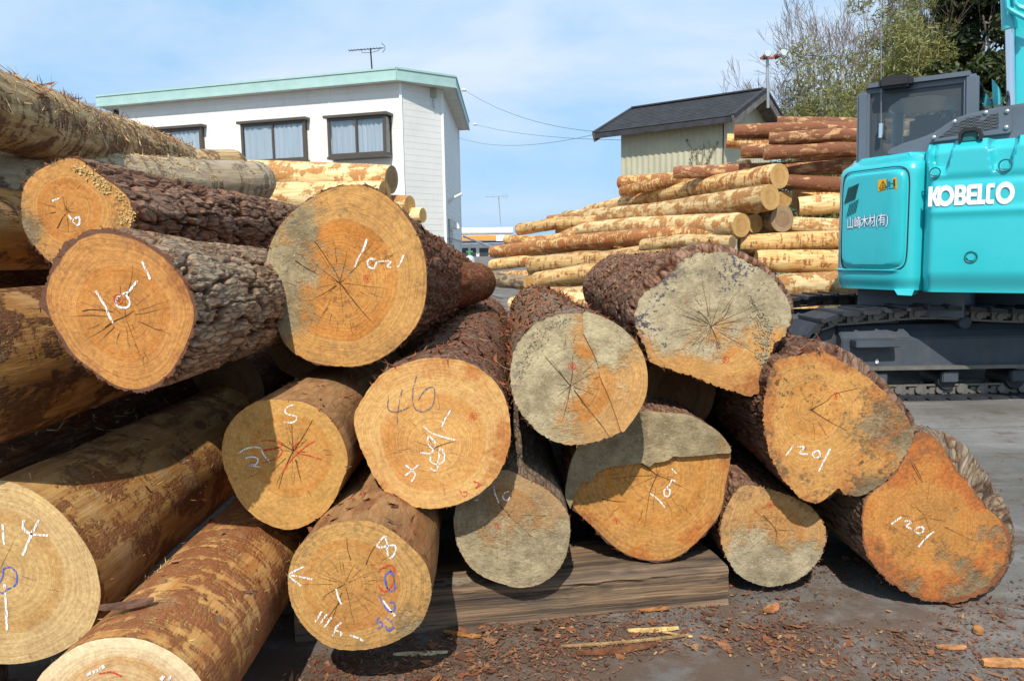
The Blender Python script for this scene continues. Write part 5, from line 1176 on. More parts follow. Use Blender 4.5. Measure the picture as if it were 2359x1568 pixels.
# ------------------------------------------------------------------ far shop, wall, gas cylinder
def shop():
    Y = 62; root = empty('roadside_shop', Q(1100, 600, Y), 'low white roadside shop with an orange band, far behind', 'shop')
    def bx(x0, y0, x1, y1, Yf, dep, name, mat, par=root):
        a, b = Q(x0, y1, Yf), Q(x1, y0, Yf); m = MB(); m.box(((a.x + b.x) / 2, Yf + dep / 2, (a.z + b.z) / 2), (abs(b.x - a.x), dep, abs(b.z - a.z))); return m.build(name, mat, par)
    W = paint('shop_white', (0.80, 0.81, 0.82), 0.5)
    bx(880, 560, 1172, 640, Y + 0.3, 8, 'wall', W); cn = bx(880, 523, 1181, 560, Y - 0.6, 9, 'canopy', W)
    bx(880, 542, 1142, 558, Y - 0.68, 0.06, 'orange_band', paint('shop_orange', (0.85, 0.33, 0.06), 0.5), cn)
    bx(880, 537, 1181, 539, Y - 0.70, 0.06, 'canopy_line', paint('shop_grey', (0.5, 0.5, 0.5), 0.5), cn)
    for x0, x1 in ((1062, 1080), (1082, 1098), (1102, 1127), (1131, 1146)):
        f = bx(x0, 569, x1, 597, Y + 0.22, 0.1, 'window', W); bx(x0 + 2, 571, x1 - 2, 595, Y + 0.18, 0.05, 'pane', paint('shop_glass', (0.05, 0.06, 0.065), 0.15, 0.6), f)
    b = Q(1153, 520, Y + 2); t = Q(1148, 452, Y + 2)
    antenna('television_antenna', 'pale television antenna rising above the far white shop', b, t, 1.7, 0, STEEL, 1.4)
    a, b = Q(1040, 592, 36), Q(1420, 660, 36); m = MB(); m.box(((a.x + b.x) / 2, 36, a.z / 2), (abs(b.x - a.x) + 2, 0.2, a.z)); o = m.build('block_wall', paint('block_grey', (0.22, 0.22, 0.21), 0.9, dirt=0.3), None, loc=((a.x + b.x) / 2, 36, 0)); tag(o, 'low grey block wall in front of the white shop', 'wall')
    p = Q(1082, 610, 20); g = empty('gas_cylinder', (p.x, p.y, 0), 'pale grey gas cylinder with a green valve by the house corner', 'cylinder')
    zt = Q(1082, 588, 20).z; r = 0.13
    m = MB(); m.tube([(p.x, p.y, 0), (p.x, p.y, zt - 0.12), (p.x, p.y, zt - 0.04), (p.x, p.y, zt)], [r, r, r * 0.75, r * 0.3], 18); m.build('tank', paint('tank_grey', (0.50, 0.53, 0.54), 0.4), g, True)
    m = MB(); m.tube([(p.x, p.y, zt), (p.x, p.y, zt + 0.09)], 0.03, 8); m.bar((p.x - 0.08, p.y, zt + 0.09), (p.x + 0.08, p.y, zt + 0.09), 0.05, 0.04); m.build('valve', paint('valve_green', (0.05, 0.30, 0.10), 0.5), g)
    a, b = Q(1068, 545, 26), Q(1140, 572, 20); m = MB(); m.tube([a, b], 0.035, 8); o = m.build('steel_strut', STEEL, None, True, loc=(a + b) / 2); tag(o, 'slanting grey steel strut in front of the white shop', 'strut')
shop()
# ------------------------------------------------------------------ excavator
def excavator():
    TEAL = paint('teal_paint', (0.03, 0.50, 0.545), 0.28, 0.5, var=0.02, scale=2.0, coat=0.7)
    GREY = paint('blue_grey_paint', (0.105, 0.13, 0.16), 0.38, 0.5, var=0.05, scale=3.0, coat=0.2, dirt=0.10)
    TRACKG = paint('track_frame_grey', (0.06, 0.072, 0.088), 0.6, 0.35, var=0.10, scale=4.0, dirt=0.35)
    SHOE = paint('track_shoe_black', (0.025, 0.028, 0.034), 0.5, 0.4, var=0.15, scale=8.0, dirt=0.2)
    LINKM = paint('track_link_steel', (0.17, 0.16, 0.14), 0.55, 0.4, metal=0.3, var=0.12, scale=9.0, dirt=0.4)
    BLACK = paint('black_rubber', (0.018, 0.018, 0.02), 0.55, 0.4)
    CHROME = paint('chrome_rod', (0.75, 0.76, 0.78), 0.08, 0.6, metal=1.0, var=0.01)
    WHITE = paint('white_decal', (0.85, 0.86, 0.87), 0.4, 0.4, var=0.0)
    NAVY = paint('navy_outline', (0.06, 0.09, 0.32), 0.4, 0.4, var=0.0)
    YEL = paint('yellow_sticker', (0.80, 0.42, 0.01), 0.4, 0.4, var=0.01)
    GLASS = glass_mat('cab_glass', (0.80, 0.86, 0.86), 0.09)
    root = empty('excavator', (4.3, 7.6, 0), 'turquoise crawler excavator with a grey cab seen from behind, at the right', 'excavator')
    # machine axes: e1 along the tail to the right, e2 towards its front
    KX = 0.87
    def zk(z): return CAM_H + (z - CAM_H) * KX
    P0 = Vector((3.53, 6.90, 0)) * KX; e1 = Vector((0.81, -0.585, 0)).normalized(); e2 = Vector((-e1.y, e1.x, 0)); UP = Vector((0, 0, 1))
    def on(px, py, b): return hit(px, py, P0 + e2 * b, e2)
    def ab(p): d = p - P0; return d.dot(e1), d.dot(e2)
    def W(a, b, z): q = P0 + e1 * a + e2 * b; return Vector((q.x, q.y, z))
    # --- counterweight: shaped skin on the rear plane
    zb = on(2200, 674, 0).z; ztl, ztr = on(2140, 331, 0).z, on(2330, 306, 0).z; zt = (ztl + ztr) / 2
    aL, aR = ab(on(2121, 450, 0))[0], 2.0
    n, m = 150, 90; V = []
    s1, s2 = ab(on(2163, 350, 0))[0], ab(on(2309, 330, 0))[0]
    zg1, zg2 = on(2230, 412, 0).z, on(2230, 486, 0).z; ag = ab(on(2240, 450, 0))[0]
    prof = []
    for i in range(n):
        a = aL + (aR - aL) * i / (n - 1)
        for j in range(m):
            v = j / (m - 1); z = zb + (zt - zb) * v
            d = 0.0
            el = (a - aL)
            d += 0.10 * (1 - sstep(0, 0.085, el)) + 0.05 * (1 - sstep(0, 0.03, el))
            zs = zt - z
            d += 0.07 * (1 - sstep(0.0, 0.09, zs)) ** 1.5
            d += 0.05 * (1 - sstep(0.0, 0.16, z - zb))
            for s in (s1, s2):
                w = 0.085 * (1 - 0.45 * sstep(0, 0.30, zs)); d += 0.15 * (1 - sstep(w * 0.75, w * 1.15, abs(a - s))) * (1 - sstep(0.17, 0.26, zs))
            d += 0.012 * np.exp(-((z - zg1) / 0.03) ** 2) * (1 - sstep(0.28, 0.42, abs(a - ag - 0.05)))
            d -= 0.012 * np.exp(-((z - zg2) / 0.03) ** 2) * (1 - sstep(0.26, 0.40, abs(a - ag - 0.05)))
            d += 0.10 * max(0, (a - 0.45)) ** 2 * 0.6
            V.append(W(a, float(d), z))
    F = [(i * m + j, (i + 1) * m + j, (i + 1) * m + j + 1, i * m + j + 1) for i in range(n - 1) for j in range(m - 1)]
    b = MB(); b.add(V, F)
    # close: top, bottom, ends back to b=0.75
    def cap(idx, z_or):
        base = len(b.v); pts = [Vector(b.v[i]) for i in idx]; b.v += [tuple(p + e2 * (0.75 - (p - P0).dot(e2))) for p in pts]
        b.f += [(idx[k], idx[k + 1], base + k + 1, base + k) for k in range(len(idx) - 1)]
    cap([i * m + m - 1 for i in range(n)], 1); cap([i * m for i in range(n)], 0); cap([j for j in range(m)], 0)
    cw = b.build('counterweight', TEAL, root, True)
    # bolts in round recesses
    def bolt(px, py, off, r, par, pl_b=0.0):
        c = on(px, py, pl_b) - e2 * off
        t = MB(); k = 24; v = []
        for i in range(k):
            a = 2 * math.pi * i / k
            for rr, dd in ((r, 0.0), (r * 0.92, -0.006), (r * 0.8, -0.004), (r * 0.74, 0.004)): v.append(c + (e1 * math.cos(a) + UP * math.sin(a)) * rr + e2 * (dd))
        t.add(v, [(i * 4 + q, ((i + 1) % k) * 4 + q, ((i + 1) % k) * 4 + q + 1, i * 4 + q + 1) for i in range(k) for q in range(3)])
        o = t.build('bolt', paint('bolt_teal_dark', (0.012, 0.16, 0.165), 0.35, 0.5, coat=0.3), par, True)
        t = MB(); v = [c + (e1 * math.cos(i * math.pi / 3) + UP * math.sin(i * math.pi / 3)) * r * 0.62 + e2 * (0.002 - 0.012 * q) for q in (0, 1) for i in range(6)]
        t.add(v, [(i, (i + 1) % 6, 6 + (i + 1) % 6, 6 + i) for i in range(6)] + [tuple(range(6, 12))]); t.build('bolt_head', TEAL, o)
    bolt(2153, 398, 0.003, 0.040, cw); bolt(2315, 381, 0.004, 0.046, cw); bolt(2236, 592, 0.005, 0.044, cw)
    # --- lettering on the counterweight
    def curve_mesh(splines, name):
        cu = bpy.data.curves.new(name, 'CURVE'); cu.dimensions = '2D'; cu.fill_mode = 'FRONT'; cu.resolution_u = 8
        for pts in splines:
            sp = cu.splines.new('POLY'); sp.points.add(len(pts) - 1)
            for p, q in zip(sp.points, pts): p.co = (q[0], q[1], 0, 1)
            sp.use_cyclic_u = True
        ob = bpy.data.objects.new(name, cu); COL.objects.link(ob); bpy.context.view_layer.update()
        me = bpy.data.meshes.new_from_object(ob.evaluated_get(bpy.context.evaluated_depsgraph_get())); bpy.data.objects.remove(ob); return me
    def circ(cx, cy, rx, ry, k=40): return [(cx + rx * math.cos(2 * math.pi * i / k), cy + ry * math.sin(2 * math.pi * i / k)) for i in range(k)]
    def arc(cx, cy, r, a0, a1, k=8): return [(cx + r * math.cos(R(a0 + (a1 - a0) * i / k)), cy + r * math.sin(R(a0 + (a1 - a0) * i / k))) for i in range(k + 1)]
    letters = {
     'K': [[(0, 0), (.26, 0), (.26, .40), (.50, 0), (.78, 0), (.46, .50), (.76, 1), (.48, 1), (.26, .62), (.26, 1), (0, 1)]],
     'O': [circ(1.08, .5, .53, .53), circ(1.08, .5, .27, .27)],
     'B': [[(1.63, 0)] + arc(2.10, .27, .27, -90, 35) + [(2.27, .50)] + arc(2.08, .74, .26, -25, 90) + [(1.63, 1)], [(1.89, .20), (2.06, .20), (2.10, .30), (2.06, .40), (1.89, .40)], [(1.89, .60), (2.03, .60), (2.07, .70), (2.03, .80), (1.89, .80)]],
     'E': [arc(2.56, .20, .20, 180, 270) + [(3.0, 0), (3.0, .22), (2.62, .22), (2.62, .40), (2.98, .40), (2.98, .60), (2.62, .60), (2.62, .78), (3.0, .78), (3.0, 1)] + arc(2.56, .80, .20, 90, 180)],
     'L': [[(3.02, 0), (3.50, 0), (3.50, .22), (3.27, .22), (3.27, 1), (3.02, 1)]],
     'C': [arc(3.72, .20, .20, 180, 270) + [(4.01, 0), (4.01, .21), (3.76, .21), (3.76, .79), (4.01, .79), (4.01, 1)] + arc(3.72, .80, .20, 90, 180)],
     'O2': [circ(4.63, .5, .55, .54), circ(4.63, .5, .28, .28)]}
    la, lb_ = on(2138, 456, 0), on(2337, 441, 0); a0, z0 = ab(la)[0], la.z; a1, z1_ = ab(lb_)[0], lb_.z
    hh = (on(2240, 424, 0).z - on(2240, 471, 0).z); sx = (a1 - a0) / 5.18
    for key, sp in letters.items():
        me = curve_mesh(sp, 'letter'); zc = (z0 + z1_) / 2
        for v in me.vertices:
            a = a0 + v.co.x * sx; q = W(a, -0.006 + 0.06 * max(0, (a - 0.45)) ** 2 - 0.004, zc + (v.co.y - 0.5) * hh); v.co = q
        for p in me.polygons: pass
        link_mesh('letter', me, WHITE, cw)
    # --- side cover: plan curve running back to the left
    plan = [Vector(p) * KX for p in ((3.70, 7.02), (3.60, 6.985), (3.52, 7.00), (3.44, 7.08), (3.36, 7.25), (3.285, 7.42), (3.222, 7.57), (3.205, 7.66), (3.225, 7.76), (3.32, 7.96), (3.5, 8.35), (3.9, 8.75))]
    pp_ = smooth_px([tuple(p) for p in plan], 10); cum = [0.0]
    for i in range(1, len(pp_)): cum.append(cum[-1] + (pp_[i] - pp_[i - 1]).length)
    def plan_at(s):
        i = min(max(int(np.searchsorted(cum, s)) - 1, 0), len(pp_) - 2); f = (s - cum[i]) / (cum[i + 1] - cum[i]); p = pp_[i].lerp(pp_[i + 1], f); d = (pp_[i + 1] - pp_[i]).normalized()
        nn = Vector((d.y, -d.x)); nn = -nn if nn.dot(Vector((-0.4, -0.92))) < 0 and s < cum[-1] * 0.55 else nn
        return p, Vector((-abs(d.y), -abs(d.x)) if s < cum[-1] * 0.6 else (-abs(d.y), abs(d.x))).normalized()
    def ray_plan(px, py):
        """arc length and height where the sight line meets the side cover"""
        d = ray(px, py); best = None
        for i in range(len(pp_) - 1):
            a, b2 = pp_[i], pp_[i + 1]; den = d.x * (b2 - a).y - d.y * (b2 - a).x
            if abs(den) < 1e-9: continue
            t = (a.x * (b2 - a).y - a.y * (b2 - a).x) / den; q = Vector((d.x * t, d.y * t)); f = (q - a).dot(b2 - a) / (b2 - a).length_squared
            if -0.001 <= f <= 1.001 and t > 0 and (best is None or t < best[0]): best = (t, cum[i] + f * (cum[i + 1] - cum[i]), CAM_H + d.z * t)
        return best[1:] if best else ray_plan(px + 1, py)
    def S(s, z, off=0.0):
        p, nn = plan_at(s); return Vector((p.x + nn.x * off, p.y + nn.y * off, z))
    zs_b = ray_plan(2040, 668)[1]; zs_t = ray_plan(2060, 350)[1]; zs_k = ray_plan(2040, 628)[1]
    n, m = 120, 70; V = []; smax = cum[-1]
    zdt, zdb = ray_plan(2040, 385)[1], ray_plan(2040, 621)[1]
    for i in range(n):
        s = smax * (i / (n - 1)) ** 1.15
        for j in range(m):
            z = zs_b + (zs_t - zs_b) * j / (m - 1); zz = zs_t - z
            off = -0.16 * (1 - sstep(0, 0.17, zz)) ** 2 - 0.03 * (1 - sstep(0, 0.10, z - zs_b))
            off += 0.018 * (1 - sstep(0.0, 0.012, zdb - 0.012 - z)) * sstep(0.20, 0.26, s) if z < zdb else 0
            off += 0.014 * sstep(zdt, zdt + 0.02, z) * (1 - sstep(zdt + 0.10, zdt + 0.2, z))
            V.append(S(s, z, off))
    F = [(i * m + j, (i + 1) * m + j, (i + 1) * m + j + 1, i * m + j + 1) for i in range(n - 1) for j in range(m - 1)]
    b = MB(); b.add(V, F)
    top = [i * m + m - 1 for i in range(n)]; base = len(b.v); cen = Vector((4.6 * KX, 8.3 * KX, zs_t + 0.02)); b.v.append(tuple(cen)); b.f += [(top[k], top[k + 1], base) for k in range(n - 1)]
    bot = [i * m for i in range(n)]; b.v.append(tuple(cen - Vector((0, 0, zs_t - zs_b)))); b.f += [(bot[k + 1], bot[k], base + 1) for k in range(n - 1)]
    side = b.build('side_cover', TEAL, root, True)
    # lower skirt tab below the cover
    t = MB(); A_, B_ = ray_plan(2058, 672), ray_plan(2112, 676)
    t.slab([S(A_[0], zs_b + 0.01, 0.0), S(A_[0] - 0.03, zs_b - 0.035, 0.0), S(0.12, zs_b - 0.04, 0.0), S(0.10, zs_b + 0.01, 0.0)], e2 * 0.25); t.build('skirt', TEAL, root)
    # door: rounded panel standing proud
    sR, sL = ray_plan(2089, 500)[0], ray_plan(1953, 520)[0]
    def door_pt(u, v, off):
        s = sR + (sL + 0.06 - sR) * u; z = zdb + 0.006 + (zdt - zdb - 0.02) * v; return S(s, z, off)
    n, m = 46, 46; V = []
    def rr(u, v, k):
        x, y = 2 * u - 1, 2 * v - 1; q = max(abs(x), abs(y)); L2 = (abs(x) ** 9 + abs(y) ** 9) ** (1 / 9.0)
        f = q / L2 if L2 > 1e-6 else 1
        return 0.5 + 0.5 * x * f * k, 0.5 + 0.5 * y * f * k
    for i in range(n):
        for j in range(m):
            u, v = i / (n - 1), j / (m - 1); x, y = rr(u, v, 1.0); q = max(abs(2 * u - 1), abs(2 * v - 1))
            off = 0.030 * (1 - sstep(0.90, 1.0, q)) - 0.012 * float(q > 0.999) - 0.010 * (1 - sstep(0.55, 0.72, q)) * 0
            V.append(door_pt(x, y, off))
    b = MB(); b.add(V, [(i * m + j, (i + 1) * m + j, (i + 1) * m + j + 1, i * m + j + 1) for i in range(n - 1) for j in range(m - 1)]); door = b.build('side_door', TEAL, root, True)
    g = MB(); loop = []
    for k in range(160):
        t_ = k / 160 * 4; s_ = int(t_); f = t_ - s_; u, v = ((f, 0), (1, f), (1 - f, 1), (0, 1 - f))[s_]
        x, y = rr(u, v, 1.0); x = 0.5 + (x - 0.5) * 1.03; y = 0.5 + (y - 0.5) * 1.02; loop.append(door_pt(x, y, 0.005))
    g.tube(loop + [loop[0]], 0.0045, 6, False); g.build('door_seal', BLACK, root)
    def dpx(px, py, off): r_ = ray_plan(px, py); return S(r_[0], r_[1], off)
    # vents: slanting slots
    for (x0, x1, yb, yt, k, sl) in ((1952, 1975, 470, 433, 10, 9), (1957, 1976, 500, 470, 6, 7)):
        for i in range(k):
            f = i / (k - 1); x = x0 + (x1 - x0) * f; dy = -10 * f
            t = MB(); p, q = dpx(x, yb + dy, 0.033), dpx(x + sl, yt + dy, 0.033); t.bar(p, q, 0.0045, 0.004, (-0.75, -0.65, 0)); t.build('vent_slot', BLACK, door)
    # warning sticker
    c4 = [dpx(2029, 441.5, 0.034), dpx(2071, 436, 0.034), dpx(2070, 409, 0.034), dpx(2029, 415.5, 0.034)]
    t = MB(); t.add(c4, [(0, 1, 2, 3)]); st = t.build('warning_sticker', YEL, door)
    def in_st(u, v): return (c4[0].lerp(c4[1], u)).lerp(c4[3].lerp(c4[2], u), v) + Vector((-0.7, -0.7, 0)) * 0.003
    for seg in (((.08, .25), (.27, .85)), ((.27, .85), (.46, .25)), ((.46, .25), (.08, .25)), ((.25, .35), (.27, .60)), ((.25, .35), (.34, .42)), ((.50, .05), (.50, .95)), ((.57, .3), (.57, .72)), ((.57, .72), (.64, .72)), ((.64, .72), (.64, .3)), ((.64, .3), (.57, .3)), ((.67, .52), (.80, .52)), ((.87, .25), (.87, .85)), ((.84, .7), (.90, .7)), ((.10, .10), (.42, .10)), ((.56, .12), (.92, .12))):
        t = MB(); t.bar(in_st(*seg[0]), in_st(*seg[1]), 0.004 if seg[0][0] != .87 else 0.012, 0.001, (-0.7, -0.7, 0)); t.build('sticker_mark', BLACK, st)
    # company name in Japanese, white with a navy outline
    for mat, grow, off, nm in ((NAVY, 0.028, 0.0345, 'lettering_outline'), (WHITE, 0.008, 0.037, 'lettering')):
        fc = bpy.data.curves.new('lettering', 'FONT'); fc.body = '山崎木材(有)'; fc.size = 1.0; fc.offset = grow; fc.resolution_u = 3
        ob = bpy.data.objects.new('lettering', fc); COL.objects.link(ob); bpy.context.view_layer.update()
        me = bpy.data.meshes.new_from_object(ob.evaluated_get(bpy.context.evaluated_depsgraph_get())); bpy.data.objects.remove(ob)
        xs = [v.co.x for v in me.vertices]; ys = [v.co.y for v in me.vertices]
        if not xs: continue
        if nm == 'lettering_outline': bx0, bx1, by0, by1 = min(xs), max(xs), min(ys), max(ys)
        p0, p1 = ray_plan(1959, 0.5 * (502 + 531)), ray_plan(2053, 0.5 * (490 + 522)); h2 = ray_plan(2000, 494)[1] - ray_plan(2000, 527)[1]
        for v in me.vertices:
            u = (v.co.x - bx0) / (bx1 - bx0); w = (v.co.y - by0) / (by1 - by0) - 0.5
            v.co = S(p0[0] + (p1[0] - p0[0]) * u, (p0[1] + (p1[1] - p0[1]) * u) + w * h2, off)
        o = link_mesh(nm, me, mat, door); tag(o, kind='stuff')
    # --- grey engine hood with mesh grille
    bz = 0.30
    hood = [on(x, y, bz) for x, y in ((2040, 352), (2052, 342), (2078, 330), (2120, 317), (2150, 305), (2175, 288), (2200, 272), (2232, 261), (2290, 248), (2420, 228), (2420, 340), (2040, 360))]
    t = MB(); t.slab(hood, e2 * 0.9); t.build('engine_hood', GREY, root, True, bevel=0.02, seg=3)
    bg = bz - 0.035
    pl_ = [on(x, y, bg) for x, y in ((2143, 329), (2146, 318), (2206, 281), (2232, 266), (2326, 244), (2330, 250), (2330, 303), (2324, 308))]
    t = MB(); t.slab(pl_, e2 * 0.033); gp = t.build('grille_plate', GREY, root, False, bevel=0.006)
    meshm = NT('grille_mesh', 0.5, 0.4); c = meshm.coord(); w1 = meshm.n('ShaderNodeTexChecker'); meshm.lk(c, w1.inputs['Vector']); w1.inputs['Scale'].default_value = 90
    GM = meshm.done(meshm.mix(w1.outputs['Fac'], (0.01, 0.011, 0.013), (0.10, 0.115, 0.13)))
    for poly in (((2160, 318), (2180, 303), (2299, 285), (2299, 296)), ((2208, 283), (2226, 272), (2262, 265), (2257, 274), (2252, 277)), ((2267, 276), (2280, 264), (2299, 260), (2299, 272))):
        t = MB(); t.slab([on(x, y, bg - 0.003) for x, y in poly], e2 * 0.004); t.build('grille_opening', GM, gp)
    t = MB(); t.slab([on(x, y, bg - 0.002) for x, y in ((2182, 301), (2207, 284), (2252, 278), (2266, 277), (2300, 273), (2300, 284))], e2 * 0.002); t.build('grille_mesh', GM, gp)
    for x, y in ((2150.5, 317), (2198, 281), (2270, 260), (2319, 257), (2317, 294)):
        p = on(x, y, bg - 0.004); t = MB(); t.tube([p + e2 * 0.004, p - e2 * 0.008, p - e2 * 0.014], [0.017, 0.015, 0.006], 12); t.build('grille_bolt', STEEL, gp, True)
    # rear-view camera hood
    bc = 0.02; t = MB()
    outer = [(2206, 328), (2207, 309), (2213, 299), (2222, 295), (2246, 292), (2256, 297), (2261, 308), (2262, 322)]; inner = [(2213, 327), (2214, 312), (2219, 305), (2226, 303), (2244, 301), (2250, 304), (2254, 311), (2255, 322)]
    for o_, i_ in zip(range(len(outer) - 1), range(len(outer) - 1)):
        t.slab([on(*outer[o_], bc), on(*outer[o_ + 1], bc), on(*inner[o_ + 1], bc), on(*inner[o_], bc)], e2 * 0.18)
    ch = t.build('camera_hood', BLACK, root, True)
    t = MB(); p = on(2234, 314, bc + 0.06); t.box(p, (0.09, 0.06, 0.07), Euler((0, 0, math.atan2(e1.y, e1.x)))); t.build('camera', paint('camera_teal', (0.02, 0.14, 0.14), 0.3), ch)
    # --- cab
    bcab = 0.50
    def cb(x, y, dd=0.0): return on(x, y, bcab + dd)
    tl, tr, bl_, br = cb(1990, 214), cb(2238, 172), cb(1990, 352), cb(2238, 352)
    dep = 1.35
    fr = MB()
    for p, q in ((tl, bl_), (tr, br)): fr.bar(p - UP * 0.0, q - UP * 0.3, 0.10, 0.09, e2)
    fr.bar(bl_ - UP * 0.2, br - UP * 0.2, 0.09, 0.10, e2)
    cabo = fr.build('cab_frame', GREY, root, False, bevel=0.02, seg=3)
    zr_ = tl.z; ztop = cb(2110, 178).z
    a_l, a_r = ab(cb(1984, 280))[0], ab(cb(2243, 280))[0]; zt_cab = (cb(1995, 203).z + cb(2225, 164).z) / 2; zlow = (cb(1990, 219).z + cb(2230, 181).z) / 2
    t = MB(); t.box(W((a_l + a_r) / 2, bcab + dep / 2 - 0.02, (zt_cab + zlow) / 2), (a_r - a_l, dep + 0.06, zt_cab - zlow + 0.03), Matrix((e1, e2, UP)).transposed()); t.build('cab_roof', GREY, root, True, bevel=0.055, seg=4)
    # far corner pillars and side panels
    for a in (a_l + 0.05, a_r - 0.05):
        t = MB(); t.tube([W(a, bcab + dep, zk(1.1)), W(a, bcab + dep - 0.05, zlow + 0.03)], 0.05, 10); t.build('cab_pillar', GREY, root, True)
        t = MB(); t.bar(W(a, bcab, zk(1.9)), W(a, bcab + dep, zk(1.9)), 0.06, 0.10); t.build('cab_rail', GREY, root)
    t = MB(); t.slab([W(a_l + 0.06, bcab + 0.015, zlow - 0.01), W(a_r - 0.06, bcab + 0.015, zlow - 0.01), W(a_r - 0.06, bcab + 0.015, zk(1.6)), W(a_l + 0.06, bcab + 0.015, zk(1.6))], e2 * 0.006); t.build('rear_window', GLASS, root)
    # black printed border inside the rear window
    def bord(k): return W(a_l + 0.06 + (a_r - a_l - 0.12) * k[0], bcab + 0.012, zk(1.95) + (zlow - zk(1.96)) * k[1])
    for poly in (((0, 0.9), (1, 0.9), (1, 1), (0, 1)), ((0, 0), (0.15, 0), (0.15, 0.66), (0.0, 0.9)), ((0.0, 0.9), (0.15, 0.66), (0.22, 0.82), (0.34, 0.9)), ((0.93, 0), (1, 0), (1, 0.9), (0.93, 0.66)), ((0.66, 0.9), (0.85, 0.85), (0.93, 0.66), (1, 0.9))):
        t = MB(); t.slab([bord(k) for k in poly], e2 * 0.002); t.build('window_border', paint('glass_border', (0.05, 0.058, 0.066), 0.25, 0.5), root)
    for a, nm in ((a_l, 'side_window'), (a_r, 'side_window')):
        t = MB(); t.slab([W(a, bcab + 0.1, zlow), W(a, bcab + dep - 0.06, zlow), W(a, bcab + dep - 0.06, zk(1.95)), W(a, bcab + 0.1, zk(1.95))], e1 * 0.006); t.build(nm, GLASS, root)
    t = MB(); t.slab([W(a_l + 0.06, bcab + dep, zlow), W(a_r - 0.06, bcab + dep, zlow), W(a_r - 0.06, bcab + dep, zk(1.2)), W(a_l + 0.06, bcab + dep, zk(1.2))], e2 * 0.006); t.build('windscreen', GLASS, root)
    t = MB(); t.box(W((a_l + a_r) / 2 + 0.02, bcab + 0.5, zk(1.9)), (0.50, 0.14, 0.75), Matrix((e1, e2, UP)).transposed()); so = t.build('seat', BLACK, root, True, bevel=0.06, seg=4)
    t = MB(); t.box(W((a_l + a_r) / 2 + 0.02, bcab + 0.48, zk(2.40)), (0.28, 0.10, 0.20), Matrix((e1, e2, UP)).transposed()); t.build('headrest', BLACK, so, True, bevel=0.04, seg=4)
    t = MB(); t.box(W((a_l + a_r) / 2, bcab + dep / 2, zk(1.1)), (a_r - a_l - 0.02, dep - 0.02, 0.9), Matrix((e1, e2, UP)).transposed()); t.build('cab_base', GREY, root)
    t = MB(); p = cb(2064, 191, -0.06); t.box(p, (0.235, 0.16, 0.095), Matrix((e1, e2, UP)).transposed()); t.build('roof_lamp', BLACK, root, True, bevel=0.02)
    # aerial on the cab corner
    p = cb(2029, 300, -0.05); t = MB(); tp = hit(2029, -40, p, e2); t.tube([p, tp], [0.003, 0.0015], 5); ao = t.build('aerial', STEEL, root)
    t = MB(); t.tube([cb(2028, 318, -0.05), cb(2029, 285, -0.05)], 0.018, 8); t.build('aerial_base', CHROME, ao, True)
    # --- boom, cylinder, hoses
    bb = 1.6
    t = MB(); t.slab([on(x, y, bb) for x, y in ((2331, -60), (2470, -60), (2480, 260), (2334, 258))], e2 * 0.42); t.build('boom', TEAL, root, True, bevel=0.02)
    t = MB(); t.tube([on(2325, 60, bb - 0.05), on(2329, 250, bb - 0.05)], 0.036, 14); t.build('cylinder_rod', CHROME, root, True)
    t = MB(); t.tube([on(2324, -40, bb - 0.05), on(2325, 68, bb - 0.05)], [0.07, 0.06], 14); t.build('cylinder_barrel', TEAL, root, True)
    for q in (((2318, -30), (2320, 18), (2330, 26), (2375, 50)), ((2336, -30), (2338, 8), (2348, 18), (2390, 32))):
        t = MB(); t.tube([on(x, y, bb - 0.16) for x, y in q], 0.02, 8); t.build('hydraulic_pipe', TEAL, root, True)
    t = MB(); t.slab([on(x, y, bb + 0.2) for x, y in ((2284, 182), (2300, 200), (2306, 240), (2286, 244))], e2 * 0.2); t.build('boom_foot', TEAL, root)
    # --- swing ring and deck under the house
    cc = Vector((4.45, 7.42, 0)); t = MB(); t.tube([cc + UP * 0.62, cc + UP * 0.92], 0.62, 40); t.build('swing_ring', SHOE, root, True)
    t = MB(); t.tube([cc + UP * 0.90, cc + UP * (zb + 0.03)], 1.0, 40); t.build('turntable_deck', BLACK, root, True)
    # --- crawler tracks, along X
    yb = G(2230, 922).y; y_near = yb + 0.02; Wt = 0.50
    x0 = Q(1848, 800, y_near).x; Lt = 3.1; rI = 0.335
    TH_ = Q(2140, 684, y_near).z
    shoe_m = None; link_m = None
    def track(y, nm):
        tr_ = MB()
        cI = Vector((x0 + rI, 0, rI + 0.02)); cS = Vector((x0 + Lt - rI, 0, rI + 0.02))
        # loop: bottom run, round the sprocket, top run with a hump over the carrier roller, round the idler
        pts = []
        for i in range(41): pts.append(Vector((cI.x + (cS.x - cI.x) * i / 40, 0, 0.02)))
        for i in range(1, 24): a = -math.pi / 2 + math.pi * i / 24; pts.append(Vector((cS.x + rI * math.cos(a), 0, cS.z + rI * math.sin(a))))
        top = cI.z + rI; hump = Q(2130, 684, y_near).z - top - 0.005; xh = Q(2150, 690, y_near).x
        for i in range(41):
            x = cS.x + (cI.x - cS.x) * i / 40; pts.append(Vector((x, 0, top + min(0.05, max(-0.02, hump)) * math.exp(-((x - xh) / 0.55) ** 2))))
        for i in range(1, 24): a = math.pi / 2 + math.pi * i / 24; pts.append(Vector((cI.x + rI * math.cos(a), 0, cI.z + rI * math.sin(a))))
        cl = [0.0]; P = pts + [pts[0]]
        for i in range(1, len(P)): cl.append(cl[-1] + (P[i] - P[i - 1]).length)
        ns = round(cl[-1] / 0.172); pitch = cl[-1] / ns
        bel = MB()
        fr_root = []
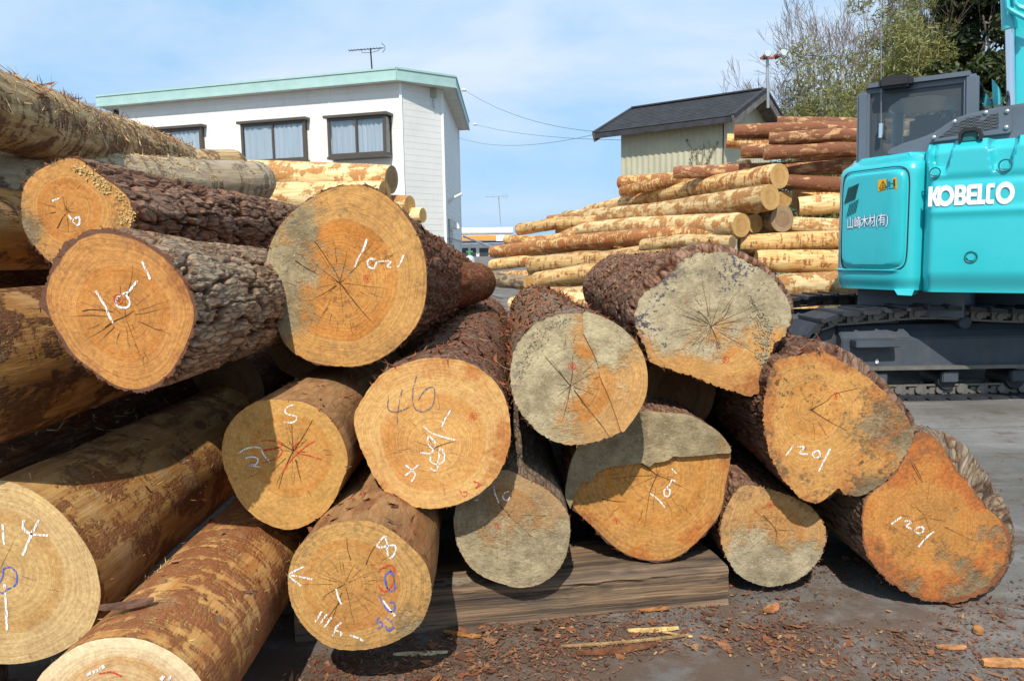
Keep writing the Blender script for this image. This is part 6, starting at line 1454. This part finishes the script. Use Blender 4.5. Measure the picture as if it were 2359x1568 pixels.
        for k in range(ns):
            s = (k + 0.5) * pitch; i = min(int(np.searchsorted(cl, s)) - 1, len(P) - 2); f = (s - cl[i]) / (cl[i + 1] - cl[i]); p = P[i].lerp(P[i + 1], f); d = (P[i + 1] - P[i]).normalized()
            ang = math.atan2(d.z, d.x)
            o = bpy.data.objects.new('track_shoe', SH); COL.objects.link(o); o.parent = root; o.location = Vector((p.x, y + Wt / 2, p.z)) - WL[root.name]; o.rotation_euler = (0, -ang, 0)
            l = bpy.data.objects.new('track_link', LK); COL.objects.link(l); l.parent = root; l.location = Vector((p.x, y + Wt / 2, p.z)) - WL[root.name]; l.rotation_euler = (0, -ang, 0)
        # frame
        zt_f = Q(2200, 765, y_near).z; zb_f = Q(2200, 850, y_near).z
        t = MB(); prof = [(0.06, zb_f), (0.06, zt_f - 0.05), (0.12, zt_f), (0.20, zt_f + 0.05), (0.34, zt_f + 0.05), (0.44, zt_f - 0.05), (0.44, zb_f)]
        xa, xb_ = x0 + 0.34, x0 + Lt - 0.3
        v = [Vector((x, y + q[0], q[1])) for x in (xa, xb_) for q in prof]; k = len(prof)
        t.add(v, [(i, (i + 1) % k, k + (i + 1) % k, k + i) for i in range(k)] + [tuple(range(k))[::-1], tuple(range(k, 2 * k))]); fo = t.build('track_frame', TRACKG, root, False, bevel=0.008)
        t = MB(); t.box(((xa + xb_) / 2, y + 0.04, zb_f + 0.012), (xb_ - xa, 0.05, 0.03)); t.build('frame_flange', LINKM, fo)
        # step
        a_, b_ = Q(1990, 781, y_near), Q(2063, 800, y_near); t = MB(); t.box(((a_.x + b_.x) / 2 - 0.04, y + 0.0, (a_.z + b_.z) / 2), (abs(b_.x - a_.x) + 0.1, 0.13, 0.055)); t.build('step', TRACKG, fo, False, bevel=0.006)
        # rollers
        for kx in (2060, 2225, 2385, 2540, 2700):
            p = Q(kx - 27, 862, y_near); t = MB(); zz = 0.145 + 0.0
            t.tube([(p.x, y + 0.10, zz), (p.x, y + 0.12, zz), (p.x, y + 0.38, zz), (p.x, y + 0.40, zz)], [0.075, 0.085, 0.085, 0.075], 20); ro = t.build('track_roller', SHOE, root, True)
            t = MB(); t.box((p.x - 0.0, y + 0.075, zz + 0.035), (0.13, 0.05, 0.09)); t.build('roller_bracket', TRACKG, ro, False, bevel=0.008)
        p = Q(2244, 746, y_near); t = MB(); t.tube([(p.x, y + 0.12, p.z), (p.x, y + 0.13, p.z), (p.x, y + 0.36, p.z)], [0.045, 0.055, 0.055], 20); t.build('carrier_roller', TRACKG, root, True)
        for cx_, nm2 in ((cI, 'idler_wheel'), (cS, 'drive_sprocket')):
            t = MB(); t.tube([(cx_.x, y + 0.17, cx_.z), (cx_.x, y + 0.19, cx_.z), (cx_.x, y + 0.31, cx_.z), (cx_.x, y + 0.33, cx_.z)], [rI - 0.14, rI - 0.10, rI - 0.10, rI - 0.14], 36); t.build(nm2, SHOE, root, True)
        if nm:
            p = Q(2019, 832, y + 0.055); t = MB(); w, h = 0.016, 0.028
            lp = [p + Vector((w * math.cos(a) * 0.75, 0, (h - w) * (1 if math.sin(a) > 0 else -1) * 0.6 + w * math.sin(a))) for a in np.linspace(0.01, 2 * math.pi, 28, endpoint=False)]
            t.slab(lp, (0, -0.004, 0)); so_ = t.build('hook_sticker', WHITE, fo)
            for q, r2 in (((0, .012), .008),):
                t = MB(); t.tube([p + Vector((math.cos(a) * r2 + q[0], -0.005, math.sin(a) * r2 + q[1])) for a in np.linspace(0, 2 * math.pi, 14)], 0.0016, 4, False); t.build('hook_mark', BLACK, so_)
            t = MB(); t.tube([p + Vector((q[0], -0.005, q[1])) for q in ((.004, -.006), (.005, -.016), (-.001, -.022), (-.007, -.017))], 0.002, 4, False); t.build('hook_mark', BLACK, so_)
    # shared shoe and link meshes, local: x along the track, outward = -z
    b = MB(); pr = [(-0.088, -0.004), (-0.070, -0.024), (0.058, -0.024), (0.074, -0.040), (0.086, -0.036), (0.092, -0.008), (0.078, 0.004), (-0.072, 0.008)]
    k = len(pr); v = []
    for y, sx in ((-Wt / 2, 0.80), (-Wt / 2 + 0.03, 1), (Wt / 2 - 0.03, 1), (Wt / 2, 0.80)): v += [(x * sx, y, z) for x, z in pr]
    b.add(v, [(r_ * k + i, r_ * k + (i + 1) % k, (r_ + 1) * k + (i + 1) % k, (r_ + 1) * k + i) for r_ in range(3) for i in range(k)] + [tuple(range(k))[::-1], tuple(3 * k + i for i in range(k))])
    SH = bpy.data.meshes.new('track_shoe'); SH.from_pydata(b.v, [], b.f); SH.materials.append(SHOE)
    bm = bmesh.new(); bm.from_mesh(SH); bmesh.ops.recalc_face_normals(bm, faces=bm.faces); bm.to_mesh(SH); bm.free()
    b = MB()
    for sy in (-0.10, 0.10):
        b.box((-0.055, sy, 0.045), (0.07, 0.035, 0.075)); b.box((0.04, sy - 0.012 * np.sign(-sy) * -1, 0.035), (0.05, 0.03, 0.055)); b.box((0, sy, 0.083), (0.176, 0.03, 0.016))
        b.tube([(0.085, sy + 0.03 * np.sign(sy), 0.045), (0.085, sy - 0.02 * np.sign(sy), 0.045)], 0.030, 12); b.tube([(-0.02, sy, 0.0), (-0.02, sy, 0.022)], 0.014, 6)
    b.box((0.0, 0, 0.03), (0.03, 0.2, 0.03))
    LK = bpy.data.meshes.new('track_link'); LK.from_pydata([tuple(v) for v in b.v], [], b.f); LK.materials.append(LINKM)
    bm = bmesh.new(); bm.from_mesh(LK); bmesh.ops.recalc_face_normals(bm, faces=bm.faces); bm.to_mesh(LK); bm.free()
    track(y_near, 1); track(y_near + 1.75, 0)
    t = MB(); t.box((x0 + Lt / 2 - 0.1, y_near + 1.1, 0.52), (0.9, 1.3, 0.28)); t.build('undercarriage', TRACKG, root, False, bevel=0.02)
excavator()
# ------------------------------------------------------------------ trees
def leaf_cloud(name, centres, radii, n, size, mat, parent, seed, flat=0.6):
    """leaf-sized faces spread through several clumps"""
    rng = np.random.default_rng(seed); C = np.array(centres, float); Rr = np.array(radii, float); w = Rr ** 2.2; k = rng.choice(len(C), n, p=w / w.sum())
    d = rng.normal(size=(n, 3)); d /= np.linalg.norm(d, axis=1)[:, None]
    rad = Rr[k] * (0.35 + 0.65 * rng.random(n) ** 0.5) * (0.75 + 0.5 * vn(np.stack([d[:, 0] * 2.5 + k, d[:, 1] * 2.5, d[:, 2] * 2.5], -1), seed))
    p = C[k] + d * rad[:, None] * np.array([1, 1, 0.85])
    a = rng.normal(size=(n, 3)) + d * 0.7; a /= np.linalg.norm(a, axis=1)[:, None]; b = np.cross(a, rng.normal(size=(n, 3))); b /= np.linalg.norm(b, axis=1)[:, None]; c = np.cross(a, b)
    s = size * (0.6 + 0.8 * rng.random(n))[:, None]
    V = np.stack([p - b * s, p - c * s * flat * 0.5, p + b * s, p + c * s * flat * 0.5], 1).reshape(-1, 3)
    F = np.arange(n * 4).reshape(-1, 4)
    me = np_mesh(name, V, F, False); add_attr(me, 'tint', np.repeat(rng.random(n), 4))
    return tag(link_mesh(name, me, mat, parent), kind='stuff')
def leaf_mat(name, a, b, trans=0.25):
    t = NT(name, 0.5, 0.35); col = t.mix(t.attr('tint', 'f'), a, b); t.p.inputs['Subsurface Weight'].default_value = 0.0
    m = t.done(col)
    # light passing through the leaves
    tr = t.n('ShaderNodeBsdfTranslucent'); t.lk(col, tr.inputs['Color']); mx = t.n('ShaderNodeMixShader'); mx.inputs['Fac'].default_value = trans
    out = [n for n in t.t.nodes if n.type == 'OUTPUT_MATERIAL'][0]; t.t.links.new(t.p.outputs[0], mx.inputs[1]); t.t.links.new(tr.outputs[0], mx.inputs[2]); t.t.links.new(mx.outputs[0], out.inputs['Surface'])
    return m
BARKT = paint('tree_bark', (0.16, 0.125, 0.10), 0.9, 0.2, var=0.2, scale=5)
TWIG = paint('twig_brown', (0.20, 0.155, 0.13), 0.9, 0.2, var=0.15, scale=4)
def branches(base, d0, length, r0, seed, depth=6, spread=0.62, upw=0.10, twist=0.0, split=(2, 3), tip=0.006):
    rng = random.Random(seed); limbs, twigs, tips = MB(), MB(), []
    def grow(p, d, l, r, k):
        n = 4; pts = [p]; q = p.copy(); dd = d.copy()
        for i in range(n):
            dd = (dd + Vector((rng.uniform(-.16, .16), rng.uniform(-.16, .16), rng.uniform(-.10, .14) + upw * 0.3))).normalized(); q = q + dd * l / n; pts.append(q.copy())
        re = max(tip * 0.7, r * 0.62)
        (limbs if k >= 4 else twigs).tube(pts, [r + (re - r) * i / n for i in range(n + 1)], 7 if k >= 4 else 3, False)
        if k == 0: tips.append(q); return
        m = rng.randint(*split) + (1 if k <= 2 else 0)
        for i in range(m):
            j = rng.choice((n, n, n - 1, n - 2)) if i else n
            ax = Vector((rng.gauss(0, 1), rng.gauss(0, 1), rng.gauss(0, 0.7))).normalized()
            nd = (dd + ax * spread * rng.uniform(0.6, 1.25) + Vector((0, 0, upw))).normalized()
            grow(pts[j], nd, l * rng.uniform(0.62, 0.86), re * rng.uniform(0.7, 1.0), k - 1)
    grow(Vector(base), Vector(d0).normalized(), length, r0, depth)
    return limbs, twigs, tips
def bare_tree(label, px, Y, d0, length, r0, seed, depth=6, spread=0.6):
    p = Q(px, 600, Y); p.z = 0
    root = empty('bare_tree', p, label, 'tree', 'leafless trees behind the stack')
    L_, T_, tips = branches(p, d0, length, r0, seed, depth, spread)
    L_.build('trunk', BARKT, root, True); tag(T_.build('twigs', TWIG, root), kind='stuff')
    return tips, root
bare_tree('spreading bare tree with fine grey twigs behind the shed', 2040, 20, (-0.12, 0, 1), 2.6, 0.14, 5, 7, 0.60)
bare_tree('bare tree leaning left over the shed roof', 1975, 21, (-0.32, 0, 1), 2.2, 0.11, 12, 7, 0.58)
bare_tree('bare tree with low drooping twigs beside the shed gable', 1965, 19.5, (-0.30, 0, 1), 1.9, 0.09, 33, 7, 0.66)
bare_tree('tall bare tree rising above the cab roof', 2110, 22, (0.02, 0, 1), 2.9, 0.13, 19, 7, 0.55)
BAMB = leaf_mat('bamboo_leaf', (0.16, 0.165, 0.05), (0.38, 0.36, 0.13), 0.35)
CULM = paint('bamboo_culm', (0.20, 0.22, 0.08), 0.5, 0.4)
rngt = random.Random(77)
for i, (lb, px, Y, h, w, n) in enumerate((('leftmost yellow-green bamboo clump low beside the shed', 1850, 19.5, 5.0, 1.2, 3000), ('yellow-green bamboo clump left of the cab', 1925, 18.8, 5.9, 1.2, 5200), ('bamboo clump just behind the cab corner', 2005, 19.2, 6.6, 1.3, 6200), ('tall bamboo clump over the cab roof', 2090, 20.0, 7.9, 1.5, 8500), ('airy bamboo clump beside the dark evergreen', 2165, 21.0, 8.6, 1.3, 6500), ('low bamboo clump behind the red stacked logs', 1960, 17.5, 4.9, 1.0, 3600), ('tallest bamboo clump rising out of the picture', 2120, 21.5, 9.2, 1.4, 6000))):
    b = Q(px, 600, Y); b.z = 0; root = empty('bamboo_clump', b, lb, 'bamboo', 'bamboo clumps behind the stack')
    m = MB(); cs, rs = [], []
    for k in range(16):
        a = Vector((b.x + rngt.uniform(-w, w) * 0.7, b.y + rngt.uniform(-0.8, 0.8), 0)); t = a + Vector((rngt.uniform(-0.7, 0.5), rngt.uniform(-.4, .4), h * rngt.uniform(0.65, 1.0)))
        mid = (a + t) / 2 + Vector((rngt.uniform(-.15, .15), 0, 0.1)); m.tube([a, mid, t], [0.028, 0.02, 0.006], 5)
        for f in (0.5, 0.62, 0.74, 0.85, 0.97): cs.append(tuple(a.lerp(t, f) + Vector((rngt.uniform(-.2, .2), rngt.uniform(-.2, .2), 0)))); rs.append(0.48 * (1.25 - 0.5 * f) * rngt.uniform(0.6, 1.2))
    tag(m.build('culms', CULM, root, True), kind='stuff')
    leaf_cloud('crown', cs, rs, int(n * 2.6), 0.075, BAMB, root, 40 + i, 0.36)
EVER = leaf_mat('evergreen_leaf', (0.018, 0.035, 0.012), (0.085, 0.10, 0.03), 0.12)
for lb, px, Y, h, cl, n, sd in (('dense dark evergreen tree at the upper right behind the boom', 2292, 19.5, 8.5, [(-0.9, 0, 5.2, 1.2), (0.3, -0.2, 5.6, 1.4), (1.4, 0, 5.4, 1.4), (-0.3, -0.4, 4.0, 1.3), (1.0, -0.4, 4.1, 1.4), (-0.6, 0, 6.7, 1.2), (0.6, -0.2, 7.3, 1.4), (1.6, 0, 7.0, 1.3), (0.2, 0, 8.4, 1.2), (0.1, -0.3, 2.8, 1.1), (1.3, -0.2, 2.6, 1.2), (2.4, 0, 6.0, 1.4), (2.2, 0, 4.4, 1.4), (2.4, 0, 8.0, 1.4)], 62000, 3),
                                ('low dark evergreen bush behind the cab', 2150, 19.0, 5.0, [(-0.4, 0, 3.9, 0.8), (0.4, 0, 4.3, 0.9), (0.0, -0.2, 4.8, 0.7), (0.9, 0, 4.0, 0.9), (-0.9, 0, 3.4, 0.7), (0.8, 0, 5.0, 0.7)], 7000, 8)):
    b = Q(px, 600, Y); b.z = 0; root = empty('evergreen_tree', b, lb, 'tree')
    m = MB(); m.tube([b, b + Vector((0.1, 0, h * 0.4)), b + Vector((0.0, 0, h * 0.85))], [0.2, 0.15, 0.05], 9)
    for c in cl: m.tube([b + Vector((0.05, 0, c[2] * 0.6)), b + Vector(c[:3])], [0.06, 0.02], 5)
    m.build('trunk', BARKT, root, True)
    sub, rad = [], []; rg = random.Random(sd)
    for c in cl:
        for k in range(7):
            d = Vector((rg.gauss(0, 1), rg.gauss(0, 1), rg.gauss(0, 1))).normalized() * c[3] * 0.75; sub.append(tuple(b + Vector(c[:3]) + d)); rad.append(c[3] * rg.uniform(0.28, 0.5))
    leaf_cloud('crown', sub, rad, n, 0.085, EVER, root, sd, 0.9)
# ------------------------------------------------------------------ litter: chips, straw, shreds of bark
def chip_mat(name, cols, rough=0.85):
    t = NT(name, rough, 0.2); f = t.attr('tint', 'f'); n = t.noise(t.coord(), 160.0, 3, 0.7)
    k = len(cols); col = t.ramp(f, [(i / (k - 1), c) for i, c in enumerate(cols)])
    col = t.mix(0.5, col, t.mix(n, (0.25,) * 3, (0.78,) * 3), 'OVERLAY'); return t.done(col)
CHIPS = chip_mat('bark_chip', [(0.06, 0.03, 0.02), (0.16, 0.06, 0.032), (0.24, 0.088, 0.04), (0.12, 0.055, 0.035), (0.32, 0.14, 0.055), (0.17, 0.10, 0.07), (0.40, 0.24, 0.11)])
STRAW = chip_mat('wood_shaving', [(0.42, 0.26, 0.10), (0.62, 0.43, 0.18), (0.72, 0.55, 0.28), (0.50, 0.30, 0.11), (0.30, 0.15, 0.06)])
SHRED = chip_mat('bark_shred', [(0.10, 0.035, 0.02), (0.22, 0.07, 0.028), (0.32, 0.11, 0.04), (0.15, 0.055, 0.03), (0.24, 0.15, 0.09)])
DUST = chip_mat('sawdust_crumb', [(0.52, 0.34, 0.12), (0.66, 0.48, 0.21), (0.45, 0.28, 0.10)])
def flakes(name, P, N_, length, width, mat, parent=None, seed=0, lift=0.3, curl=0.3, label=None, kind='stuff', axis=None, axw=0.0, loc=None):
    """six-cornered curled flakes at points P with surface normals N_"""
    rng = np.random.default_rng(seed); n = len(P); P = np.asarray(P, float); N_ = np.asarray(N_, float)
    N_ = N_ + rng.normal(size=(n, 3)) * lift; N_ /= np.linalg.norm(N_, axis=1)[:, None]
    d = rng.normal(size=(n, 3))
    if axis is not None: d = d + np.asarray(axis) * axw * rng.choice([-1, 1], n)[:, None]
    d -= N_ * (d * N_).sum(1)[:, None]; d /= np.linalg.norm(d, axis=1)[:, None]; e = np.cross(N_, d)
    Lh = length[0] + (length[1] - length[0]) * rng.random(n) ** 2.2; Wd = np.minimum(width[0] + (width[1] - width[0]) * rng.random(n) ** 2, Lh * 0.9)
    V = []
    for (a, b, c) in ((-1, -0.3, 1), (-0.25, -1, 0), (0.45, -0.8, 0), (1, 0.2, 1), (0.3, 1, 0), (-0.5, 0.75, 0)):
        ja = 1 + rng.uniform(-.3, .3, n); jb = 1 + rng.uniform(-.35, .35, n)
        V.append(P + d * (a * Lh / 2 * ja)[:, None] + e * (b * Wd / 2 * jb)[:, None] + N_ * ((c * curl * Lh * rng.random(n)) * 0.5 + 0.002)[:, None])
    V = np.stack(V, 1).reshape(-1, 3); b = np.arange(n)[:, None] * 6
    F = np.concatenate([b + np.array([[0, 1, 4, 5]]), b + np.array([[1, 2, 3, 4]])], 0)
    me = np_mesh(name, V, F, False); add_attr(me, 'tint', np.repeat(rng.random(n), 6))
    o = link_mesh(name, me, mat, parent, loc=loc); tag(o, label, None, None, kind); return o
rng0 = np.random.default_rng(12)
# ground chips: thick along the front of the timber, thinning to the right
n0 = 330000; cx_ = rng0.uniform(-1.0, 3.6, n0); cy_ = rng0.uniform(1.45, 4.6, n0); edge = 2.52 + 0.10 * cx_
wl = np.exp(-np.abs(cy_ - (edge - 0.22)) / 0.30) + 0.12; wr = 0.6 * np.exp(-np.abs(cy_ - 2.45) / 0.45) + 0.10 * np.exp(-np.maximum(0, cx_ - 1.8))
wt = np.where(cx_ > 1.3, wr, wl) * np.where(cy_ > 3.1, 0.35, 1.0); kf = fbm(np.stack([cx_ * 2.3, cy_ * 2.3, cx_ * 0], -1), 3, 9)
sel = rng0.random(n0) < wt * sstep(0.28, 0.60, kf) * 0.9
pts = np.stack([cx_, cy_, cx_ * 0 + 0.006], 1)[sel][:60000]
P = np.array(pts); up = np.tile([0, 0, 1.0], (len(P), 1))
big = rng0.random(len(P)) < 0.025
flakes('bark_chips', P[~big], up[~big], (0.002, 0.026), (0.001, 0.010), CHIPS, None, 3, 0.25, 0.25, 'fine reddish bark chips strewn over the ground before the logs')
flakes('bark_flakes', P[big][:900], up[big][:900], (0.02, 0.075), (0.008, 0.032), CHIPS, None, 4, 0.22, 0.35, 'larger bark flakes scattered among the chips on the ground')
# single pieces that stand out
def on_log(key, px, py):
    g = LOGS[key]; c = g['V'].mean(1); r = g['Rm']; d = ray(px, py); best = 0.3
    for t in np.linspace(1.0, 6.0, 800):
        p = CAMP + d * t; k = np.array([np.interp(p.y, c[:, 1], c[:, 0]), np.interp(p.y, c[:, 1], c[:, 2])])
        if math.hypot(p.x - k[0], p.z - k[1]) < r: return p.z + 0.004
    return best
def piece(name, label, cat, px, length, width, thick, rot, col, curl=0.2, z=0.004, tilt=0.06, group=None):
    p = G(px[0], px[1], z); n = 9; v = []; rg = random.Random(int(px[0]))
    for i in range(n):
        s = i / (n - 1) - 0.5; w = width / 2 * (1 - (abs(s) * 1.7) ** 3) * rg.uniform(0.75, 1.15) + 0.001; zz = curl * length * s * s + thick * 0.2
        for a, b in ((-1, 0), (1, 0), (1, 1), (-1, 1)): v.append((s * length, a * w, zz + b * thick))
    m = MB(); m.add(v, [(4 * i + k, 4 * i + (k + 1) % 4, 4 * i + 4 + (k + 1) % 4, 4 * i + 4 + k) for i in range(n - 1) for k in range(4)] + [(3, 2, 1, 0), tuple(4 * (n - 1) + k for k in range(4))])
    o = m.build(name, paint('piece_%d' % int(px[0]), col, 0.8, 0.25, var=0.25, scale=40), None); o.location = (p.x, p.y, p.z); o.rotation_euler = (tilt, 0, R(rot)); WL[o.name] = p
    tag(o, label, cat, group)
piece('wood_splinter', 'broad pale yellow splinter lying before the square timber', 'splinter', (1504, 1452), 0.17, 0.026, 0.004, 4, (0.58, 0.40, 0.15), 0.1)
piece('wood_splinter', 'long thin pale splinter at the foot of the log marked 8', 'splinter', (968, 1506), 0.17, 0.018, 0.004, 3, (0.68, 0.55, 0.33), 0.05)
piece('twig', 'long thin brown twig lying along the bark chips', 'twig', (1440, 1480), 0.42, 0.008, 0.006, 8, (0.34, 0.22, 0.10), 0.05)
piece('bark_strip', 'curled orange bark strip leaning near the timber end', 'bark strip', (1475, 1403), 0.20, 0.022, 0.005, -12, (0.34, 0.14, 0.045), 0.25)
piece('bark_strip', 'dark brown bark strip lying in the chips at the bottom', 'bark strip', (1420, 1500), 0.26, 0.025, 0.006, 10, (0.16, 0.065, 0.03), 0.12)
piece('wood_chunk', 'flat orange wood chunk at the right edge of the ground', 'wood chunk', (2322, 1532), 0.15, 0.032, 0.014, -3, (0.46, 0.22, 0.08), 0.02)
piece('wood_chunk', 'small orange wood chunk standing by the rightmost log', 'wood chunk', (2252, 1456), 0.045, 0.028, 0.012, 60, (0.42, 0.19, 0.06), 0.1)
piece('wood_chip', 'flat orange-brown chip right of the bark litter', 'wood chip', (2190, 1492), 0.09, 0.022, 0.005, -4, (0.40, 0.18, 0.07), 0.1)
piece('bark_piece', 'reddish bark piece standing against the timber end', 'bark', (1775, 1405), 0.08, 0.035, 0.006, 40, (0.36, 0.15, 0.06), 0.4)
piece('bark_piece', 'brown bark curl leaning on the peeled log at the bottom left', 'bark', (292, 1397), 0.115, 0.026, 0.007, 20, (0.14, 0.07, 0.045), 0.15, z=on_log('btm', 288, 1395))
piece('wood_splinter', 'short pale splinter right of the yellow one', 'splinter', (1560, 1462), 0.10, 0.010, 0.003, -22, (0.55, 0.38, 0.16), 0.1)
piece('bark_strip', 'rust-coloured bark strip in the shade under the log marked 8', 'bark strip', (1065, 1462), 0.13, 0.02, 0.004, -18, (0.36, 0.16, 0.04), 0.1)
# litter on the logs: pick points on the upper side of a log's skin
def skin(key, n, smin, smax, zmin, seed, amin=0.0, amax=6.3):
    g = LOGS[key]; V = g['V']; M_, N2, _ = V.shape; rg = np.random.default_rng(seed)
    dS = np.gradient(V, axis=0); dT = (np.roll(V, -1, 1) - np.roll(V, 1, 1)); nn = np.cross(dT, dS); nn /= np.linalg.norm(nn, axis=2)[..., None] + 1e-9
    c = V.mean(1, keepdims=True); sg = np.sign(((V - c) * nn).sum(2)); nn *= sg[..., None]
    t = np.linspace(0, 1, M_)[:, None] * np.ones((1, N2)); ok = (nn[..., 2] > zmin) & (t >= smin) & (t <= smax)
    dens = np.linalg.norm(dS, axis=2) * np.linalg.norm(dT, axis=2); w = np.where(ok, dens, 0).ravel(); i = rg.choice(len(w), n, p=w / w.sum())
    ax = V[-1].mean(0) - V[0].mean(0); ax /= np.linalg.norm(ax)
    return V.reshape(-1, 3)[i], nn.reshape(-1, 3)[i], ax
names = {o.get('label', ''): o.name for o in bpy.data.objects if o.get('label')}
def key_of(part): return [v for k, v in names.items() if part in k][0]
top_straw, grey_tip, gold2 = key_of('highest straw-covered'), key_of('weathered grey peeled log bending'), key_of('golden brown peeled log')
def straw_on(key, n, a, b, zm, seed, lab, ln=(0.03, 0.17), wd=(0.0015, 0.006), lift=0.35, mat=None, axw=1.2, curl=0.25):
    p, q, ax = skin(key, n, a, b, zm, seed); flakes('wood_shavings' if mat is None else 'bark_shreds', p, q, ln, wd, mat or STRAW, None, seed, lift, curl, lab, axis=ax, axw=axw)
straw_on(top_straw, 2200, 0.0, 1.0, -0.3, 31, 'pale shavings clinging to the highest peeled log', (0.015, 0.11), lift=0.22, axw=0.6)
straw_on(top_straw, 700, 0.0, 1.0, -0.2, 33, 'brown bark shreds clinging to the highest peeled log', mat=SHRED)
straw_on(grey_tip, 900, 0.05, 0.75, 0.1, 32, 'loose pale shavings lying along the grey peeled log', (0.015, 0.10), lift=0.25)
straw_on(gold2, 420, 0.0, 0.8, 0.0, 34, 'pale shavings on the golden brown peeled log', (0.02, 0.12))
straw_on('btl', 520, 0.02, 0.75, -0.3, 35, 'short pale splinters standing off the big ochre log', (0.015, 0.07), (0.001, 0.003), 0.5)
straw_on('btm', 110, 0.02, 0.6, 0.1, 36, 'few pale splinters on the peeled red-brown log', (0.012, 0.05), (0.001, 0.003), 0.4)
straw_on('btl', 60, 0.1, 0.7, 0.3, 39, 'dark bark crumbs on the big ochre log', (0.01, 0.05), (0.006, 0.02), 0.2, SHRED)
straw_on('btm', 120, 0.1, 0.9, 0.3, 40, 'dark bark crumbs on the peeled red-brown log', (0.01, 0.05), (0.006, 0.02), 0.2, SHRED)
straw_on('n46', 1500, 0.0, 1.0, 0.05, 41, 'red bark shreds heaped on the log marked 46', (0.015, 0.10), (0.003, 0.022), 0.30, SHRED, 0.8, 0.35)
straw_on('gsm', 1300, 0.05, 1.0, 0.05, 42, 'red bark shreds heaped behind the round grey end', (0.015, 0.10), (0.003, 0.018), 0.5, SHRED, 0.5, 0.4)
straw_on('n8', 240, 0.05, 0.7, 0.3, 43, 'dark bark shreds on the log marked 8', (0.015, 0.09), (0.005, 0.025), 0.2, SHRED, 1.0, 0.3)
straw_on('n5', 110, 0.05, 0.7, 0.3, 44, 'bark shreds on the tan log marked 5', (0.012, 0.07), (0.004, 0.016), 0.2, SHRED, 1.0, 0.3)
straw_on('big', 900, 0.0, 1.0, -0.1, 45, 'red fibrous shreds on the biggest log', (0.015, 0.08), (0.003, 0.014), 0.35, SHRED, 1.2, 0.35)
straw_on('n120', 420, 0.0, 0.9, 0.1, 46, 'bark shreds on the notched log', (0.015, 0.08), (0.003, 0.016), 0.35, SHRED, 1.0, 0.3)
straw_on('glg', 500, 0.0, 0.9, -0.2, 47, 'bark shreds on the lopsided grey log', (0.015, 0.07), (0.003, 0.014), 0.3, SHRED, 1.2, 0.3)
straw_on('rgt', 260, 0.0, 0.8, 0.0, 48, 'bark shreds on the rightmost log', (0.012, 0.06), (0.003, 0.014), 0.3, SHRED, 1.0, 0.3)
# frayed bark round the sawn edges
for key, n, sd in (('big', 110, 1), ('gsm', 150, 2), ('n120', 90, 3), ('sml', 130, 4), ('rgt', 90, 5), ('step', 110, 6), ('glg', 110, 7), ('low', 70, 8), ('n46', 60, 9), ('n10', 90, 10), ('upl', 90, 11), ('n5', 30, 12), ('n8', 40, 13)):
    g = LOGS[key]; rg = np.random.default_rng(sd); i = rg.integers(0, g['V'].shape[1], n); p = g['V'][0][i] + np.array([0, 0.004, 0]); c = g['V'][0].mean(0); q = p - c; q /= np.linalg.norm(q, axis=1)[:, None]
    flakes('frayed_bark', p, q + np.array([0, -0.6, 0]), (0.006, 0.035), (0.002, 0.008), SHRED if key not in ('gsm', 'sml') else CHIPS, g['root'], sd, 0.5, 0.3)
# sawdust on the upper left end, clods on the lopsided end
def crumbs(key, poly, n, mat, seed, name, size=(0.003, 0.010)):
    g = LOGS[key]; rg = random.Random(seed); ps = []
    for _ in range(n):
        a, b = rg.choice(poly), rg.choice(poly); t = rg.random(); p = Q(a[0] + (b[0] - a[0]) * t + rg.gauss(0, 4), a[1] + (b[1] - a[1]) * t + rg.gauss(0, 4), g['Y'] - 0.003); ps.append(tuple(p))
    flakes(name, ps, np.tile([0, -1.0, 0.2], (n, 1)), size, size, mat, g['root'], seed, 0.5, 0.3)
crumbs('upl', z1([(560, 760), (650, 790), (720, 820), (790, 880), (850, 930), (800, 960)]), 320, DUST, 3, 'sawdust')
crumbs('upl', z1([(900, 960), (980, 1060), (1030, 1120), (1000, 1180), (930, 1170)]), 150, DUST, 4, 'sawdust')
MUDC = chip_mat('mud_crumb', [(0.24, 0.20, 0.12), (0.38, 0.33, 0.21), (0.30, 0.25, 0.16)])
crumbs('glg', z7([(1880, 450), (1950, 560), (2020, 650), (1990, 760), (1930, 850), (2000, 900), (1980, 1000)]), 420, MUDC, 5, 'mud_clods', (0.004, 0.014))
crumbs('gsm', z7([(400, 700), (330, 850), (520, 640), (620, 600), (300, 1000)]), 160, MUDC, 6, 'mud_clods', (0.003, 0.008))
